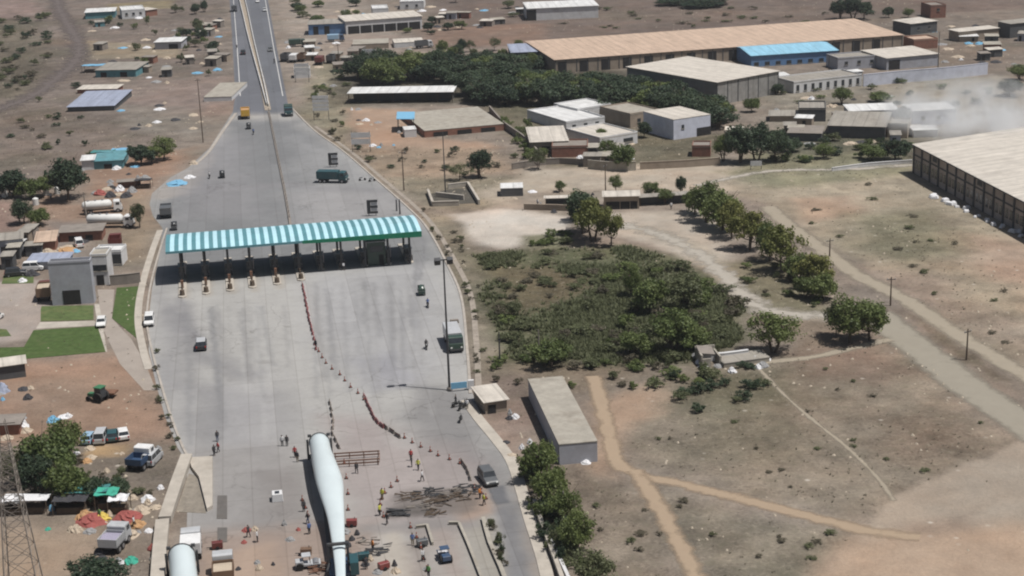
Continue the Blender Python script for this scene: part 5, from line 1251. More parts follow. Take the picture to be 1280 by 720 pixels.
for i in range(nb):
    for k in (.3, .7):
        w = MB().box(((i + k) * bw, -.02, z * .36), (bw * .26, .1, z * .30)).build('window', M_['glass'], wh)
    if i % 5 == 2: MB().box(((i + .5) * bw, -.04, z * .84), (bw * .5, .1, z * .16)).build('louvre', M_['dark_wall'], wh)
for i in range(26):                                   # white bags and blocks dumped along its foot
    t = random.random(); p = (1165 + 115 * t + random.uniform(-3, 3), 246 + 50 * t + random.uniform(-2.5, 2.5)); x, y = G(*p)
    s = random.uniform(.5, 1.3)
    o = MB().box((0, 0, s * .3), (s * 1.5, s, s * .6), random.uniform(0, 3), taper=.7).build('cement_bag', TARP['white'], None, bevel=.1 * s); o.location = (x, y, 0)
    tag(o, 'white bag dumped along the foot of the great warehouse', 'bag', 'white bags along the warehouse foot')

# ------------------------------------------------------------------ walls and tanks
wall_run('drain_wall', 'pale concrete drain wall at the lower left corner of the plaza, long lower run', 'wall', [(234,576),(221,612),(207,655)], 1.0, 1.5, pale_m)
wall_run('drain_wall', 'pale concrete drain wall running off the bottom edge', 'wall', [(204,658),(200,700),(196,770)], 1.0, 1.6, pale_m)
tk = root('concrete_wedge', (*G(252, 600), .03), 0, 'pale triangular concrete wedge beside the drain wall', 'wedge')
o = G(252, 600); pl = [G(*p) for p in ((236,576),(266,574),(266,636),(259,640),(249,600),(240,588))]
MB().prism([(x - o[0], y - o[1]) for x, y in pl][::-1], 0, .5).build('body', pale_m, tk)
tag(MB().prism([(x, y) for x, y in [G(*p) for p in ((236,592),(246,596),(258,642),(220,640))]][::-1], .031, .06).build('soil', mat('loose_soil', A(150, 142, 130), .95, .3, 1.2)), kind='structure')
for k, (pts, lab) in enumerate(((((271,649),(284,649),(284,620),(272,620)), 'upper of two dark steel plates lying on the concrete'), (((272,678),(284,678),(284,660),(272,660)), 'lower of two dark steel plates lying on the concrete'))):
    o = G(*pts[0]); r = MB().prism([(x - o[0], y - o[1]) for x, y in [G(*p) for p in pts]], 0, .06).build('steel_plate', mat('dull_plate', A(112, 108, 104), .7, .2, 1), None); r.location = (o[0], o[1], .03); tag(r, lab, 'plate')
wall_run('kerb_wall', 'thin pale kerb wall along the unfinished lane, longest at the bottom', 'kerb wall', [(561,656),(574,656)], .4, .22, M_['slab'], step=1, straight=True)
wall_run('kerb_wall', 'long thin kerb wall running down to the bottom edge', 'kerb wall', [(574,657),(585,682),(598,715),(615,760)], .4, .22, M_['slab'])
wall_run('kerb_wall', 'short kerb wall with a bent end left of the unfinished lane', 'kerb wall', [(520,661),(534,659),(541,682)], .4, .22, M_['slab'], step=1, straight=True)
wall_run('kerb_wall', 'dark kerb edging the planted strip by the side road', 'kerb wall', [(604,650),(612,680),(626,712),(640,750)], .4, .4, M_['slab'])
wall_run('parapet_wall', 'broken pale parapet along the drain on the right of the side road', 'wall', [(668,632),(680,668),(694,705),(708,745)], .9, .4, pale_m)
wall_run('parapet_wall', 'second thinner parapet beyond the drain', 'wall', [(682,668),(698,700),(716,740)], .7, .3, M_['white_wall'])
for pts, lab in (([(535,242),(541,258),(574,257)], 'left concrete tank wall below the verge bushes'), ([(560,236),(585,233),(599,256)], 'right concrete tank wall below the verge bushes'), ([(545,246),(580,250)], 'middle concrete tank wall below the verge bushes')):
    wall_run('tank_wall', lab, 'tank wall', pts, 1.1, .45, pale_m, step=1.5, straight=True)
flat('tank_floor', [(537,243),(560,237),(586,235),(597,254),(544,256)], 0, .05, mat('tank_bottom', A(92, 88, 80), .8, .3, .6))
wall_run('compound_wall', 'long grey brown compound wall right of the flat roofed sheds', 'wall', [(612,140),(630,160),(655,178),(672,196)], 1.8, .3, M_['dslab'])
wall_run('compound_wall', 'low ruined wall at the right edge of the scrub plot', 'wall', [(872,452),(905,450),(935,446)], 1.2, .4, M_['white_wall'])
wall_run('compound_wall', 'long low brown wall between the sheds and the pale ground', 'wall', [(640,212),(700,205),(780,212)], 1.5, .3, M_['dslab'])
wall_run('compound_wall', 'low pale wall above the white open ground', 'wall', [(655,262),(690,263),(720,264)], 1.3, .3, M_['tan_wall'])
bl = root('ruined_hut', (*G(885, 453), 0), R(8), 'ruined pale hut with dark openings at the edge of the scrub', 'hut')
for c, d in (((-1.5, 0, 1), (.3, 4, 2)), ((1.5, 0, .8), (.3, 4, 1.6)), ((0, 2, 1.1), (3.3, .3, 2.2)), ((-.8, -2, .7), (1.4, .3, 1.4))): MB().box(c, d).build('wall', M_['slab'], bl)
MB().box((-.3, .4, 2.0), (2.6, 2.6, .12), tilt=(.2, .15, 0)).build('roof', M_['dslab'], bl)

# ------------------------------------------------------------------ poles
for px, py, yt, lab, kind in [(254,178,98,'utility pole left of the carriageway below the pale slab','wood'),(505,238,188,'dark utility pole at the verge left of the tanks','wood'),(557,244,165,'tall thin pole rising behind the concrete tanks','steel'),
        (674,448,412,'thin pale post in the scrub plot','conc'),(705,656,614,'leaning pale post among the trees by the side road','conc'),(1113,382,346,'dark post where the gravel road leaves the dirt road','wood'),
        (1208,450,411,'dark post with crossarm between the two dirt roads','wood'),(1037,320,298,'short dark post beside the row of trees','wood'),(757,240,205,'pole behind the terrace','wood'),(108,272,240,'white post left of the tankers','conc'),
        (625,455,415,'thin post at the left edge of the scrub plot','steel'),(424,85,55,'pole beside the white huts','wood'),(1172,95,40,'tall dark pole right of the cream roofed factory','steel'),(1036,92,70,'thin pole behind the blue factory','steel')]:
    pole(px, py, yt, lab, kind, arm=(kind == 'wood'), armdir=R(random.uniform(0, 60)))
for px, py, yt, lab in [(500,268,250,'first of two verge bollards above the canopy end'),(496,264,250,'second verge bollard above the canopy end')]:
    x, y = G(px, py); r = root('bollard', (x, y), 0, lab, 'bollard'); h = zat(x, y, yt); MB().cyl((0, 0, 0), (0, 0, h), .18, .14, 8).build('post', M_['dsteel'], r); MB().cyl((0, 0, h), (0, 0, h + .15), .2, n=8).build('cap', M_['steel'], r)
# lattice pylon
x, y = G(31, 742); py_ = root('lattice_pylon', (x, y), R(8), 'lattice steel pylon at the lower left corner', 'pylon'); H = 22.0
def leg(sx, sy, z): k = 2.0 * (1 - z / H) + .35 * z / H; return Vector((sx * k, sy * k, z))
for sx, sy in ((-1, -1), (1, -1), (1, 1), (-1, 1)): MB().cyl(leg(sx, sy, 0), leg(sx, sy, H), .09, .05, 6).build('leg', M_['dslab'], py_)
br = MB(); lv = [H * (1 - .86 ** k) for k in range(0, 14)]
for z0, z1 in zip(lv, lv[1:]):
    for (s0, s1) in (((-1, -1), (1, -1)), ((1, -1), (1, 1)), ((1, 1), (-1, 1)), ((-1, 1), (-1, -1))):
        br.cyl(leg(*s0, z0), leg(*s1, z1), .035, n=4).cyl(leg(*s1, z0), leg(*s0, z1), .035, n=4).cyl(leg(*s0, z1), leg(*s1, z1), .03, n=4)
br.build('bracing', M_['dslab'], py_)
for z_, w in ((H * .98, 3.0),): MB().box((0, 0, z_), (w, .12, .14)).build('crossarm', M_['dslab'], py_)

building('ruin_platform', 'pale broken concrete platform right of the ruined hut', 'platform', (905,460), (962,452), 455, 440, wall='slab', roof='grey_roof', rt='flat', parapet=0)
building('white_hut', 'tiny white hut among the trucks at the upper verge', 'hut', (368,98), (388,97), 88, 84, wall='white_wall', roof='grey_roof', rt='flat')
def sign_board(px, py, yt, wpx, label, n=2):
    x, y = G(px, py); h = zat(x, y, yt); w = wpx / (F_PX / (Vector((x, y, 0)) - CAM_LOC).length); r = root('sign_board', (x, y), R(-3), label, 'sign board')
    for s in (-1, 1): MB().box((s * w * .46, 0, h / 2), (.14, .14, h)).build('post', M_['dsteel'], r)
    for i in range(n): MB().box((0, -.09, h * (.35 + .62 * (i + .5) / n)), (w, .08, h * .5 / n)).build('panel', M_['white_wall'], r)
sign_board(452, 190, 164, 24, 'grey double board sign at the verge right of the plaza', 2)
sign_board(378, 103, 78, 18, 'grey slatted board at the verge near the dark belt', 3)
sign_board(402, 150, 118, 20, 'tall grey board with four panels at the verge above the kerb', 4)
sign_board(945, 212, 200, 14, 'small pale board at the edge of the pale sand', 1)
wall_run('compound_wall', 'pale wall before the lavender house', 'wall', [(800,212),(860,209),(900,206)], 1.8, .3, M_['tan_wall'])
wall_run('compound_wall', 'cream wall with a gate left of the dense dark trees', 'wall', [(735,211),(770,214),(795,213)], 2.2, .3, M_['slab'])
wall_run('fence_wall', 'long thin pale wall along the green strip', 'wall', [(1040,214),(1085,208),(1140,204)], .8, .3, M_['white_wall'])
building('low_house', 'small white roofed hut in front of the white block', 'hut', (975,104), (990,103), 96, 90, wall='dark_wall', roof='white_roof', rt='flat', parapet=0)
building('low_shed', 'low grey shed between white block and cream roofed factory', 'shed', (1048,100), (1078,97), 92, 88, wall='grey_wall', roof='white_roof', rt='mono', rise=.1)
building('low_house', 'cream walled hut at the foot of the white warehouse', 'hut', (905,178), (930,178), 165, 158, wall='tan_wall', roof='cream_roof', rt='flat')
building('low_house', 'brown hut right of the cream walled one below the lavender house', 'hut', (865,196), (888,196), 184, 178, wall='brick', roof='dslab', rt='flat')
building('low_shed', 'dim shed below the dark windowless block', 'shed', (985,176), (1026,177), 166, 158, wall='dark_wall', roof='dslab', rt='mono', rise=.2)
building('low_shed', 'pale shed near the smoke with a broken roof', 'shed', (1142,172), (1172,171), 163, 158, wall='white_wall', roof='white_roof', rt='mono', rise=.2)
for i, (x, y, l) in enumerate([(20,238,'white tank under the dark trees at the left edge'),(45,256,'white drum below the trees at the left'),(72,242,'white drum beside the tall dark tree'),(6,246,'white drum at the very left edge under the trees'),(58,244,'white drum between the trees at the left')]):
    x_, y_ = G(x, y); r = root('water_tank', (x_, y_), 0, l, 'water tank'); MB().cyl((0, 0, 0), (0, 0, 1.5), .7, n=14).build('shell', M_['tank'], r); MB().cyl((0, 0, 1.5), (0, 0, 1.75), .7, .25, 14).build('lid', M_['tank'], r)
# ------------------------------------------------------------------ vehicles
RD = ROAD_A
def at(px, py, z=.035): x, y = G(px, py); return (x, y, z)
truck(at(307,147), RD, 'truck with an orange load leaving along the left carriageway', 'orange', 'open', 'yellow', 7, 2.8, TARP['orange'])
auto_rickshaw(at(311,161), RD, 'black topped auto rickshaw behind the orange truck', 'grey', 'black')
motorbike(at(317,168), RD, 'motorbike trailing the auto rickshaw on the far plaza', 'black')
truck(at(361,144), RD + math.pi, 'dark teal truck entering the plaza from the right carriageway', 'teal', 'box', 'dgreen', 5.5, 2.9)
car(at(304,68), RD, 'dark car on the left carriageway', 'black', 'suv'); motorbike(at(296,61), RD, 'motorbike left of the dark car on the far highway', 'black')
car(at(338,64), RD + math.pi, 'grey car farther up the right carriageway', 'grey'); motorbike(at(343,79), RD + math.pi, 'motorbike on the right carriageway', 'black')
car(at(331,14), RD + math.pi, 'silver car far up the right carriageway', 'silver'); car(at(322,3), RD + math.pi, 'white car farthest up the right carriageway', 'white'); truck(at(293,14), RD, 'grey truck far up the left carriageway', 'grey', 'box', 'grey', 6, 2.8)
auto_rickshaw(at(278,222), RD, 'black auto rickshaw alone on the upper left of the plaza', 'black', 'black'); motorbike(at(262,223), RD, 'motorbike left of the lone auto rickshaw', 'black')
truck(at(208,271), RD, 'small dark lorry parked at the left edge of the plaza above the canopy', 'black', 'box', 'grey', 5.0, 2.6); auto_rickshaw(at(218,287), RD, 'small dark auto rickshaw just above the left end of the canopy', 'grey', 'black')
r = truck(at(416,228), R(-12), 'dark teal truck parked crosswise beside the upper letter board', 'teal', 'box', 'teal', 7.4, 2.9)
motorbike(at(453,226), R(20), 'left of two motorbikes parked at the verge right of the teal truck', 'white'); motorbike(at(465,227), R(30), 'right of two motorbikes parked at the verge right of the teal truck', 'silver')
car(at(187,405), RD + math.pi, 'white van at the left edge of the plaza by the lawn strip', 'white', 'van'); car(at(127,407), RD + math.pi, 'white car on the access road between the lawns', 'white', 'hatch')
car(at(252,435), RD, 'black car with a pale roof in the middle of the left plaza', 'black', 'suv', roof='silver')
auto_rickshaw(at(527,368), RD, 'dark green auto rickshaw right of the canopy', 'dgreen', 'dgreen')
truck(at(567,432), RD + math.pi, 'dark green truck with a pale bed cover parked by the lamp mast', 'dgreen', 'box', 'silver', 8.2, 2.9)
motorbike(at(533,436), RD + math.pi, 'motorbike riding left of the lamp mast', 'black'); motorbike(at(535,384), RD, 'motorbike below the dark green auto rickshaw', 'grey')
car(at(610,602), RD + math.pi + R(8), 'dark grey car with a white bonnet on the side road', 'grey', 'suv')
truck(at(138,284), R(-4), 'white tank truck parked crosswise, lower of the two tankers', 'white', 'tank', 'tank', 10.5); truck(at(128,266), R(14), 'white tank truck with a rounded tank behind the lower tanker', 'white', 'tank', 'tank', 9)
truck(at(145,310), RD, 'dark maroon truck parked behind the white annex', 'maroon', 'open', 'maroon', 5.5, 2.6)
car(at(99,308), R(110), 'white car parked between the dark red shed and the office', 'white', 'van')
truck(at(57,372), RD, 'rust red truck parked left of the grey office', 'maroon', 'open', 'brown', 6.5, 2.7, TARP['beige'])
car(at(-5,400), R(80), 'white car at the left edge on the pink yard', 'white')
car(at(20,345), R(15), 'dark car parked on the small lawn by the yard', 'black', 'suv'); car(at(42,338), R(5), 'white car beside the dark car above the yard', 'white', 'van')
for i, (x, y, c, k, l) in enumerate([(112,552,'lblue','hatch','pale blue car first in the parked row under the trees'),(127,551,'silver','van','silver van second in the parked row under the trees'),(141,549,'teal','hatch','teal car third in the parked row under the trees'),(154,547,'white','hatch','white car last in the parked row under the trees')]): car(at(x, y), R(85 + 8 * i), l, c, k)
truck(at(177,583), R(75), 'small white and blue pickup parked beside the plaza verge', 'white', 'open', 'blue', 4.6, 1.9); car(at(191,578), R(80), 'grey car right of the white and blue pickup', 'silver', 'van')
truck(at(145,684), R(80), 'white truck piled with purple and white bundles', 'silver', 'open', 'silver', 4.8, 2.1, TARP['purple'])
truck(at(240,692), RD, 'white box truck standing behind the second blade root', 'silver', 'box', 'white', 5.0, 2.5)
truck(at(280,722), RD, 'tan bedded truck at the bottom edge right of the second blade', 'silver', 'open', 'brown', 5.0, 2.0, TARP['beige'])
k = root('white_kiosk', (*G(347, 625), .03), RD - R(90), 'small white kiosk with a dark window standing on the plaza', 'kiosk')
MB().box((0, 0, .55), (1.5, 1.6, 1.1), taper=.9).build('body', M_['white_wall'], k, bevel=.05); MB().box((0, -.1, 1.12), (.6, .8, .06)).build('window', M_['glass'], k)
for i, (x, y, a_, c1, c2, l) in enumerate([(358,76,80,'grey','grey','first parked truck at the upper verge, dark grey'),(368,77,85,'white','white','second parked truck at the upper verge, white'),(379,76,80,'white','brown','third parked truck at the upper verge, brown bed'),(400,80,85,'maroon','maroon','maroon truck parked at the upper verge'),(415,78,80,'brown','grey','brown truck parked at the upper verge'),(420,52,5,'blue','lblue','blue truck parked before the open fronted shed'),(465,72,0,'white','silver','white truck parked below the flat pale houses'),(372,58,10,'dgreen','dgreen','dark green truck parked beside the far verge'),(530,60,20,'silver','grey','grey truck parked right of the flat pale houses')]):
    truck(at(x, y), R(a_), l, c1, 'box' if i % 2 else 'open', c2, 6.5, 2.8)
# tractor loader
t = root('tractor', at(122,501), R(155), 'green tractor with a dark trailer loaded with branches on the orange yard', 'tractor')
MB().prof([(-.2, .7), (-.2, 1.3), (1.5, 1.2), (1.7, .8), (1.5, .55)], -.4, .4).build('bonnet', PT['green'], t, bevel=.05); MB().prof([(-1.4, .8), (-1.2, 2.3), (-.1, 2.3), (0, .8)], -.65, .65).build('cab', M_['glass'], t); MB().box((-.68, 0, 2.38), (1.4, 1.5, .12)).build('roof', PT['green'], t)
for s in (-1, 1): MB().cyl((-.8, s * .65, .8), (-.8, s * 1.05, .8), .8, n=16).build('wheel', M_['black'], t); MB().cyl((1.2, s * .55, .42), (1.2, s * .85, .42), .42, n=12).build('wheel', M_['black'], t)
b = root('farm_trailer', at(134,496), R(170), 'flat dark farm trailer behind the green tractor', 'trailer'); MB().box((0, 0, .8), (3.2, 1.8, .25)).build('deck', M_['rust'], b); MB().box((2.1, 0, .6), (1.2, .12, .12)).build('drawbar', M_['dsteel'], b)
for s in (-1, 1): MB().cyl((-.3, s * .75, .42), (-.3, s * .98, .42), .42, n=12).build('wheel', M_['black'], b)
# machinery on the works at the bottom
def roller(loc, rz, label, c):
    r = root('road_roller', loc, rz, label, 'road roller')
    MB().cyl((1.5, -.9, .65), (1.5, .9, .65), .65, n=18).build('drum', M_['steel'], r); MB().prof([(-1.9, .6), (-1.9, 1.5), (-.6, 1.55), (-.5, 1.1), (.6, 1.0), (.8, .6)], -.75, .75).build('body', PT[c], r, bevel=.06)
    for x in (-.6, .5):
        for s in (-1, 1): MB().cyl((x, s * .65, 1.1), (x, s * .65, 2.35), .05, n=5).build('post', M_['dsteel'], r)
    MB().box((-.05, 0, 2.4), (1.5, 1.6, .1)).build('roof', PT[c], r); MB().box((1.5, 0, .95), (1.6, 2.0, .12)).build('drum_frame', PT[c], r)
    for s in (-1, 1): MB().cyl((-1.2, s * .7, .65), (-1.2, s * 1.05, .65), .65, n=14).build('wheel', M_['black'], r)
    return r
machine_a = roller(at(384,710), R(10), 'beige road roller left of the blade at the bottom edge', 'silver')
machine_b = roller(at(556,700), R(105), 'dark blue machine between the kerb walls of the unfinished lane', 'blue')
machine_a.scale = (.72,) * 3; machine_b.scale = (.68,) * 3
def genset(loc, rz, label, c):
    r = root('generator', loc, rz, label, 'generator'); MB().box((0, 0, .75), (1.8, 1.0, 1.0)).build('housing', PT[c], r, bevel=.04); MB().box((-1.3, 0, .35), (1.0, .1, .1)).build('drawbar', M_['dsteel'], r); MB().cyl((.5, .2, 1.25), (.5, .2, 1.6), .06, n=6).build('exhaust', M_['dsteel'], r)
    for s in (-1, 1): MB().cyl((0, s * .5, .3), (0, s * .68, .3), .3, n=12).build('wheel', M_['black'], r)
    r.scale = (.75,) * 3
genset(at(528,683), R(20), 'small grey generator beside the bent kerb wall', 'grey'); genset(at(440,658), R(0), 'small red generator right of the blade', 'red'); genset(at(480,712), R(30), 'red mixer left of the unfinished lane', 'red'); genset(at(383,694), R(0), 'small brown pump above the beige roller', 'brown')
genset(at(455,700), R(12), 'dark compressor right of the blue dolly', 'teal'); genset(at(272,686), R(12), 'red machine beside the lower steel plate', 'maroon')
# ------------------------------------------------------------------ people
PG = [
 (515,584,'stand','dark','dark','person in dark clothes just below the curve of cones'),(523,588,'walk','yellow','dark','worker in a yellow shirt standing below the line of cones'),
 (528,602,'walk','white','dark','person in a white shirt walking below the worker in yellow'),(514,576,'stand','red','dark','person in a red shirt close to the cone line'),
 (475,645,'stand','yellow','dark','worker in yellow at the left end of the dark debris'),(484,656,'walk','dark','dark','person in dark clothes at the lower corner of the bent cone row'),(478,625,'stand','yellow','khaki','worker in yellow halfway along the bent cone row'),
(516,682,'stand','blue','khaki','person in blue standing at the bent kerb wall'),(529,702,'walk','white','dark','person in white above the bottom edge on the unfinished lane'),
 (536,722,'stand','green','dark','person in green at the bottom edge beside the lane'),(466,690,'point','orange','dark','worker in orange pointing at the blade dolly'),(458,712,'stand','dark','dark','person in dark clothes below the compressor'),
 (380,640,'stand','dark','dark','person in dark clothes left of the blade shadow, upper'),(385,655,'walk','dark','blue','person in dark clothes left of the blade shadow, middle'),(387,668,'stand','blue','dark','person in blue left of the blade shadow, lower'),
 (369,572,'walk','red','dark','person in red walking left of the blade root'),(372,578,'stand','dark','khaki','person in dark shirt and khaki left of the blade root'),(353,558,'stand','white','dark','left person of a pair on the open plaza above the blade'),(359,558,'stand','dark','dark','right person of a pair on the open plaza above the blade'),
 (395,436,'stand','dark','dark','person in dark clothes at the end of the red barrier line'),(268,570,'stand','dark','dark','person in dark clothes at the tip of the concrete wedge'),(273,566,'walk','red','dark','person in red near the tip of the concrete wedge'),(272,552,'stand','dark','blue','person farther up from the concrete wedge'),
 (311,672,'walk','dark','dark','person in dark clothes on the tan ground near the bottom'),(322,678,'stand','white','dark','person in white on the tan ground near the bottom'),(570,506,'walk','dark','dark','person in dark clothes beside the motorbikes at the verge'),(584,512,'stand','white','dark','person in white beside the motorbikes at the verge'),
(446,592,'walk','dark','dark','person in dark clothes below the brown barricade'),
 (125,650,'stand','green','dark','person in green beside the green tarpaulin'),(168,660,'walk','white','dark','person in white right of the red tarpaulin'),(150,632,'stand','white','blue','person in white behind the stalls'),(70,640,'stand','white','dark','person in white under the big tree'),(64,250,'stand','white','dark','person in white at the line of trees on the left'),
 (430,338,'walk','white','dark','person in white walking out of the canopy shade'),(600,624,'stand','orange','dark','worker in orange at the edge of the fresh asphalt'),(605,632,'walk','yellow','dark','worker in yellow at the edge of the fresh asphalt'),
 (839,262,'stand','white','dark','person in white at the edge of the pale open ground'),(672,258,'stand','white','dark','person in white beside the low dark shed'),
]
for i, (x, y, p, s, t_, l) in enumerate(PG): person(at(x, y), random.uniform(0, 6.28), l, p, s, t_)
for x, y, rz, l in ((533,436,RD+math.pi,'rider in dark clothes on the motorbike left of the lamp mast'),(535,384,RD,'rider in white on the motorbike below the auto rickshaw'),(317,168,RD,'rider on the motorbike trailing the rickshaw on the far plaza'),(296,61,RD,'rider on the motorbike left of the dark far car'),(343,79,RD+math.pi,'rider on the motorbike of the right carriageway'),(262,223,RD,'rider on the motorbike left of the lone rickshaw')):
    person(at(x, y), rz, l, 'ride', random.choice(['dark', 'white', 'blue']), 'dark')
for x, y, a_, l in ((571,509,30,'first of the motorbikes parked at the verge below the blue board'),(577,512,60,'second of the motorbikes parked at the verge below the blue board'),(582,507,100,'third of the motorbikes parked at the verge below the blue board'),(576,527,80,'lowest motorbike below the blue board')):
    motorbike(at(x, y), R(a_), l, 'black')

# ------------------------------------------------------------------ stalls, tarpaulins, debris
def stall(px, py, w, d, h, c, label, rz=0.0):
    x, y = G(px, py); r = root('market_stall', (x, y), rz, label, 'stall'); n = 6; vs = []; fs = []
    for j in range(n + 1):
        for i in range(n + 1):
            u, v = i / n, j / n; vs.append(((u - .5) * w, (v - .5) * d, h - .35 * math.sin(math.pi * u) * math.sin(math.pi * v) + .12 * random.uniform(-1, 1)))
    for j in range(n):
        for i in range(n): a = j * (n + 1) + i; fs.append((a, a + 1, a + n + 2, a + n + 1))
    m = MB(); m.add(vs, fs); m.add([(a, b, c_ - .05) for a, b, c_ in vs], [f[::-1] for f in fs]); m.build('awning', TARP[c], r)
    for sx in (-.48, .48):
        for sy in (-.48, .48): MB().cyl((sx * w, sy * d, 0), (sx * w, sy * d, h), .06, n=5).build('post', M_['wood'], r)
    MB().box((0, 0, .45), (w * .8, d * .6, .9)).build('counter', M_['wood'], r); return r
def heap(px, py, w, h, c, label, name='tarpaulin', cat='tarpaulin', group=None):
    x, y = G(px, py); n = 14; k = 6; vs = [(0, 0, h)]; fs = []
    for j in range(1, k + 1):
        for i in range(n):
            t = 2 * math.pi * i / n; rr = w / 2 * j / k * random.uniform(.8, 1.2); vs.append((math.cos(t) * rr, math.sin(t) * rr, max(0.0, h * (1 - (j / k) ** 1.6) + random.uniform(-.12, .12) * h) if j < k else -.05))
    for i in range(n): fs.append((0, 1 + i, 1 + (i + 1) % n))
    for j in range(k - 1):
        for i in range(n): a = 1 + j * n; fs.append((a + i, a + n + i, a + n + (i + 1) % n, a + (i + 1) % n))
    m = MB(); m.add(vs, fs); o = m.build(name, TARP.get(c) or M_[c], None); o.location = (x, y, .0); return tag(o, label, cat, group)
stall(136,634,3.0,2.6,2.3,'green','stall under a bright green awning beside the market heaps'); stall(150,640,2.6,2.2,2.1,'white','small stall under a white awning right of the green one'); stall(112,630,5.5,2.6,2.2,'teal','long stall under dark teal netting left of the green awning')
stall(90,640,4.5,2.4,2.0,'dark','dark awning stall under the big tree'); stall(35,640,6,2.6,2.1,'white','long stall with a dirty white awning behind the pylon'); stall(10,642,4,2.4,2.0,'grey','grey awning stall at the left edge behind the pylon')
heap(115,652,4.2,1.0,'red','left red tarpaulin heap in the market'); heap(160,648,4.0,1.0,'red','right red tarpaulin heap in the market'); heap(107,647,2.6,1.1,'orange','orange heap left of the red tarpaulin'); heap(128,649,2.2,1.0,'yellow','yellow heap between the red tarpaulins'); heap(172,657,2.2,.8,'orange','orange heap right of the red tarpaulin')
heap(135,673,2.4,.9,'yellow','yellow sacks left of the purple bundles'); heap(162,670,2.6,.9,'beige','beige sacks right of the purple bundles'); heap(128,690,2.2,.8,'dark','dark heap below the yellow sacks'); heap(177,640,2.6,1.0,'beige','beige heap beside the market verge'); heap(185,625,2.0,.8,'white','white sack heap above the market verge')
heap(222,230,5.5,1.0,'blue','blue tarpaulin spread over goods at the upper left plaza edge'); heap(237,222,3.0,.7,'white','white sheet heap beside the blue tarpaulin'); heap(242,205,2.6,1.0,'beige','pale heap at the kerb above the blue tarpaulin')
heap(150,238,2.6,1.4,'white','white bundle by the red stall row'); heap(158,246,3,1.2,'dark','dark heap right of the white bundle'); heap(138,246,3.0,1.4,'dark','dark heap left of the white bundle'); heap(165,240,2.6,1.4,'grey','grey heap by the red stall row'); heap(125,243,3.4,1.2,'red','dull red heap beside the tankers')
stall(130,200,6,3.5,2.4,'teal','wide stall under teal sheet in front of the teal shed'); stall(150,197,4,3,2.3,'blue','stall under a blue sheet right of the teal shed'); stall(118,90,8,4,2.5,'blue','stall under dark blue sheet at the far teal shed'); stall(180,235,4,2.5,2.2,'dark','dark awning stall at the end of the red row')
heap(40,344,3.0,1.2,'dark','dark scrap heap behind the rust red truck'); heap(28,352,2.0,.8,'white','white sack by the small lawn'); heap(60,318,3.4,1.3,'beige','pink beige earth heap by the pink hut'); heap(85,314,5,.9,'orange','orange earth heap below the dark red shed')
heap(12,530,3,1.3,'white','white sheet over goods at the left edge'); heap(28,536,2.4,1.6,'white','crumpled white sheet next to the dark red shed'); heap(2,490,2.6,1.6,'lav_roof','pale blue sheet stack at the left edge')
# dark debris field in the works
def sticks(px, py, n, L_, w, label, m='rust', flat_=.35, seed=0):
    x, y = G(px, py); g = random.Random(seed); b = MB()
    for i in range(n):
        a = g.gauss(.05, .35); c = Vector((g.uniform(-w, w), g.uniform(-1.3, 1.3), g.uniform(.05, flat_))); d = Vector((math.cos(a), math.sin(a), g.uniform(-.1, .1))) * g.uniform(.3, .5) * L_
        b.cyl(c - d, c + d, g.uniform(.04, .12), n=5)
    o = b.build('scrap_pile', M_[m] if m in M_ else TARP[m], None); o.location = (x, y, .06); return tag(o, label, 'scrap pile')
for k, (x, y, n_, L_, w, m, l) in enumerate([(512,624,16,1.5,1.6,'wood','dark scrap pile at the left end of the debris field'),(535,618,20,1.6,1.8,'dsteel','dark scrap pile at the upper middle of the debris field'),(545,628,22,1.5,2.0,'wood','broad scrap pile in the centre of the debris field'),(562,618,14,1.4,1.4,'dslab','pale scrap pile at the upper right of the debris field'),(583,614,20,1.6,1.5,'dsteel','dark scrap pile nearest the fresh asphalt'),(575,624,14,1.3,1.4,'wood','dark scrap pile below the one nearest the asphalt'),(528,634,12,1.6,1.6,'dslab','thin scrap pile at the lower left of the debris field'),(545,642,16,1.2,1.0,'wood','small scrap pile at the lower edge of the debris field'),(500,641,10,3.0,.7,'dsteel','thin bundle of dark rods left of the debris field'),(400,712,18,1.4,1.0,'rust','rusty scrap left of the blade at the bottom edge'),(470,690,16,1.6,1.4,'dsteel','dark rods right of the compressor'),(462,676,12,1.2,1.4,'dslab','grey rods above the dark ones right of the compressor')]):
    sticks(x, y, n_, L_, w, l, m, .45, k + 1)
bq = root('barricade', at(446,578), R(4), 'brown barricade frame right of the blade root', 'barricade')
for yy in (-1.4, 1.4):
    MB().box((0, yy, .9), (6.4, .08, .18)).build('rail', M_['rust'], bq); MB().box((0, yy, .45), (6.4, .08, .18)).build('rail', M_['rust'], bq)
    for x_ in (-3, -1, 1, 3): MB().box((x_, yy, .5), (.12, .12, 1.0)).build('post', M_['rust'], bq)
MB().box((3.2, 0, .7), (.08, 2.8, .18)).build('rail', M_['rust'], bq)

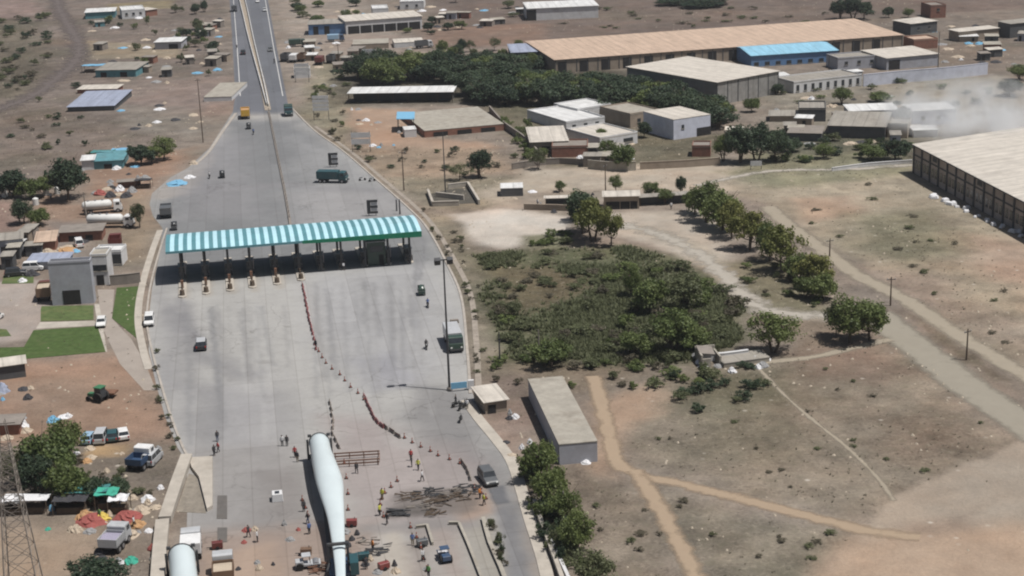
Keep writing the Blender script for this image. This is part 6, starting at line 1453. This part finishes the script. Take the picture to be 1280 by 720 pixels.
# ------------------------------------------------------------------ clutter of the roadside settlements
random.seed(91)
def inpoly(x, y, poly):
    ins = False
    for i in range(len(poly)):
        (ax, ay), (bx, by) = poly[i], poly[(i + 1) % len(poly)]
        if (ay > y) != (by > y) and x < (bx - ax) * (y - ay) / (by - ay) + ax: ins = not ins
    return ins
def rnd(poly):
    xs_ = [p[0] for p in poly]; ys_ = [p[1] for p in poly]
    while True:
        x = random.uniform(min(xs_), max(xs_)); y = random.uniform(min(ys_), max(ys_))
        if inpoly(x, y, poly): return x, y
def clutter(n, poly, cols, smin, smax, label, group):
    for i in range(n):
        x, y = rnd(poly); heap(x, y, random.uniform(smin, smax), random.uniform(.3, .9), random.choice(cols), label, 'scrap_heap', 'scrap heap', group)
def tiny_huts(n, poly, label, group, wmin=2.5, wmax=5):
    for i in range(n):
        x, y = rnd(poly); k = F_PX / (Vector((*G(x, y), 0)) - CAM_LOC).length; w = random.uniform(wmin, wmax); h = random.uniform(2.0, 3.0)
        building('hut', label, 'hut', (x, y), (x + w * k, y - random.uniform(-.04, .08) * w * k), y - h * k * .94, depth=random.uniform(2.5, 5), wall=random.choice(['tan_wall', 'tan_wall', 'brick', 'dark_wall', 'grey_wall', 'dslab', 'dark_wall', 'teal']), roof=random.choice(['white_roof', 'grey_roof', 'cream_roof', 'grey_roof', 'dslab', 'slab']), rt='mono', rise=random.uniform(.1, .4), over=.25, doors=((random.uniform(.25, .75), .9, .75),), group=group)
ALLC = ['white', 'grey', 'beige', 'dark', 'grey', 'beige', 'beige', 'grey', 'white', 'beige', 'dark', 'blue']
tiny_huts(8, [(105,28),(275,20),(280,98),(180,100),(110,70)], 'tiny hut among the scattered huts at the upper left', 'tiny huts, upper left')
clutter(34, [(105,20),(278,15),(282,100),(150,115),(110,70)], ALLC, 1.5, 4.5, 'scrap heap among the scattered huts at the upper left', 'heaps, upper left')
clutter(12, [(150,118),(255,135),(250,170),(150,165)], ALLC, 1.2, 4, 'scrap heap on the bare field right of the lavender shed', 'heaps, bare field')
tiny_huts(6, [(215,95),(250,30),(272,30),(270,95)], 'tiny hut close to the left carriageway', 'tiny huts, left carriageway')
clutter(16, [(100,212),(185,205),(190,245),(110,250)], ALLC, 1.0, 3, 'scrap heap around the stalls behind the tankers', 'heaps behind the tankers')
clutter(22, [(0,300),(60,290),(110,300),(110,345),(0,348)], ALLC, 1.0, 3, 'scrap heap between the huts above the lawns', 'heaps above the lawns')
tiny_huts(6, [(0,308),(30,296),(50,330),(0,345)], 'tiny hut at the left edge above the lawns', 'tiny huts above the lawns', 2, 4)
clutter(14, [(0,490),(60,480),(90,520),(0,560)], ALLC, .8, 2.4, 'scrap heap on the orange yard', 'heaps on the orange yard')
clutter(40, [(85,560),(205,560),(215,600),(195,720),(120,700),(40,650)], ALLC + ['red', 'orange', 'green'], .6, 2.0, 'scrap heap around the market and parked cars', 'heaps at the market')
tiny_huts(9, [(345,50),(440,62),(440,95),(390,90),(360,62)], 'tiny hut at the upper right verge of the highway', 'tiny huts, upper verge')
clutter(30, [(345,45),(560,62),(600,75),(440,80),(400,130),(372,100)], ALLC, 1.2, 4, 'scrap heap at the upper right verge of the highway', 'heaps, upper verge')
tiny_huts(7, [(540,20),(650,18),(650,36),(540,38)], 'tiny hut in the far row left of the white warehouse', 'tiny huts, far row', 3, 7)
clutter(24, [(400,10),(650,5),(650,35),(530,42)], ALLC, 2, 5, 'scrap heap among the far huts at the top', 'heaps, far top')
clutter(28, [(965,120),(1200,120),(1180,185),(980,190)], ALLC, 1.2, 4, 'scrap heap between the houses near the smoke', 'heaps near the smoke')
tiny_huts(8, [(975,150),(1035,150),(1160,165),(1120,185),(985,185)], 'tiny hut between the houses near the smoke', 'tiny huts near the smoke')
tiny_huts(8, [(1180,40),(1280,40),(1280,80),(1190,75)], 'tiny hut in the far quarter at the upper right corner', 'tiny huts, upper right', 3, 7)
clutter(26, [(1130,30),(1280,30),(1280,90),(1180,85)], ALLC, 1.5, 5, 'scrap heap in the far quarter at the upper right corner', 'heaps, upper right')
clutter(18, [(660,160),(800,165),(790,205),(680,205)], ALLC, 1.2, 3.5, 'scrap heap around the white houses', 'heaps at the white houses')
tiny_huts(5, [(690,200),(790,190),(780,208),(700,210)], 'tiny hut below the white houses', 'tiny huts below the white houses', 2.5, 4.5)
clutter(16, [(430,135),(500,140),(510,185),(450,185)], ALLC, .8, 2.6, 'scrap heap on the sandy yard by the blue canopy', 'heaps on the sandy yard')
clutter(16, [(860,440),(960,445),(960,465),(870,468)], ['white', 'grey', 'white'], .8, 2.4, 'pale rubble heap around the ruined hut', 'heaps at the ruined hut')
clutter(22, [(640,238),(850,240),(860,264),(640,266)], ALLC, .8, 2.4, 'scrap heap around the terrace behind the big tree', 'heaps at the terrace')
clutter(12, [(735,580),(640,570),(600,525),(620,515),(660,520)], ALLC, .6, 1.8, 'scrap heap beside the grey roofed shed', 'heaps at the grey shed')
clutter(16, [(430,665),(480,665),(540,718),(430,718)], ['grey', 'dark', 'beige', 'dark'], .5, 1.5, 'small material heap on the works at the bottom edge', 'material heaps of the works')
clutter(10, [(290,650),(380,650),(375,715),(262,715)], ['grey', 'beige', 'dark', 'red'], .5, 1.4, 'small material heap left of the blade', 'material heaps left of the blade')
# ------------------------------------------------------------------ trees
T = [
 (728,292,62,44,'dark','dark tree at the back left of the pair on the pale ground'),(741,302,60,52,'light','sunlit yellow green tree in front of the dark one on the pale ground'),(764,308,50,30,'light','slim tree at the right of the sunlit tree'),(722,276,40,30,'mid','small tree behind the pair on the pale ground'),
 (868,268,40,34,'mid','first tree at the far end of the track side row'),(882,278,52,44,'mid','second tree of the track side row'),(902,288,58,50,'mid','third tree of the track side row'),(915,298,52,40,'light','fourth tree of the track side row, olive'),(936,312,54,48,'light','fifth tree of the track side row'),(962,326,50,42,'mid','sixth tree of the track side row'),(978,340,56,52,'light','seventh tree of the track side row, yellow green'),(1000,350,46,40,'mid','eighth tree of the track side row'),(1020,362,46,44,'light','ninth tree of the track side row'),(1030,375,40,36,'mid','tree at the near end of the track side row'),(1008,372,30,30,'mid','low tree left of the near end of the row'),
 (967,440,56,62,'mid','dense rounded tree left of the gravel track'),(1062,428,58,60,'mid','left half of the broad tree at the road fork'),(1088,426,52,50,'mid','right half of the broad tree at the road fork'),(1045,420,46,36,'olive','olive tree behind the broad tree at the fork'),
 (924,204,54,46,'dark','left dark tree of the dense group above the pale sand'),(946,203,50,44,'dark','middle dark tree of the dense group above the pale sand'),(970,202,46,40,'dark','right dark tree of the dense group above the pale sand'),(905,202,40,30,'mid','small tree at the left of the dense dark group'),
 (85,250,62,48,'dark','tall dark tree on the left above the tankers'),(14,246,36,44,'dark','dark tree at the left edge'),(40,248,32,34,'mid','tree right of the dark tree at the left edge'),(58,244,26,26,'mid','small tree left of the tall dark tree'),(28,280,32,30,'dark','dark tree on the orange ground at the left'),(50,282,24,26,'mid','small tree right of the dark one on the orange ground'),(176,206,28,30,'dark','left roadside tree right of the teal shed'),(205,200,30,32,'mid','right roadside tree near the plaza corner'),(192,204,22,22,'mid','small tree between the two roadside trees'),
 (62,600,76,74,'mid','large dark tree at the lower left'),(84,575,52,48,'mid','tree behind the large dark tree'),(50,625,58,52,'dark','dark tree below the large one'),(85,626,56,50,'mid','sunny tree right of the lower dark tree'),(118,625,30,40,'dark','dark tree shading the green awning'),(150,620,24,36,'dark','low dark tree above the market heaps'),(20,610,48,44,'olive','grey green tree at the left edge behind the pylon'),(120,740,44,74,'dark','dark tree cut by the bottom edge'),(175,285,36,18,'olive','thin tree near the tankers'),
 (668,602,56,40,'mid','dark tree at the near left corner of the grey shed'),(690,632,52,44,'mid','second tree down the row along the side road'),(704,655,50,44,'mid','third tree down the row along the side road'),(722,692,56,48,'mid','fourth tree down the row along the side road'),(742,738,50,56,'olive','tree at the foot of the row at the bottom edge'),(680,585,44,30,'mid','slim tree against the grey shed wall'),
 (1050,24,28,26,'dark','left dark tree of the far group at the top right'),(1066,24,30,30,'dark','middle dark tree of the far group at the top right'),(1080,24,26,24,'dark','right dark tree of the far group at the top right'),(1110,22,16,12,'dark','small tree right of the far dark group'),(1135,22,12,14,'mid','small far tree before the tower house'),(880,8,12,60,'dark','low dark hedge tree at the top of the far plain'),(840,6,10,50,'dark','low dark thicket left of the hedge tree on the far plain'),
 (845,440,54,62,'mid','bright green bush tree at the lower right of the scrub plot'),(870,438,36,40,'mid','dark bush tree right of the bright green one'),(812,392,50,44,'mid','dark tree in the upper right of the scrub plot'),(790,372,46,26,'mid','slim tree left of the dark scrub tree'),(855,388,44,56,'olive','olive tree right of the dark scrub tree'),(795,446,32,40,'mid','dark bush below the dark scrub tree'),(690,458,44,50,'mid','green bush at the lower left of the scrub plot'),(640,398,24,26,'olive','small olive bush at the left of the scrub plot'),
 (600,222,36,34,'dark','dark tree on the verge above the tanks'),(575,225,22,30,'olive','olive bush tree left of the dark verge tree'),(700,240,16,16,'mid','small tree on the sand left of the terrace'),(770,240,22,18,'mid','small tree behind the terrace'),(815,250,24,22,'mid','left small tree right of the terrace'),(851,244,28,16,'dark','right small tree right of the terrace'),(832,255,20,20,'mid','middle small tree right of the terrace'),(672,212,28,24,'olive','grey tree below the white houses'),(780,212,36,34,'mid','tree in front of the lavender house, left'),(760,200,30,26,'mid','small tree in the white house cluster'),(805,172,24,18,'dark','dark tree between the grey roofed and lavender houses'),(752,178,18,20,'mid','shrub tree right of the low white house'),
 (1128,158,30,20,'dark','dark tree between the two white roofed houses'),(1053,130,22,24,'mid','tree above the grey roofed shed'),(1100,128,16,30,'mid','low tree right of the white block'),(1090,200,22,34,'mid','left tree at the far end of the great warehouse'),(1120,200,30,36,'dark','right tree at the far end of the great warehouse'),(1030,198,20,26,'mid','tree on the green field edge'),(990,190,20,24,'dark','dark tree left of the green field'),(1262,120,24,34,'dark','tree at the right edge above the smoke'),(1275,100,20,26,'mid','smaller tree at the right edge'),(970,118,14,20,'dark','tree at the foot of the white warehouse'),
 (940,140,20,20,'mid','tree right of the lavender house'),(905,150,20,20,'dark','dark tree beside the lavender house'),
]
for (x, y, h, w, k, l) in T: tree(x, y, h, w, k, l)
# the dark belt behind the sheds: about sixty trees one cannot tell apart
random.seed(21)
belt = [(random.uniform(446, 640), random.uniform(92, 110)) for _ in range(30)] + [(random.uniform(580, 900), 0) for _ in range(56)]
for (x, y) in belt:
    if y == 0: y = 106 + 26 * random.random() + (x - 580) * .035
    if 770 < x and y < 95 + (x - 770) * .36 + 6: y = 103 + (x - 770) * .36 + random.uniform(4, 12)
    tree(x, y, random.uniform(26, 38), random.uniform(34, 52), random.choice(['dark', 'dark', 'dark', 'dark', 'mid']), 'dark green tree in the dense belt behind the flat grey roofs', 'dark belt trees')
for i in range(26):
    x = random.uniform(550, 680); y = random.uniform(62, 90)
    tree(x, y, random.uniform(10, 20), random.uniform(12, 20), random.choice(['olive', 'dark', 'mid']), 'small tree in the loose grove above the dark belt', 'grove trees')
# scattered countryside trees and bushes, left and far
random.seed(5)
def scatter(n, poly, hr, wr, kinds, label, group, fn=None):
    xs_ = [p[0] for p in poly]; ys_ = [p[1] for p in poly]; k = 0; t = 0
    while k < n and t < n * 60:
        t += 1; x = random.uniform(min(xs_), max(xs_)); y = random.uniform(min(ys_), max(ys_)); ins = False
        for i in range(len(poly)):
            (ax, ay), (bx, by) = poly[i], poly[(i + 1) % len(poly)]
            if (ay > y) != (by > y) and x < (bx - ax) * (y - ay) / (by - ay) + ax: ins = not ins
        if not ins: continue
        k += 1; (fn or shrub)(x, y, random.uniform(*hr), random.uniform(*wr), random.choice(kinds), label, group)
scatter(44, [(0,10),(60,15),(62,90),(10,125),(0,125)], (4, 9), (9, 20), ['olive', 'dark', 'dry'], 'dusty shrub on the far left hillside inside the curved track', 'hillside shrubs')
scatter(22, [(100,95),(120,150),(250,180),(180,195),(0,205),(0,150)], (4, 9), (8, 18), ['olive', 'dry', 'dark'], 'dusty shrub in the field below the lavender shed', 'field shrubs')
scatter(26, [(105,20),(275,10),(280,95),(240,95),(110,70)], (5, 12), (7, 15), ['dark', 'olive', 'mid'], 'roadside shrub among the far huts on the left', 'far hut shrubs')
scatter(14, [(222,10),(275,8),(278,75),(225,70)], (9, 16), (9, 16), ['dark', 'olive'], 'dark roadside tree left of the far highway', 'far highway trees', tree)
scatter(22, [(340,5),(660,0),(650,20),(540,45),(350,30)], (6, 13), (9, 18), ['dark', 'olive', 'mid'], 'small far tree at the top between highway and white warehouse', 'far top trees', tree)
scatter(20, [(390,150),(425,180),(450,180),(430,90),(395,85)], (4, 9), (8, 16), ['olive', 'dry', 'mid'], 'shrub on the verge right of the highway', 'verge shrubs')
scatter(16, [(445,185),(640,190),(655,225),(560,222),(480,222)], (4, 9), (9, 18), ['olive', 'dry', 'dark'], 'shrub on the brown verge below the sheds', 'brown verge shrubs')
scatter(24, [(525,262),(560,275),(600,330),(606,470),(596,470),(590,380),(555,320)], (4, 8), (7, 12), ['olive', 'dry'], 'dry shrub along the right kerb of the plaza', 'kerb shrubs')
scatter(62, [(600,395),(720,388),(780,330),(850,328),(925,380),(915,430),(870,450),(700,462),(625,455)], (7, 15), (18, 36), ['olive', 'olive', 'olive', 'dry', 'dry', 'mid'], 'olive green shrub in the fenced scrub plot', 'scrub plot shrubs')
scatter(34, [(600,318),(770,312),(790,345),(730,385),(610,395)], (4, 9), (14, 26), ['olive', 'dry', 'olive'], 'low olive shrub in the upper part of the scrub plot', 'upper scrub shrubs')
scatter(18, [(780,320),(880,335),(900,375),(880,440),(780,440)], (11, 21), (24, 42), ['olive', 'olive', 'olive', 'mid'], 'taller dark shrub on the right side of the scrub plot', 'taller scrub shrubs')
scatter(26, [(612,450),(800,452),(900,462),(880,490),(760,492),(620,480)], (6, 14), (14, 28), ['olive', 'dry', 'mid'], 'shrub along the lower edge of the scrub plot', 'lower edge shrubs')
scatter(14, [(840,462),(960,458),(985,490),(880,520),(830,495)], (7, 14), (14, 30), ['olive', 'dark'], 'low green shrub below the ruined hut', 'ruined hut shrubs')
scatter(40, [(640,580),(690,620),(740,700),(760,720),(700,720),(660,630)], (10, 24), (14, 30), ['dark', 'mid', 'olive'], 'bush under the row of trees by the side road', 'tree row bushes')
scatter(14, [(606,655),(614,655),(640,715),(628,715)], (6, 14), (8, 14), ['olive', 'dark', 'dry'], 'dusty bush on the planted strip beside the side road', 'planted strip bushes')
scatter(18, [(985,450),(1100,435),(1260,550),(1110,620),(1060,640),(840,600),(800,540),(860,510)], (2, 4), (8, 16), ['dry', 'olive'], 'low dry shrub on the brown field left of the gravel road', 'brown field shrubs')
scatter(10, [(830,620),(1000,655),(1060,675),(1000,715),(880,715)], (3, 6), (9, 18), ['dry', 'olive'], 'low dry shrub on the bottom field between the earth paths', 'bottom field shrubs')
scatter(9, [(735,605),(800,610),(850,715),(735,715)], (3, 6), (9, 18), ['dry', 'olive'], 'low dry shrub left of the earth path', 'earth path shrubs')
scatter(18, [(960,235),(1140,225),(1275,310),(1275,440),(1150,365),(1020,300)], (2, 5), (9, 18), ['dry', 'olive'], 'low dry shrub on the right hand field', 'right field shrubs')
scatter(16, [(905,330),(960,325),(1035,375),(1020,390),(960,380)], (4, 9), (10, 20), ['olive', 'mid', 'dry'], 'shrub beside the sand track under the tree row', 'sand track shrubs')
scatter(24, [(960,170),(1140,168),(1138,200),(960,205)], (6, 12), (12, 24), ['mid', 'olive', 'dark'], 'shrub in the green strip before the houses', 'green strip shrubs')
scatter(22, [(660,150),(690,195),(660,200),(625,150)], (6, 14), (12, 22), ['mid', 'olive'], 'shrub in the green corner left of the white houses', 'green corner shrubs')
scatter(24, [(970,100),(1240,100),(1250,135),(970,140)], (4, 9), (9, 18), ['olive', 'dark', 'mid'], 'shrub between the factories', 'factory shrubs')
scatter(20, [(40,560),(190,600),(190,640),(40,640)], (5, 12), (10, 20), ['dark', 'olive', 'dry'], 'shrub around the market stalls', 'market shrubs')
scatter(14, [(195,430),(205,500),(228,560),(215,565),(195,510)], (4, 8), (6, 12), ['dry', 'olive'], 'dry shrub along the left kerb', 'left kerb shrubs')
scatter(10, [(660,298),(712,292),(708,308),(660,310)], (6, 11), (14, 24), ['olive', 'mid'], 'green shrub on the white open ground', 'white ground shrubs')
scatter(30, [(700,10),(1040,5),(1040,30),(700,40)], (2, 5), (8, 18), ['dry', 'olive'], 'tiny dark shrub on the far plain', 'far plain shrubs')

plant_shrubs()
# ------------------------------------------------------------------ grass tufts and rubble nobody could count
def scatter_stuff(name, label, n, dens_fn, size, m, seed, flat_=False):
    g = np.random.default_rng(seed)
    sel = np.nonzero((GX > -235) & (GX < 235) & (GY > 150) & (GY < 700))[0]
    w = dens_fn(sel); w = w / w.sum()
    idx = g.choice(sel, n, p=w); x = GX[idx] + g.uniform(-.8, .8, n); y = GY[idx] + g.uniform(-1, 1, n)
    V = []; F = []; off = 0
    if not flat_:
        k = 5
        a = g.uniform(0, 6.28, (n, k)); s = size * g.uniform(.5, 1.4, (n, 1)); h = s * g.uniform(.5, 1.0, (n, k))
        bx = x[:, None] + np.cos(a) * s * .3; by = y[:, None] + np.sin(a) * s * .3
        px = -np.sin(a) * s * .28; py = np.cos(a) * s * .28
        v = np.stack([np.stack([bx - px, by - py, 0 * bx], -1), np.stack([bx + px, by + py, 0 * bx], -1), np.stack([bx + np.cos(a) * s * .5, by + np.sin(a) * s * .5, h], -1)], 2).reshape(-1, 3)
        f = np.arange(len(v)).reshape(-1, 3)
    else:
        s = size * g.uniform(.4, 1.5, n) ; r = g.uniform(0, 6.28, n); vs = []
        base = np.array([(-.5, -.4, 0), (.5, -.5, 0), (.55, .4, 0), (-.4, .5, 0), (-.25, -.2, .5), (.3, -.25, .45), (.25, .2, .55), (-.2, .25, .4)])
        c, sn = np.cos(r), np.sin(r)
        v = base[None] * s[:, None, None] * g.uniform(.7, 1.3, (n, 8, 1))
        v = np.stack([v[..., 0] * c[:, None] - v[..., 1] * sn[:, None] + x[:, None], v[..., 0] * sn[:, None] + v[..., 1] * c[:, None] + y[:, None], v[..., 2]], -1).reshape(-1, 3)
        q = np.array([(4, 5, 6, 7), (0, 1, 5, 4), (1, 2, 6, 5), (2, 3, 7, 6), (3, 0, 4, 7)]); f = (q[None] + (np.arange(n) * 8)[:, None, None]).reshape(-1, 4)
    o = bpy.data.objects.new(name, mesh_np(name, v, f, m)); COL.objects.link(o); o['kind'] = 'stuff'; return o
pz = np.array([G(edge(LE, y) , y) for y in range(-100, 760, 10)] + [G(edge(RE, y), y) for y in range(750, -110, -10)])
tracks = [smooth_line(p, 6) for p in ([(965,262),(1085,352),(1235,455),(1380,552)],[(1095,385),(1200,470),(1330,600)],[(745,480),(768,575),(920,625),(1160,672)],[(790,585),(835,655),(885,760)],[(78,-60),(97,52),(35,122)],[(770,280),(880,322),(940,378),(1035,395)])]
OFF = sdf(GX, GY, pz)
TD = np.full(GX.shape, 1e9)
for t_ in tracks: TD = np.minimum(TD, ldist(GX, GY, np.array([(p.x, p.y) for p in t_])))
clump = np.clip(fbm(GX, GY, .09, 4, 77) * 4 + .6, .02, 2)
dn = lambda s: (GC[s, 3] ** 2 * clump[s] + .003) * (OFF[s] > 1.2) * (TD[s] > 3.2)
scatter_stuff('dry_grass', '', 14000, dn, .24, leaf_mat('grass_dry', (.15, .135, .10), (.24, .215, .16)), 1)
scatter_stuff('undergrowth', '', 14000, lambda s: dn(s) * np.clip(GC[s, 3] - .86, 0, 1) ** 2, .7, leaf_mat('grass_green', (.085, .098, .05), (.14, .152, .08)), 2)
ds = lambda s: (np.clip(fbm(GX[s], GY[s], .07, 4, 12) * 5, 0, 2) + .05) * (OFF[s] > 1.2) * (TD[s] > 2.2)
scatter_stuff('rubble', '', 3500, ds, .3, mat('pale_stone', A(190, 178, 160), .95, .3, 2, stains=.3), 3, True)
# ------------------------------------------------------------------ smoke drifting over the houses at the upper right
def smoke():
    # closed blob: an ellipsoid stretched downwind
    me = bpy.data.meshes.new('smoke'); bm = bmesh.new(); bmesh.ops.create_icosphere(bm, subdivisions=3, radius=1.0); bm.to_mesh(me); bm.free()
    o = bpy.data.objects.new('smoke', me); COL.objects.link(o); x0, y0 = G(1212, 186); o.location = (x0, y0, 9.2); o.scale = (24, 30, 9.0); o['kind'] = 'stuff'
    m = bpy.data.materials.new('smoke_volume'); m.use_nodes = True; t = m.node_tree; N = t.nodes; L = t.links; N.remove(N['Principled BSDF'])
    v = N.new('ShaderNodeVolumePrincipled'); v.inputs['Color'].default_value = (.975, .99, 1.0, 1); v.inputs['Anisotropy'].default_value = .2
    tc = N.new('ShaderNodeTexCoord'); g = N.new('ShaderNodeNewGeometry'); nz = N.new('ShaderNodeTexNoise'); nz.inputs['Scale'].default_value = .11; nz.inputs['Detail'].default_value = 4; L.new(g.outputs['Position'], nz.inputs['Vector'])
    ln = N.new('ShaderNodeVectorMath'); ln.operation = 'LENGTH'; L.new(tc.outputs['Object'], ln.inputs[0])
    fo = N.new('ShaderNodeMapRange'); fo.inputs['From Min'].default_value = 1.0; fo.inputs['From Max'].default_value = .2; L.new(ln.outputs['Value'], fo.inputs['Value'])
    r = N.new('ShaderNodeMapRange'); r.inputs['From Min'].default_value = .46; r.inputs['From Max'].default_value = .66; r.inputs['To Max'].default_value = .32; L.new(nz.outputs['Fac'], r.inputs['Value'])
    mu = N.new('ShaderNodeMath'); mu.operation = 'MULTIPLY'; L.new(r.outputs[0], mu.inputs[0]); L.new(fo.outputs[0], mu.inputs[1]); L.new(mu.outputs[0], v.inputs['Density'])
    L.new(v.outputs[0], N['Material Output'].inputs['Volume']); me.materials.append(m)
    SC.cycles.volume_step_rate = 4.0; SC.cycles.volume_max_steps = 64
smoke()
if HAZE > 0:
    hz = MB().box((0, 4200, 49), (10800, 10400, 100)).build('haze', None); hz['kind'] = 'stuff'; hz.display_type = 'WIRE'
    m = bpy.data.materials.new('haze_air'); m.use_nodes = True; N = m.node_tree.nodes; N.remove(N['Principled BSDF'])
    v = N.new('ShaderNodeVolumePrincipled'); v.inputs['Color'].default_value = (.80, .86, .95, 1); v.inputs['Density'].default_value = HAZE; v.inputs['Anisotropy'].default_value = .3
    m.node_tree.links.new(v.outputs[0], N['Material Output'].inputs['Volume']); hz.data.materials.append(m)
